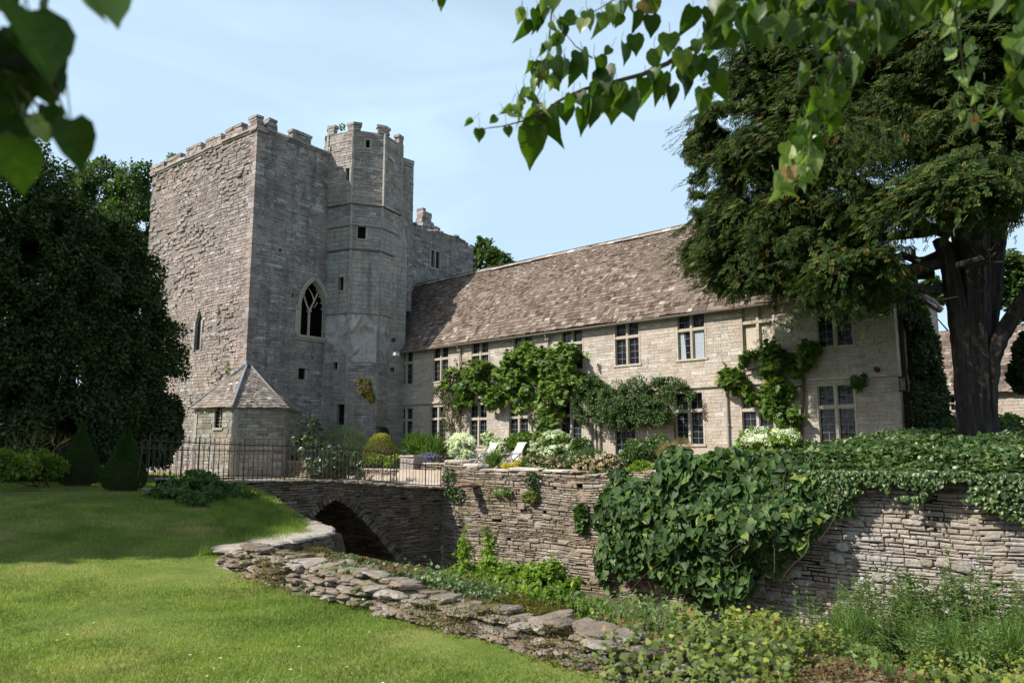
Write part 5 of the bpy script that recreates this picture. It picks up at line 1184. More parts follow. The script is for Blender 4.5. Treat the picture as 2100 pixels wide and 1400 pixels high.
plant('strap_leaf_clump', 'green strap-leaved clump between the bright clump and the rose', 'plant', [Bf(890, 925, 20, 14, 24.8)], 500, .55, 'L_blade', T_BLADE, None, droop=-1.2, wid=.9)
plant('lavender', 'low purple lavender clump near the garden end of the railings', 'lavender', [Bf(880, 938, 26, 10, 22.5), Bf(870, 945, 30, 10, 22.3)], 1500, .18, 'L_shrub', T_BLADE, None, extra=blossoms(900, .07, 'P_lav', upper=-.1), droop=-1, wid=.7)
plant('flower_border', 'border of magenta and orange flowers beside the garden shed', 'flowers', [Bf(530, 940, 22, 12, 19.8), Bf(560, 942, 28, 13, 19.9), Bf(598, 948, 20, 12, 20)], 3000, .13, 'L_shrub', T_OVAL, None, extra=blossoms(230, .085, 'P_mag', 3, .05))
plant('flower_border', 'low border with orange and yellow flowers under the golden dome', 'flowers', [Bf(775, 945, 30, 12, 20.6), Bf(810, 945, 22, 12, 20.6), Bf(735, 958, 40, 14, 20.2)], 4000, .11, 'L_lime', T_OVAL, None, extra=blossoms(120, .08, 'P_yel'))
plant('wall_shrub', 'small shrub against the shaded wall of the shed', 'shrub', [Bf(548, 900, 16, 20, 19), Bf(536, 915, 14, 14, 19), Bf(580, 905, 14, 16, 19.3)], 1400, .1, 'L_dark', T_OVAL, None, stems=4)
plant('white_rose', 'standard white rose tree at the corner of the ditch wall', 'rose', [Bf(950, 908, 28, 20, 22.6), Bf(955, 935, 22, 16, 22.4), Bf(938, 928, 18, 16, 22.2)], 1500, .09, 'L_shrub', T_OVAL, None, extra=blossoms(620, .085, 'P_white', 5, .06, .5), stems=4)
plant('white_rose', 'white rose bush between and behind the two deck chairs', 'rose', [Bf(1015, 912, 20, 18, 23.2), Bf(1030, 925, 14, 16, 23.2), Bf(1000, 897, 12, 10, 23.2)], 1500, .1, 'L_lime', T_OVAL, None, extra=blossoms(260, .085, 'P_white', 5, .06, .5))
plant('white_hydrangea', 'round-headed white hydrangea standing above the row near the door', 'hydrangea', [Bf(1143, 895, 26, 13, 21.5), Bf(1130, 905, 24, 10, 21.5)], 1200, .1, 'L_lime', T_OVAL, None, extra=blossoms(62, .05, 'P_white', 30, .09, .3), stems=6)
plant('white_hydrangea', 'long mass of white hydrangea behind the pink roses', 'hydrangea', [Bf(1108, 918, 22, 18, 22.6), Bf(1130, 928, 28, 18, 21), Bf(1155, 930, 30, 18, 21), Bf(1190, 922, 26, 18, 21)], 4500, .13, 'L_shrub', T_OVAL, None, extra=blossoms(110, .05, 'P_white', 26, .08, .3))
for i, (px, py, rx, ry, n, lab) in enumerate(((1090, 945, 34, 14, 19.2, 'pink rose bush nearest the deck chairs on the wall top'), (1140, 950, 32, 16, 19.2, 'pink rose bush second from the deck chairs on the wall top'), (1190, 950, 34, 18, 19.2, 'pink rose bush below the tallest white hydrangeas'), (1240, 948, 34, 20, 19.2, 'pink rose bush next to the big climbing vine'))):
    plant('pink_rose', lab, 'rose', [Bf(px + 8, py, rx * .9, ry, n), Bf(px + 14, py + 10, rx * .8, ry * .7, n - .2)], 2600, .075, 'L_rose' if i % 2 else 'L_shrub', T_OVAL, None, 'pink roses along the wall top', extra=blossoms(68, .05, 'P_pink', 8, .05, .6))
plant('grey_bush', 'blue-green lavender bush among the pink roses', 'shrub', [Bf(1215, 935, 26, 16, 19.8), Bf(1180, 940, 24, 12, 19.8)], 1800, .16, 'L_jasmine', T_BLADE, None, droop=-.8, wid=.8)
plant('yellow_cushion', 'small yellow cushion plant beside the right deck chair', 'plant', [Bf(1043, 955, 12, 7, 19.4), Bf(1060, 952, 10, 7, 19.5)], 900, .07, 'P_yel', T_LEAF)
plant('strap_leaf_clump', 'dark green clump between the two deck chairs', 'plant', [Bf(1012, 948, 13, 10, 20)], 400, .35, 'L_blade', T_BLADE, None, droop=-1.2, wid=.8)
plant('vine_shrub', 'leafy light green shrub under the house windows behind the deck chairs', 'shrub', [Bf(1070, 905, 24, 14, 24.5), Bf(1050, 910, 20, 10, 24.5)], 1200, .14, 'L_vine', T_OVAL)
plant('round_shrub', 'bushy green shrub with small white heads below the door climber', 'shrub', [Bf(1320, 925, 40, 24, 20.5), Bf(1350, 915, 30, 20, 20.8), Bf(1290, 935, 24, 18, 20.5)], 6500, .08, 'L_shrub', T_OVAL, None, extra=blossoms(22, .04, 'P_white', 14, .05))
plant('smoke_bush', 'pale feathery pinkish bush between the green shrub and the big vine', 'shrub', [Bf(1375, 930, 26, 24, 19.5), Bf(1360, 960, 22, 22, 19), Bf(1400, 915, 20, 14, 19.5)], 5500, .12, 'L_dry', T_BLADE, None, droop=-.5, wid=.35)
plant('strap_leaf_clump', 'lime green clump at the wall edge left of the smoke bush', 'plant', [Bf(1320, 962, 26, 14, 18.7), Bf(1295, 975, 20, 12, 18.5)], 2400, .12, 'L_lime', T_OVAL)
plant('white_hydrangea', 'large white-flowered hydrangea under the right ground-floor window', 'hydrangea', [Bf(1575, 905, 50, 26, 22.), Bf(1540, 915, 30, 20, 22), Bf(1610, 905, 30, 22, 22)], 4500, .14, 'L_lime', T_OVAL, None, extra=blossoms(82, .055, 'P_white', 34, .11, .25), stems=8)
plant('low_shrub', 'dark low shrub under the last ground-floor window', 'shrub', [Bf(1672, 925, 26, 18, 23.5), Bf(1708, 935, 34, 16, 23.5)], 3500, .1, 'L_shrub', T_OVAL, None, extra=blossoms(40, .04, 'P_white', 5, .03))
plant('low_shrub', 'small dark shrub at the foot of the house corner', 'shrub', [Bf(1785, 935, 26, 14, 24.5), Bf(1800, 920, 12, 14, 24.5)], 1500, .1, 'L_dark', T_OVAL)
# hanging growth on the retaining wall
for (px, py, rx, ry, lab, mt) in ((1095, 985, 14, 18, 'small dark weed rooted in the ditch wall', 'L_dark'), (1088, 1012, 14, 18, 'yellowish weed hanging low on the ditch wall', 'L_yellow'), (1030, 1008, 20, 8, 'thin green weed in the middle of the ditch wall', 'L_weed'), (920, 985, 12, 34, 'ivy trailing down the corner beside the bridge', 'L_ivy'), (935, 1010, 18, 18, 'thin ivy under the jutting stone step', 'L_ivy'), (1195, 1060, 8, 26, 'vine shoot hanging left of the big vine', 'L_ivybig')):
    plant('wall_weed', lab, 'weed', [Bw(px, py, rx, ry, 17.88, .1)], 260, .09 if mt != 'L_ivybig' else .2, mt, T_OVAL if mt != 'L_ivybig' else T_HEART, tuple(at(px, py, 17.9)), clump=5)
plant('bridge_creeper', 'reddish creeper hanging over the bridge side near the garden', 'creeper', [Bf(848, 1015, 20, 12, 17.0, .3), Bf(860, 1035, 14, 16, 17.1, .3), Bf(812, 1002, 18, 8, 16.1, .3)], 900, .09, 'L_rose', T_OVAL, (-19.4, 17, -1.4), clump=4)

plant('wall_weed', 'small weed sprouting on the turret battlements', 'weed', [Bf(702, 258, 5, 10, 23.6)], 60, .12, 'L_weed', T_OVAL, tuple(at(702, 268, 23.6)), clump=6)
plant('wall_weed', 'small weed on the far left battlements of the tower', 'weed', [Bf(352, 322, 7, 9, 18.), Bf(345, 330, 5, 6, 18.)], 90, .14, 'L_weed', T_OVAL, tuple(at(350, 335, 18.)), clump=6)
plant('wall_weed', 'thin yellowish weed growing where the shed roof meets the tower', 'weed', [Bf(468, 755, 4, 16, 17.6)], 90, .1, 'L_yellow', T_OVAL, tuple(at(468, 770, 17.6)), clump=6)
# deck chairs
def deck_chair(px, py, n, yaw, label, cp=None):
    p = at(px, py, n); z = h1(p[0], n)
    if cp: c = copy_tree(cp); c['label'] = label
    else:
        c = thing('deck_chair', label, 'chair', 'slatted deck chairs on the terrace'); ax = lambda d, w: (unit(np.array([d]))[0], np.array([1., 0, 0]), np.cross(unit(np.array([d]))[0], [1., 0, 0]))
        def bar(nm, a_, b_, w=.022, t=.014, m_='wood'):
            a_ = np.array(a_, float); b_ = np.array(b_, float); q = MB(); d = b_ - a_; q.obox((a_ + b_) / 2, (np.linalg.norm(d) / 2, w, t), ax(d, 0), .5); return q.build(nm, M[m_], c)
        for s in (-.27, .27):
            bar('leg', (s, -.5, 0), (s, .25, .55)); bar('leg', (s * .92, .42, 0), (s * .92, -.12, .42)); bar('arm', (s, -.25, .55), (s, .28, .57), .03)
        q = MB(); d = np.array([0, .42, .78]); d /= np.linalg.norm(d)
        for i in range(8): x = -.24 + .48 * i / 7; a_ = np.array([x, .12, .3]); q.obox(a_ + d * .36, (.37, .024, .008), (d, [1, 0, 0], np.cross(d, [1, 0, 0])), random.random())
        for hh in (.0, .36, .72): q.obox(np.array([0, .12, .3]) + d * hh + np.array([0, .02, 0]), (.28, .018, .012), ([1, 0, 0], d, np.cross(d, [1, 0, 0])), .5)
        q.build('backrest', M['wood'], c); q = MB()
        for i in range(9): q.obox([0, -.36 + i * .055, .36 - i * .006], (.25, .021, .009), ([1, 0, 0], [0, 1, 0], [0, 0, 1]), random.random())
        for s in (-.24, .24): q.obox([s, -.13, .335], (.014, .26, .018), ([1, 0, 0], [0, 1, 0], [0, 0, 1]))
        q.build('seat', M['wood'], c)
    c.location = (p[0], n, z); c.rotation_euler = (0, 0, yaw); c.scale = (1.2, 1.1, 1.08); return c
dc = deck_chair(990, 955, 21.2, radians(-20), 'left slatted wooden deck chair beside the white rose tree')
deck_chair(1046, 955, 21.2, radians(-20), 'right slatted wooden deck chair beside the yellow cushion plant', dc)

# ------------------------------------------------------------------ big vine mound over the ditch wall
bv = thing('giant_vine', 'huge mound of large-leaved green vine spilling over the ditch wall', 'climber')
vb = [Bf(1330, 1030, 80, 50, 17.5, .7), Bf(1420, 985, 90, 55, 17.6, .6), Bf(1500, 960, 90, 45, 18.2, .7), Bf(1600, 985, 80, 45, 17.8, .6), Bf(1660, 1010, 60, 40, 17.6, .5), Bf(1380, 1080, 110, 70, 17.2, .5), Bf(1500, 1070, 110, 80, 17., .55), Bf(1600, 1060, 80, 60, 17.2, .5), Bf(1290, 1110, 60, 70, 17.4, .4), Bf(1400, 1160, 80, 50, 17.2, .4), Bf(1480, 1170, 70, 60, 17.1, .4), Bf(1560, 1120, 50, 50, 17.3, .4), Bf(1455, 1215, 40, 26, 17.4, .4), Bf(1250, 1060, 34, 50, 17.6, .3), Bf(1240, 1150, 18, 40, 17.7, .3), Bf(1280, 990, 30, 30, 18, .4), Bf(1720, 1030, 26, 26, 17.6, .4), Bf(1390, 950, 50, 30, 18.3, .5)]
mb = MB(); n_ = 9000; p, o = blob_points(vb, n_, (.8, 1.05), .3, 1.1, -.3); D = unit(np.stack([.7 * rng.normal(size=n_), .45 * rng.normal(size=n_) - .35 * np.ones(n_), -.8 + .5 * rng.normal(size=n_)], 1)); Nn = unit(o * .4 + rdir(n_) * .75 + np.array([0, -.6, .6]))
sz5 = .05 + .21 * rng.random(n_) ** 1.4; w5 = rng.choice(5, n_, p=[.6, .06, .18, .0, .16])
for q5 in range(5): k5 = w5 == q5; scatter(mb, T_HEARTS[q5], p[k5], D[k5], Nn[k5], sz5[k5])
p, o = blob_points(vb, 3500, (.5, .75), .2, .9, -.5); scatter(mb, T_HEART, p, D[:3500], Nn[:3500], .24); mb.build('foliage', M['L_ivybig'], bv, smooth=True)
mb = MB()
for i in range(40):
    q = vb[rng.integers(len(vb))]; a_ = np.array([q[0], 17.8, min(q[2] + .8, -.4)]); limb(mb, a_, np.array(q[:3]) + rng.normal(size=3) * .5 + [0, -.3, -.8], .014, .005, 5, .5)
mb.build('stem', M['twig'], bv); settle(bv, (-9.5, 18, -.7))
# small-leaved ivy curtain on the right of the wall and on the bank above it
n_ = 17000; t_ = thing('ivy_curtain', 'curtain of small dark ivy hanging over the right part of the ditch wall', 'ivy'); mb = MB()
u = rng.uniform(-8.2, 3.5, n_ * 2); z = -.45 - 1.6 * rng.random(n_ * 2) ** 1.2; lim = -1.12 - .35 * noise3(np.stack([u, 0 * u, 0 * u], 1), .6) - .3 * noise3(np.stack([u, 0 * u, 0 * u], 1), 2.2) - .18 * rng.random(len(u)) + .1; k = (z > lim) & (noise3(np.stack([u, z, 0 * u + 9], 1), 2.4) > -.45); u, z = u[k][:n_], z[k][:n_]; n2 = len(u)
p = np.stack([u, 17.85 - .3 * rng.random(n2) * (1 + .5 * noise3(np.stack([u, z, 0 * u], 1), 1.5)) - .12 * np.exp(z + .5), z], 1)
scatter(mb, T_HEART, p, unit(rng.normal(size=(n2, 3)) * .5 + [0, -.3, -1]), unit(rdir(n2) * .5 + [0, -.8, .5]), rng.uniform(.045, .1, n2)); mb.build('foliage', M['L_ivy'], t_); settle(t_, (-3, 18, -.5))
mb = MB(); n2 = 60000; x = rng.uniform(-9.6, 6, n2); y = 17.7 + (rng.random(n2) ** 1.6) * 9; z = -.5 + (H(x, np.maximum(y, 18.45)) + .5) * sst(y, 17.8, 18.6) + .06 + .22 * rng.random(n2) * sst(y, 17.8, 18.3) + .12 * noise3(np.stack([x, y, 0 * x], 1), .8); k = ~((x < -7.3) & (y > 26.9)) & ~((x < -8.6) & (y > 19.5)); x, y, z = x[k], y[k], z[k]; n2 = len(x)
scatter(mb, T_HEART, np.stack([x, y, z], 1), unit(rng.normal(size=(n2, 3)) + [0, -.3, -.3]), unit(rdir(n2) * .5 + [0, -.3, 1]), rng.uniform(.06, .14, n2))
tag(mb.build('ivy_ground_cover', M['L_ivy']), 'carpet of ivy covering the bank under the yew', 'ground cover', kind='stuff')

# ------------------------------------------------------------------ growth in the ditch
plant('lime_creeper', 'bright yellow-green creeper mound rising from the ditch before the wall', 'creeper', [Bf(950, 1175, 40, 26, 9.2, .8), Bf(1000, 1180, 40, 30, 8.6, .8), Bf(1060, 1200, 50, 34, 7.8, .8), Bf(1120, 1200, 50, 42, 7.4, .8), Bf(1180, 1225, 46, 36, 7., .8), Bf(1150, 1245, 60, 26, 6.8, .8), Bf(1000, 1210, 60, 22, 8, .8), Bf(1130, 1240, 60, 24, 6.3, .8), Bf(1060, 1230, 50, 20, 6.5, .8), Bf(1210, 1252, 40, 20, 6.2, .8), Bf(980, 1208, 50, 18, 7.2, .8), Bf(905, 1185, 26, 16, 9.6, .8), Bf(1215, 1245, 26, 18, 7, .8), Bf(1090, 1240, 60, 20, 7.2, .8)], 19000, .075, 'L_lime', T_OVAL, stems=14, droop=.9, clump=3.2, thresh=-.15, rough=.45)
for i, (px, py, lab) in enumerate(((950, 1125, 'left tall pale shoot standing above the lime creeper'), (1003, 1120, 'right tall pale shoot standing above the lime creeper'))):
    p = at(px, py, 9.0); t_ = thing('tall_shoot', lab, 'plant', 'tall shoots above the lime creeper'); mb = MB(); pts_ = [[p[0] + .03 * sin(k), 9.0, p[2] - .6 + k * .18] for k in range(6)]; mb.tube(pts_, .008, 5); mb.build('stem', M['stemgreen'], t_)
    mb = MB(); n2 = 140; q = np.array([[p[0], 9.0, p[2]]] * n2) + rng.normal(size=(n2, 3)) * [.05, .05, .16]; scatter(mb, T_OVAL, q, unit(rdir(n2) + [0, 0, -.9]), rdir(n2) + [0, 0, .6], .09); mb.build('foliage', M['L_lime'], t_); settle(t_, (p[0], 9., h1(p[0], 9.)))
def on_bank(n, x0, x1, d0, d1):
    x = rng.uniform(x0, x1, n); y = edge(x) + rng.uniform(d0, d1, n); return x, y, H(x, y)
# yellow-green ground cover on the bank, dry stems and moss
mb = MB(); n2 = 170000; x = rng.uniform(-5, 3, n2); d_ = rng.uniform(-.1, 6.5, n2); y = edge(x) + d_; nn_ = noise3(np.stack([x, y, 0 * x], 1), 1.1) + .5 * noise3(np.stack([x, y, 0 * x + 4], 1), 3.)
k = (nn_ + .35 * noise3(np.stack([x, y, 0 * x + 51], 1), 5.) > .12 + 2. * sst(-x, 3.1, 4.6) - .25 * sst(d_, 1, 3)) & (rng.random(n2) < .85); x, y, nn_ = x[k], y[k], nn_[k]; n2 = len(x); z = H(x, np.maximum(y, edge(x) + .05)) + .02 + .36 * rng.random(n2) * sst(nn_, -.1, .7) + .06 * rng.random(n2)
scatter(mb, T_PALM, np.stack([x, y, z], 1), unit(rng.normal(size=(n2, 3)) + [0, -.3, -.2]), unit(rdir(n2) * .5 + [0, -.4, 1]), rng.uniform(.022, .055, n2), np.clip(.4 + .45 * nn_ + rng.normal(0, .2, n2), 0, 1))
n3 = 26000; x = rng.uniform(-3.9, 3, n3); f = noise3(np.stack([x, rng.uniform(0, 1, n3), 0 * x + 77], 1), 1.2); k = (f > .0) & (rng.random(n3) < .7 * sst(x, -3.8, -2.2)); x = x[k]; n3 = len(x); z = rng.uniform(-1.85, -1.2, n3)
scatter(mb, T_PALM, np.stack([x, edge(x) - .22 - .1 * rng.random(n3) + .25 * sst(z, -1.5, -1.2), z], 1), unit(rdir(n3) * .6 + [0, -.4, -.6]), unit(rdir(n3) * .5 + [0, -.9, .5]), rng.uniform(.025, .055, n3), np.clip(rng.normal(.35, .25, n3), 0, 1))
tag(mb.build('ground_cover', M['L_yellow']), 'yellow-green ivy ground cover spreading over the ditch bank', 'ground cover', kind='stuff')
mb = MB(); n2 = 60000; x, y, z = on_bank(n2, -10.5, 4, -.05, 3.5); k = noise3(np.stack([x, y, 0 * x + 8], 1), 1.3) > -.15; x, y, z = x[k], y[k], z[k]; n2 = len(x)
scatter(mb, T_BLADE, np.stack([x, y, z], 1), unit(rng.normal(size=(n2, 3)) * [.8, .8, .3] + [0, 0, .35]), rdir(n2), rng.uniform(.04, .17, n2), None, 0, .35)
tag(mb.build('dry_stems', M['L_dry']), 'tangle of dry brown stems and roots on top of the low wall', 'dry growth', kind='stuff')
mb = MB(); n2 = 150000; x = rng.uniform(-10, 3.5, n2); y = edge(x) + rng.uniform(-.3, 1.4, n2); f = noise3(np.stack([x, y, 0 * x + 2], 1), 1.5); k = f > .22 - .3 * sst(x, -6, -3.5); x, y, f = x[k], y[k], f[k]; n2 = len(x); d_ = y - edge(x); z = np.where(d_ < 0, -1.68 + .34 * rng.random(n2), H(x, y) + .03 + .05 * rng.random(n2) + .06 * (f > .4))
scatter(mb, T_LEAF, np.stack([x, y - .05 * (d_ < 0), z], 1), unit(rdir(n2) + [0, -.3, .5]), rdir(n2) + [0, -.5, 1], rng.uniform(.012, .03, n2)); tag(mb.build('moss', M['L_moss']), 'cushions of brown-green moss over the low wall', 'moss', kind='stuff')
mb = MB(); x, y, z = on_bank(60000, -9.5, 4, -.2, 4.5); k = noise3(np.stack([x, y, 0 * x + 18], 1), 1.6) > .1; x, y, z = x[k], y[k], z[k] + .03 + .08 * rng.random(k.sum()); n2 = len(x)
scatter(mb, T_HEART, np.stack([x, y, z], 1), unit(rng.normal(size=(n2, 3)) + [0, -.3, -.3]), unit(rdir(n2) * .5 + [0, -.5, 1]), rng.uniform(.03, .06, n2)); tag(mb.build('trailing_ivy', M['L_ivy']), 'dark trailing ivy creeping over the low wall', 'ivy', kind='stuff')
mb = MB(); n2 = 90000; x = rng.uniform(-9.5, 4, n2); y = edge(x) + rng.uniform(-.25, 3.2, n2); f = noise3(np.stack([x, y, 0 * x + 12], 1), 1.1) + .5 * noise3(np.stack([x, y, 0 * x + 2], 1), 4.); k = f > .25 - .75 * sst(x, -6.5, -3.8); x, y, f = x[k], y[k], f[k]; n2 = len(x); d_ = y - edge(x)
z = np.where(d_ < 0, -1.95 + .45 * rng.random(n2), H(x, y) + .04 + .07 * rng.random(n2)); scatter(mb, T_LEAF, np.stack([x, y - .08 * (d_ < 0), z], 1), rdir(n2) * [1, 1, .5], rdir(n2) * .6 + [0, -.3, 1], rng.uniform(.015, .05, n2), None, 0, rng.uniform(.6, 1.6))
tag(mb.build('leaf_litter', M['L_litter']), 'brown dead leaves and litter covering the overgrown end of the low wall', 'leaf litter', kind='stuff')
mb = MB(); n2 = 16000; x = rng.uniform(-8, 4, n2); y = edge(x) + rng.uniform(.6, 6.5, n2); f = noise3(np.stack([x, y, 0 * x + 31], 1), .9); k = f > -.1; x, y, f = x[k], y[k], f[k]; n2 = len(x)
scatter(mb, T_BLADE, np.stack([x, y, H(x, y)], 1), unit(rng.normal(size=(n2, 3)) * [.45, .45, .1] + [0, 0, 1]), rdir(n2), rng.uniform(.08, .3, n2) * (.6 + .6 * sst(f, 0, .6)), None, 0, .45)
n3 = 16000; x = rng.uniform(-8, 4, n3); y = edge(x) + rng.uniform(.8, 6, n3); f = noise3(np.stack([x, y, 0 * x + 41], 1), 1.); k = f > .05; x, y, f = x[k], y[k], f[k]; n3 = len(x)
scatter(mb, T_OVAL, np.stack([x, y, H(x, y) + .05 + rng.random(n3) * .32 * sst(f, 0, .5)], 1), unit(rdir(n3) + [0, -.2, 0]), unit(rdir(n3) * .6 + [0, -.4, 1]), rng.uniform(.03, .08, n3))
tag(mb.build('bank_weeds', M['L_weed']), 'mixed low weeds and grasses growing through the ground cover of the bank', 'weeds', kind='stuff')
# tall weeds on the right
def weed(px, py, n, label, k=0, h=None):
    py -= 14
    top = at(px, py, n); zb = h1(top[0], n); hh = top[2] - zb; t_ = thing('tall_weed', label, 'weed', 'tall willowherb weeds in the ditch'); mb = MB(); fl = MB()
    for s in range(22):
        bx = top[0] + rng.normal() * .3; by = n + rng.normal() * .25; H_ = hh * random.uniform(.55, 1.); lean = rng.normal(size=2) * .07; pts_ = [[bx + lean[0] * H_ * q * q, by + lean[1] * H_ * q * q, zb + H_ * q] for q in np.linspace(0, 1, 6)]
        mb.tube(pts_, np.linspace(.008, .003, 6), 4, .5); m2 = int(H_ * 85); q = rng.uniform(.12, 1.02, m2); ang = rng.uniform(0, 2 * pi, m2)
        P_2 = np.stack([bx + lean[0] * H_ * q * q, by + lean[1] * H_ * q * q, zb + H_ * q], 1); D = np.stack([np.cos(ang), np.sin(ang), rng.uniform(-.2, .9, m2)], 1); scatter(fl, T_OVAL, P_2, D, rdir(m2) * .3 + [0, 0, 1], rng.uniform(.07, .15, m2) * (1.1 - .5 * q), None, 0, .42)
    mb.build('stem', M['stemgreen'], t_); fl.build('foliage', M['L_weed'], t_); settle(t_, (top[0], n, zb))
wd = [(1720, 1215, 10.5), (1755, 1205, 11), (1790, 1230, 10), (1830, 1195, 11), (1865, 1160, 11.5), (1900, 1175, 10.5), (1945, 1150, 10.8), (1985, 1200, 10.5), (2020, 1190, 11), (2060, 1210, 10.4), (2095, 1180, 10.8), (1925, 1230, 9.6), (2000, 1240, 9.4), (2070, 1250, 9.2), (1850, 1245, 9.6), (2140, 1200, 10), (1690, 1270, 10.8), (1770, 1270, 9.8)]
for i, w_ in enumerate(wd): weed(*w_, 'tall leafy willowherb in the clump before the right end of the ditch wall')
plant('iris_clump', 'clump of strap leaves at the foot of the tall weeds', 'plant', [Bf(1760, 1300, 60, 26, 8.8), Bf(1880, 1318, 70, 16, 8.6), Bf(2010, 1325, 80, 18, 8.4), Bf(2090, 1320, 50, 18, 8.6)], 1500, .2, 'L_blade', T_BLADE, None, droop=-1.1, wid=.5)
plant('fern', 'arching pale fern fronds below the tall weeds', 'fern', [Bf(1905, 1330, 40, 10, 8.2), Bf(2040, 1340, 40, 10, 8.)], 90, .2, 'L_weed', T_PINN, None, droop=-.3)

# ------------------------------------------------------------------ lawn: grass blades, longer grass near the wall, little daisies
def lawn_pts(n, x0, x1, y0, y1, dens=None):
    x = rng.uniform(x0, x1, n); y = rng.uniform(y0, y1, n); k = (y < edge(x) - .06) & ~((x < -19.6) & (x > -22.4) & (y > 3)); x, y = x[k], y[k]
    d = -x * sin(A_) + y * cos(A_); s = x * cos(A_) + y * sin(A_); k = (d > 3) & (np.abs(s) < d * .85 + 1.5); x, y, d = x[k], y[k], d[k]
    k = rng.random(len(x)) < np.clip((7.5 / d) ** 2, .06, 1); return x[k], y[k], d[k]
mb = MB(); x, y, d = lawn_pts(1500000, -26, 2, 0, 11.5); n2 = len(x); z = H(x, y); f = noise3(np.stack([x, y, 0 * x], 1), .45) + .6 * noise3(np.stack([x * .8 + y * .8, (y - x) * 3, 0 * x], 1), .35) + .4 * noise3(np.stack([x, y, 0 * x + 1], 1), 2.)
T_GR = (np.array([[-.5, 0, 0], [.5, 0, 0], [0, 1, .25]]), np.array([[0, 1, 2]]))
sc = rng.uniform(.022, .045, n2) * np.clip(d / 8, 1, 1.9); scatter(mb, T_GR, np.stack([x, y, z - .004], 1), unit(rng.normal(size=(n2, 3)) * [.55, .55, .2] + [0, 0, 1]), rdir(n2), sc, np.clip(.42 + .3 * f + rng.normal(0, .16, n2), 0, 1), 0, .2)
k = rng.random(200000); x = rng.uniform(-19.5, -10.6, 200000); y = edge(x) - .1 - 1.7 * k ** 1.4; keep = (x < -11.2) | (k < .25); x, y = x[keep], y[keep]; keep = (x > -19.4) & (rng.random(len(x)) < .4) & (y < edge(x) - .45); x, y = x[keep], y[keep]; n3 = len(x)
scatter(mb, T_GR, np.stack([x, y, H(x, y)], 1), unit(rng.normal(size=(n3, 3)) * [.5, .5, .1] + [.1, .1, 1]), rdir(n3), rng.uniform(.08, .2, n3), rng.uniform(.1, .65, n3), 0, .08)
tag(mb.build('grass', M['L_grass']), 'mown lawn grass', 'grass', kind='stuff')
mb = MB(); x, y, d = lawn_pts(120, -16, 0, 1, 9); n2 = len(x); scatter(mb, T_STAR, np.stack([x, y, H(x, y) + .04], 1), rdir(n2) * [1, 1, .1], np.array([[0, 0, 1.]] * n2), .03); tag(mb.build('fallen_petals', M['P_white']), 'scattered tiny white petals on the lawn', 'petals', kind='stuff')

# clipped yew cones, bush cluster before the bridge, border at the left edge
def cone(px, pyb, pyt, rx, n, label):
    p = at(px, pyb, n); s = (p @ FW) / F_; hgt = (pyb - pyt) * s; R = rx * s; zb = h1(p[0], n); t_ = thing('yew_cone', label, 'topiary', 'clipped yew cones on the lawn'); mb = MB(); m2 = 34000; q = rng.random(m2) ** .8; prof = np.interp(q, [0, .06, .2, .4, .6, .8, .93, 1], [.72, .9, 1., .78, .52, .27, .1, .02]); an = rng.uniform(0, 2 * pi, m2)
    rr = R * prof * (1 + .05 * noise3(np.stack([np.cos(an) * 2, np.sin(an) * 2, q * 4], 1), 1.)) * rng.uniform(.93, 1.03, m2); P_2 = np.stack([p[0] + rr * np.cos(an), n + rr * np.sin(an), zb + .06 + q * hgt], 1); o = np.stack([np.cos(an), np.sin(an), .35 + 0 * an], 1); scatter(mb, T_LEAF, P_2, unit(o + rdir(m2) * .8 + [0, 0, .4]), unit(o + rdir(m2) * .6), .035, np.clip(rng.normal(.4, .25, m2), 0, 1)); mb.build('foliage', M['L_cone'], t_)
    mb = MB(); mb.tube([[p[0], n, zb], [p[0], n, zb + hgt * .25], [p[0], n, zb + hgt * .5], [p[0], n, zb + hgt * .9]], [R * .6, R * .8, R * .5, .02], 12); mb.build('trunk', M['twig'], t_); settle(t_, (p[0], n, zb))
cone(253, 1005, 878, 42, 7.74, 'right clipped yew cone, nearer the bridge railing'); cone(160, 990, 866, 40, 8.0, 'left clipped yew cone, beside the yellow-green bush')
plant('low_bush', 'spreading low green bush on the lawn before the bridge railing', 'shrub', [Bf(400, 1010, 70, 30, 8.3), Bf(345, 1020, 40, 26, 7.9), Bf(455, 1015, 46, 26, 8.8), Bf(390, 990, 46, 20, 8.4), Bf(420, 1035, 60, 24, 8.0), Bf(340, 1040, 36, 18, 7.6), Bf(500, 1030, 40, 18, 8.9)], 11000, .1, 'L_shrub', T_OVAL, None, stems=8, clump=2.6, thresh=-.15)
plant('yellow_bush', 'yellow-green bush at the left edge of the lawn', 'shrub', [BX(40, 950, 50, 28, -23.3), BX(90, 955, 36, 24, -23.6), BX(10, 955, 30, 26, -23.2), BX(205, 972, 14, 12, -25)], 8000, .11, 'L_lime', T_OVAL, None, stems=6)
plant('pampas_grass', 'arching dry grass plumes behind the yellow-green bush', 'grass', [BX(20, 925, 40, 16, -24.6), BX(75, 915, 40, 12, -24.6), BX(110, 915, 30, 10, -24.6)], 170, .42, 'L_dry', T_BLADE, None, droop=-.6, wid=.25)

# ------------------------------------------------------------------ trees
def tree(name, label, base, trunk_h, r, blobs, n, size, mat, tpl=T_OVAL, group=None, limbs=True, **kw):
    t_ = thing(name, label, 'tree', group); mb = MB(); b = np.array(base, float); top = b + [0, 0, trunk_h]; limb(mb, b - [0, 0, .3], top, r, r * .6, 9, .1)
    if limbs:
        for q in blobs: limb(mb, b + [0, 0, trunk_h * random.uniform(.5, 1)], np.array(q[:3]), r * .4, r * .08, 6, .3)
    mb.build('trunk', M['bark'], t_); mb = MB(); foliage(mb, blobs, n, size, tpl, **kw); mb.build('crown', M[mat], t_); settle(t_, b); return t_
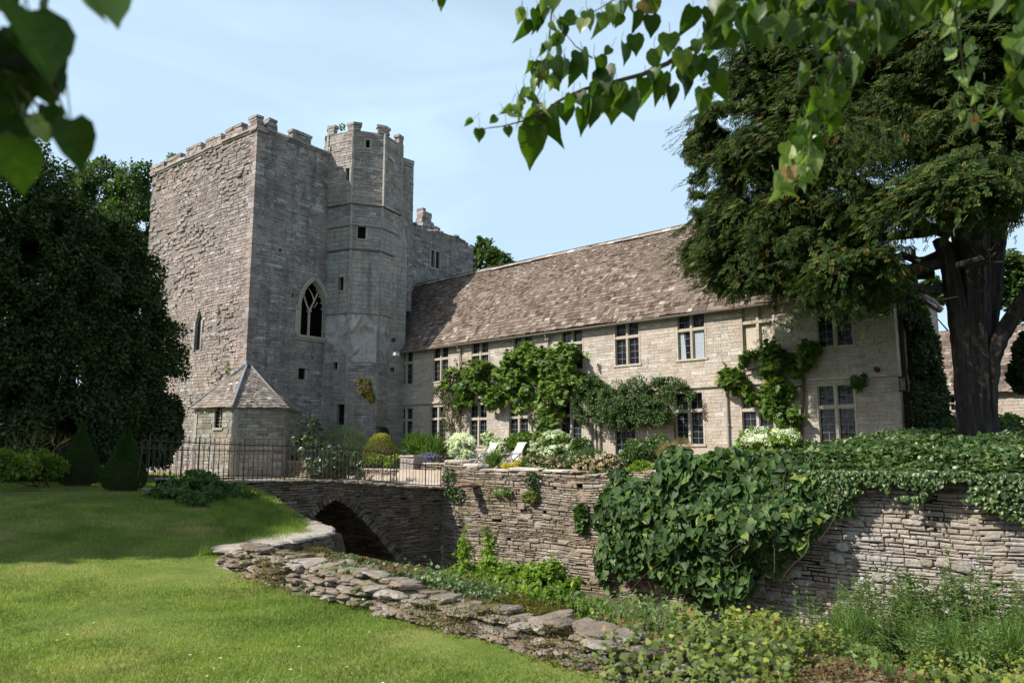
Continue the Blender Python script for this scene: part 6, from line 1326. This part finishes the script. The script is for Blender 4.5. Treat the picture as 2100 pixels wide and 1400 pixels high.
# the dark evergreen mass left of the tower
G_ = 'dark evergreens left of the tower'
tree('evergreen_tree', 'dark dense evergreen nearest the tower, its edge overlapping the tower wall', (-27.6, 10.8, -1.), 3.5, .3, [BX(314, 860, 55, 120, -27.5), BX(284, 720, 74, 110, -27.5), BX(259, 590, 74, 110, -27.5), BX(219, 520, 61, 70, -27.5), BX(352, 870, 18, 50, -27), BX(304, 780, 42, 80, -27.5), BX(329, 890, 42, 60, -27.5), BX(234, 850, 83, 120, -27.5)], 100000, .125, 'L_holly', group=G_, clump=1.3, thresh=-.3, rough=.5, shell=(.4, 1.))
tree('evergreen_tree', 'dark dense evergreen filling the middle left behind the topiary cones', (-27.6, 8.6, -1.0), 3.5, .3, [BX(180, 850, 90, 120, -27.5), BX(160, 700, 100, 120, -27.5), BX(150, 560, 100, 110, -27.5), BX(110, 500, 90, 90, -27.5), BX(90, 860, 80, 110, -27.5)], 100000, .125, 'L_holly', group=G_, clump=1.3, thresh=-.3, rough=.5, shell=(.4, 1.))
tree('evergreen_tree', 'tall dark evergreen at the far left edge of the picture', (-27.6, 6, -.9), 3.5, .3, [BX(30, 880, 90, 110, -27.5), BX(20, 720, 110, 120, -27.5), BX(10, 560, 110, 120, -27.5), BX(30, 400, 100, 110, -27.5), BX(60, 620, 110, 120, -29.5), BX(170, 640, 110, 130, -30), BX(110, 760, 110, 120, -29.5), BX(-60, 650, 90, 200, -27.5)], 100000, .125, 'L_holly', group=G_, clump=1.3, thresh=-.3, rough=.5, shell=(.4, 1.))
tree('broadleaf_tree', 'green tree behind the evergreens reaching the tower battlements', (-52, 20, -1), 6, .4, [Bf(215, 370, 50, 50, 19.8, .9), Bf(270, 400, 50, 56, 20.4, .9), Bf(300, 370, 26, 36, 21.4, .9), Bf(180, 430, 60, 60, 19.4, .9), Bf(260, 480, 70, 70, 20.5, .9), Bf(130, 400, 50, 60, 18.8, .9)], 22000, .22, 'L_tree', clump=.9, thresh=-.1, rough=.45)
tree('broadleaf_tree', 'rounded green tree showing above the house roof beside the ruin', (-60, 62, 0), 9, .5, [Bf(1000, 540, 48, 48, 60, .9), Bf(970, 560, 36, 60, 61, .9), Bf(1030, 570, 36, 46, 60, .9), Bf(1000, 620, 60, 60, 60, .9), Bf(985, 510, 26, 20, 60, .9)], 16000, .4, 'L_tree', clump=.5, thresh=-.15, rough=.4)
tree('broadleaf_tree', 'small pale tree between the rear wing and the yew trunk', (-9, 54, .3), 4, .25, [Bf(1895, 620, 26, 30, 52, .9), Bf(1910, 600, 24, 30, 52, .9), Bf(1880, 650, 26, 40, 52, .9)], 6000, .25, 'L_tree', clump=.8)
tree('broadleaf_tree', 'dark green tree behind the barn on the far right', (1, 56, .3), 5, .3, [Bf(2060, 560, 60, 50, 54, .9), Bf(2010, 600, 40, 40, 54, .9), Bf(2110, 600, 50, 60, 54, .9)], 9000, .28, 'L_tree', clump=.8)
plant('barn_hedge', 'low sunlit hedge in front of the barn', 'hedge', [Bf(1945, 872, 26, 20, 38), Bf(1990, 872, 40, 20, 38), Bf(2060, 872, 40, 20, 38), Bf(2120, 872, 30, 20, 38)], 9000, .13, 'L_vine', T_OVAL)
plant('dark_shrub', 'dark shrub right of the yew trunk before the barn', 'shrub', [Bf(2092, 770, 18, 30, 27), Bf(2105, 720, 20, 30, 27)], 5000, .16, 'L_holly', T_OVAL, (-2.6, 27, .4), stems=5)
# trees outside the left edge whose shade falls on the lawn and on the evergreens
for i, (x, y, z, R, zb) in enumerate(((-19.9, -4.0, 8.0, 3.3, 0), (-25.5, -3.4, 8.8, 4.0, 0), (-23, -1.2, 7.6, 2.8, 0), (-31.5, -4.5, 8.0, 4., 0), (-37, -4, 8., 4.2, 0))):
    tree('shade_tree', 'leafy tree beyond the left edge of the lawn shading it', (x, y, -1.4), 4, .3, [(x, y, z, R, R, R * .75), (x + 1.5, y + 1, z - 1.6, R * .7, R * .7, R * .5), (x - 1.6, y - 1, z - 1, R * .7, R * .7, R * .6)], 30000, .36, 'L_tree', group='trees shading the lawn from the left', clump=.8, thresh=-.35)

# the great yew
yew = thing('yew_tree', 'huge old yew with fluted trunk and dark branches drooping over the house', 'tree'); mb = MB()
YB = np.array([-4.1, 24.3, h1(-4.1, 24.3) - .3])
tr_spec = [([(1995, 945), (1984, 850), (1974, 750), (1966, 650), (1950, 560), (1928, 490)], 24.0, [.46, .33, .31, .3, .28, .24]), ([(2008, 935), (2006, 830), (2002, 720), (2003, 600), (2003, 480), (2000, 350), (1995, 150)], 24.3, [.6, .42, .4, .4, .36, .32, .26]), ([(2026, 930), (2026, 830), (2030, 740), (2052, 690), (2086, 630), (2130, 560)], 24.4, [.4, .3, .28, .26, .22, .2]), ([(2016, 935), (2018, 800), (2026, 650), (2042, 500), (2060, 300), (2080, 100)], 24.9, [.5, .36, .34, .32, .28, .22]), ([(1990, 935), (1984, 700), (1978, 560), (1965, 430), (1940, 260)], 24.6, [.5, .33, .32, .28, .22])]
for pth, n, rr in tr_spec:
    P_2 = []; R_2 = []
    for i in range(len(pth) - 1):
        for s in np.linspace(0, 1, 7, endpoint=False): P_2.append(at(pth[i][0] + (pth[i + 1][0] - pth[i][0]) * s, pth[i][1] + (pth[i + 1][1] - pth[i][1]) * s, n)); R_2.append(rr[i] + (rr[i + 1] - rr[i]) * s)
    P_2.append(at(*pth[-1], n)); R_2.append(rr[-1]); R_2 = [q_ * .8 for q_ in R_2]; k = 18; base_n = mb.n; mb.tube(P_2, R_2, k, .5)
    V = mb.V[-1]; m2 = len(P_2)
    for i in range(m2):
        fl = np.array([1 + .13 * sin(5 * 2 * pi * j / k + n * 7 + i * .09) + .13 * n1(j * 1.3, i * .3, n * 3) + .12 * n1(j * 3., i * .9, n) for j in range(k)])
        V[i * k:(i + 1) * k] = P_2[i] + (V[i * k:(i + 1) * k] - P_2[i]) * fl[:, None]
mb.build('trunk', M['bark'], yew)
# limbs: (start px, end px, depth at start, depth at end, sag)
LB = [((1930, 540), (1680, 545), 24, 20.5, .35), ((1915, 560), (1700, 600), 24, 22.5, .2), ((1950, 480), (1560, 420), 24.3, 20.5, .1), ((1950, 450), (1480, 300), 24.3, 22, .05), ((1960, 400), (1450, 440), 24.5, 23.5, -.1), ((1970, 350), (1520, 200), 24.5, 22.5, 0), ((1980, 300), (1600, 90), 24.3, 23, 0), ((1990, 420), (1800, 300), 24.3, 18.5, .1), ((2000, 420), (1950, 420), 24.3, 17.8, .1), ((2030, 420), (2080, 380), 24.3, 18, .1), ((1980, 250), (1750, 0), 24.3, 23, 0), ((2000, 200), (1900, -80), 24.3, 22, 0), ((2040, 300), (2160, 150), 24.6, 22, 0), ((2060, 350), (2200, 430), 24.6, 22, .1), ((1960, 460), (1480, 540), 24.6, 25, -.05), ((1950, 380), (1650, 340), 24.3, 26.5, 0), ((1990, 300), (1850, 150), 24.3, 27.5, 0), ((2040, 250), (2150, 50), 24.6, 27, 0), ((1950, 500), (1620, 500), 24.3, 23.5, .0), ((1925, 590), (1790, 565), 24, 21, .1)]
mb = MB(); tips = []
for (a_, b_, na, nb, sg) in LB:
    A2, B2 = at(*a_, na), at(*b_, nb); pts_ = limb(mb, A2, B2, .17, .035, 7, .35, 9, sag=-sg * .25); pts_ = np.array(pts_); tips.append(pts_)
    for j in range(9):
        t = random.uniform(.25, .98); q = pts_[int(t * (len(pts_) - 1))]; d = B2 - A2; d /= np.linalg.norm(d); e = q + (d * .7 + rdir(1)[0] * .9) * random.uniform(.8, 2.2) * np.array([1, 1, .5]) + np.array([0, 0, -.15]); l2 = limb(mb, q, e, .04, .01, 5, .4, 4); tips.append(np.array(l2))
mb.build('limb', M['bark'], yew)
# foliage masses: hanging tufts of needle sprays
YBL = [Bf(1490, 250, 60, 50, 22.), Bf(1460, 440, 44, 44, 23.), Bf(1470, 360, 40, 40, 23.2), Bf(1530, 330, 64, 60, 22), Bf(1560, 170, 70, 66, 22.6), Bf(1600, 60, 84, 70, 22.8), Bf(1640, 260, 84, 70, 21.4), Bf(1550, 440, 70, 54, 22.4), Bf(1640, 420, 76, 56, 21.4), Bf(1500, 520, 60, 32, 23.4), Bf(1580, 530, 70, 40, 22.6), Bf(1660, 500, 60, 40, 21.8), Bf(1720, 130, 96, 90, 22), Bf(1740, 300, 76, 66, 20.6), Bf(1840, 60, 100, 80, 22), Bf(1850, 220, 80, 66, 21.5), Bf(1960, 100, 100, 90, 21.5), Bf(2080, 80, 100, 90, 22), Bf(2080, 230, 80, 70, 21.5), Bf(1960, 250, 80, 56, 21), Bf(1430, 510, 34, 24, 23.6), Bf(1730, 420, 56, 36, 21.4),
       Bf(1770, 528, 62, 20, 19.8, .8), Bf(1710, 540, 42, 22, 19.8, .8), Bf(1825, 518, 36, 16, 20.2, .8), Bf(1750, 560, 46, 14, 20.2, .8),
       Bf(1900, 385, 84, 34, 18.4, .8), Bf(1990, 380, 84, 40, 18.2, .8), Bf(1860, 425, 60, 26, 18.8, .8), Bf(2080, 390, 60, 60, 18.4, .8), Bf(1940, 430, 70, 30, 18.6, .8), Bf(2020, 330, 70, 36, 18.6, .8), Bf(1820, 455, 40, 18, 19.2, .8),
       Bf(2080, 500, 44, 60, 21, .8), Bf(2030, 470, 40, 40, 20, .8), Bf(1480, 575, 20, 20, 24), Bf(1600, 575, 30, 14, 24), Bf(1700, 210, 90, 80, 25.5), Bf(1850, 330, 90, 60, 26.5), Bf(1640, 330, 80, 80, 26)]
mb = MB(); YBL = [q for q in YBL if q not in (Bf(1940, 430, 70, 30, 18.6, .8), Bf(2080, 500, 44, 60, 21, .8), Bf(2030, 470, 40, 40, 20, .8), Bf(1850, 330, 90, 60, 26.5))]; YBL += [Bf(1600, 520, 60, 40, 25.2), Bf(1660, 560, 60, 34, 25.4), Bf(1720, 540, 60, 34, 25.4), Bf(1480, 500, 44, 40, 22.2), Bf(1520, 540, 50, 30, 23), Bf(1560, 560, 50, 30, 24), Bf(1500, 450, 50, 40, 22.3), Bf(1530, 505, 60, 36, 23.2), Bf(1590, 545, 50, 34, 24.2), Bf(1640, 530, 60, 40, 24), Bf(1560, 450, 60, 50, 22.5), Bf(1680, 550, 50, 34, 24.6), Bf(1450, 290, 40, 40, 23), Bf(1440, 380, 30, 24, 23.4), Bf(1610, 460, 70, 50, 23.2)]; n2 = 200000; p, o = blob_points(YBL, n2, (.4, 1.), .55, 1.5, .02); D = unit(o * [.8, .8, .3] + rdir(n2) * .55 + [0, 0, -1.0]); scatter(mb, T_YEW, p, D, unit(rdir(n2) * .7 + [0, 0, .9] + o * .4), rng.uniform(.11, .27, n2), None, 0, .62)
allp = np.concatenate([np.repeat(tp[1:], 44, 0) for tp in tips]); pxy = (allp @ RT) / (allp @ FW) * F_ + 1050; pyy = 700 - (allp @ UP) / (allp @ FW) * F_; allp = allp[~((pxy > 1830) & (pyy > 440))]; n3 = len(allp); p = allp + rng.normal(size=(n3, 3)) * [.32, .32, .2] + [0, 0, -.12]; scatter(mb, T_YEW, p, unit(rdir(n3) * .7 + [0, 0, -.7]), unit(rdir(n3) * .7 + [0, 0, .8]), rng.uniform(.12, .27, n3), None, 0, .65)
# fringes: drooping shoots round each mass
fr_c, fr_o = blob_points(YBL, 5200, (.95, 1.12), .5, 1.2, .0); 
for s in range(7):
    q = fr_c + (fr_o * [1, 1, .1] * .13 + [0, 0, -.075]) * s; scatter(mb, T_YEW, q + rng.normal(size=q.shape) * .02, unit(fr_o * [1, 1, .2] + [0, 0, -.55] + rdir(len(q)) * .3), unit(rdir(len(q)) * .4 + [0, 0, 1]), .19, None, 0, .9)
mb.build('crown', M['L_yew'], yew); settle(yew, YB)
print('yew sprays', n2, n3)

# ------------------------------------------------------------------ branches hanging close to the camera
def dpt(px, py, d): r = _ray(px, py); return r / F_ * d
def branch(name, label, twigs, leaves, dist, mat, smat=None, rad=.006, group=None, shade=None):
    'twigs: pixel polylines; leaves: (x, y of the stalk end, length px, lean deg, turn, distance factor)'
    t_ = thing(name, label, 'branch', group); mb = MB()
    for w_ in twigs:
        pth, r0, r1_ = w_[:3]; k = w_[3] if len(w_) > 3 else 1.
        P_2 = [dpt(x, y, dist * k) for x, y in pth]; Q_ = []
        for i in range(len(P_2) - 1):
            for s in (0, .25, .5, .75): Q_.append(P_2[i] + (P_2[i + 1] - P_2[i]) * s + rng.normal(size=3) * r0 * .15)
        Q_.append(P_2[-1]); mb.tube(Q_, np.linspace(r0, r1_, len(Q_)), 6, .5)
    mb.build('twig', M['twig'], t_)
    if shade:   # more of the same branch, above the picture, that keeps the sun off the lower leaves
        mb = MB(); m2, cx_, cy_, sp = shade; q = np.array([dpt(cx_ + rng.normal() * sp, cy_ + rng.normal() * sp * .35, dist) for _ in range(m2)]) + np.array(ts)[None] * rng.uniform(.35, .8, m2)[:, None] * dist * .42; scatter(mb, T_HEART, q, unit(rdir(m2) * .4 - UP), unit(rdir(m2) * .6 + np.array(ts)), .13 * dist / 2.4, None); mb.build('upper_leaves', M['L_front'], t_)
    for nm, mm, sel in (('leaves', mat, 0), ('pale_leaves', smat, 1)):
        L = [l for l in leaves if (l[6] if len(l) > 6 else 0) == sel]
        if not L: continue
        mb = MB(); C_ = []; D_2 = []; N_2 = []; S_2 = []
        for l in L:
            x, y, ln, lean, turn, k = l[:6]; dd = dist * k; C_.append(dpt(x, y, dd)); a_ = radians(lean); v = RT * sin(a_) - UP * cos(a_) + FW * .25 * sin(turn * 3.1); D_2.append(v); tt = radians(turn * 55); nn_ = -FW * cos(tt) + RT * sin(tt) + UP * .15; N_2.append(nn_); S_2.append(ln * (.84 if dist > 2 else 1.) / F_ * dd)
        C_ = np.array(C_); D_2 = unit(np.array(D_2)); N_2 = np.array(N_2); S_2 = np.array(S_2); w5 = rng.choice(5, len(C_), p=[.42, .13, .22, .05, .18])
        for q5 in range(5): scatter(mb, T_HEARTS[q5], C_[w5 == q5], D_2[w5 == q5], N_2[w5 == q5], S_2[w5 == q5], None, 0, (1., .95, .9, 1., .85)[q5])
        mb.tube([C_[0], C_[0] + D_2[0] * .001], .0005, 3, .5)
        for c, d in zip(C_, D_2): mb.tube([c, c - d * .012 + rng.normal(size=3) * .004, c - d * .03 + np.array([0, 0, .012])], .0009, 4, .6)
        mb.build(nm, M[mm], t_, smooth=True)
    c = dpt(*twigs[0][0][0], dist); settle(t_, c); return t_
R0 = random.Random(3)
def along(pth, n, ln, jx=30, jy=26, lean=25, k=1., sel=0, d0=10):
    out_ = []; seg = [(pth[i], pth[i + 1]) for i in range(len(pth) - 1)]; L = [math.dist(*s_) for s_ in seg]; T_ = sum(L)
    for i in range(n):
        s_ = T_ * (i + R0.random()) / n; j = 0
        while j < len(L) - 1 and s_ > L[j]: s_ -= L[j]; j += 1
        a_, b_ = seg[j]; f = s_ / L[j]; x = a_[0] + (b_[0] - a_[0]) * f + R0.uniform(-jx, jx); y = a_[1] + (b_[1] - a_[1]) * f + R0.uniform(-jy * .6, jy) + d0
        out_.append((x, y, R0.uniform(*ln), R0.gauss(0, lean), R0.gauss(0, .8), k * R0.uniform(.95, 1.05), sel))
    return out_
main = [(1640, -90), (1540, 10), (1480, 55), (1420, 98), (1370, 130), (1300, 158), (1215, 178), (1160, 200), (1100, 238), (1060, 252), (990, 265)]
sub1 = [(1135, -20), (1128, 60), (1122, 120), (1110, 180), (1095, 215)]; sub2 = [(1320, -30), (1260, 0), (1200, 35)]; sub3 = [(1215, 120), (1180, 95), (1160, 70)]; sub4 = [(1120, 130), (1100, 165), (1065, 205), (1050, 235)]
lv = [(1090, 258, 92, 3, .1, 1), (1122, 226, 78, 12, -.5, 1), (1100, 225, 70, -14, .5, 1), (1157, 212, 50, 8, .2, 1), (1192, 224, 60, 3, .1, 1), (1256, 190, 72, 2, .3, 1), (1287, 192, 68, 10, -.3, 1), (1232, 170, 80, -5, .5, 1), (1375, 178, 52, 0, 0, 1), (1408, 158, 52, 6, .3, 1), (1443, 182, 66, -2, .1, 1), (1468, 150, 62, 18, -.4, 1), (1340, 165, 60, 8, .2, 1), (1320, 160, 66, -8, .4, 1), (1178, 125, 55, 10, .5, 1), (1192, 108, 60, 6, -.4, 1), (1160, 120, 50, -2, 1.2, 1), (1222, 118, 60, 10, .4, 1), (1240, 140, 66, 2, -.6, 1), (1252, 98, 24, -40, .2, 1), (1280, 90, 50, 4, .9, 1), (1300, 72, 48, 10, .2, 1), (1335, 32, 50, 4, .3, 1), (1372, 70, 54, -4, -.2, 1), (1298, 25, 50, 2, .4, 1), (1272, 30, 32, -20, .3, 1), (1340, -5, 40, 12, .4, 1), (1420, 15, 62, -10, .3, 1), (1455, 15, 56, 14, -.3, 1), (1385, 100, 46, 20, .7, 1), (1345, 100, 54, 0, -.9, 1), (1430, 115, 50, 16, .2, 1), (1455, 120, 50, 8, -.4, 1),
      (970, 247, 26, -60, .3, 1, 0), (982, 264, 32, 2, .4, 1, 0), (1018, 240, 22, -50, .3, 1, 0), (1040, 260, 26, 12, .2, 1, 0), (1062, 228, 44, 6, 1., 1, 1), (1048, 215, 30, -30, .9, 1, 0), (1080, 40, 50, -4, 1., 1, 0), (1068, 20, 34, -10, .6, 1, 1), (1100, 20, 50, 6, .6, 1, 0), (1070, 15, 20, -10, .6, 1, 1), (1150, 55, 34, 10, .6, 1, 0), (1180, 32, 40, -60, .3, 1, 0), (1140, 80, 60, 4, 1.3, 1, 0), (1105, 150, 34, -20, .7, 1, 1), (1085, 125, 34, -10, .6, 1, 0), (905, -8, 30, 2, .2, 1, 0), (890, -14, 20, -6, .6, 1, 0), (1225, 45, 34, 10, 1., 1, 1), (1240, 30, 40, -10, .9, 1, 1), (1270, 5, 44, 14, .9, 1, 1)]
lv += along(sub1, 16, (28, 46), 26, 16, 24, 1, 0) + along(sub4, 11, (22, 36), 14, 12, 30, 1, 1, 0) + along(sub2, 10, (28, 44), 24, 18, 25, 1, 1) + along(sub1, 6, (24, 36), 22, 14, 24, 1, 1, 0) + along(main[3:8], 18, (36, 60), 16, 22, 16) + along(main[:4], 34, (34, 60), 44, 44, 24)
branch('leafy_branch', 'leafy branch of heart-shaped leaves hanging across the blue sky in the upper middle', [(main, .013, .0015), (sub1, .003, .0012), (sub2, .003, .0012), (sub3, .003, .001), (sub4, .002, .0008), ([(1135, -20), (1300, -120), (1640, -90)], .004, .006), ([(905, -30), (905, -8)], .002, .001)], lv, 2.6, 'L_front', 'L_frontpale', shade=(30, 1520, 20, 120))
t1 = [(1750, -60), (1735, 60), (1738, 95), (1705, 150), (1665, 230), (1640, 290), (1620, 350)]; t2 = [(1960, -60), (1960, 40), (1975, 130), (1990, 190), (1998, 250)]; t3 = [(2110, -40), (2105, 90), (2085, 160), (2060, 225)]; t4 = [(2150, 120), (2110, 230), (2098, 270)]
lv = along(t1[2:5], 30, (28, 48), 34, 30, 20, 1, 0) + along(t1[3:6], 16, (26, 44), 34, 26, 25, .98, 0) + along(t1[5:], 26, (24, 46), 38, 34, 22, 1, 1) + along(t1[4:6], 8, (26, 40), 30, 30, 22, 1, 1) + along(t2, 34, (20, 36), 26, 20, 30, 1.02, 1) + along(t3, 26, (20, 36), 30, 20, 30, 1.02, 0) + along(t3, 10, (28, 42), 26, 16, 30, 1.02, 1) + along(t4, 16, (34, 60), 34, 30, 18, .95, 0)
lv += along([(1500, -40), (1640, -10), (1760, 10), (1880, -20)], 110, (34, 60), 46, 46, 24, .85) + along([(1600, 40), (1700, 50), (1800, 55), (1840, 20)], 46, (32, 56), 40, 26, 24, .85) + along([(1880, -30), (2000, -60), (2120, -40)], 50, (40, 70), 40, 30, 20, .85) + [(1640, 130, 60, 6, .6, .9, 1), (1648, 150, 54, -6, .4, .9, 1)] + along([(2085, 40), (2115, 150)], 12, (60, 96), 20, 30, 16, .85)
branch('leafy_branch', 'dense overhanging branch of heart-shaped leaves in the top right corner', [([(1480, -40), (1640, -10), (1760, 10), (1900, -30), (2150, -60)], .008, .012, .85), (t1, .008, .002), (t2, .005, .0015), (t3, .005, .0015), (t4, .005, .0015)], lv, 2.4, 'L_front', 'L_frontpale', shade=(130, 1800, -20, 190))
tl = [([(-60, 120), (20, 150), (45, 185), (80, 220)], .004, .002), ([(60, 60), (100, 160), (118, 195), (140, 245)], .003, .0012), ([(-60, 10), (0, -10)], .003, .002)]
lv = [(60, 22, 150, 24, 1.15, .9), (35, 60, 110, 36, .9, .95), (12, 60, 110, 30, .4, 1), (30, 95, 105, -10, .6, 1.), (80, 95, 90, 28, 1.1, 1), (0, 120, 100, 10, .5, 1), (-10, 200, 110, -4, .3, 1), (42, 285, 112, -12, .3, .95), (146, 246, 104, 4, .5, 1), (98, 218, 62, 12, .9, 1.05), (5, -20, 56, 10, .4, 1.), (62, 240, 44, 40, .5, 1, 1), (112, 140, 52, 24, .9, 1., 0), (78, 255, 40, 20, .4, 1, 1), (-4, 280, 100, 6, .2, 1), (30, 135, 80, 50, .6, 1.05), (-15, 70, 90, 10, .3, 1), (70, 60, 80, 30, 1.2, .95), (50, 160, 80, -20, .8, 1), (15, 150, 90, 20, .9, 1), (20, 240, 80, 30, .9, 1), (90, 150, 70, 10, .2, 1.02)]
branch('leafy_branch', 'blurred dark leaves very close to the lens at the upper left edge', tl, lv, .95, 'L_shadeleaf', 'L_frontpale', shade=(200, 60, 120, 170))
lv = along([(40, 400), (80, 440)], 5, (24, 40), 20, 14, 20, 1)
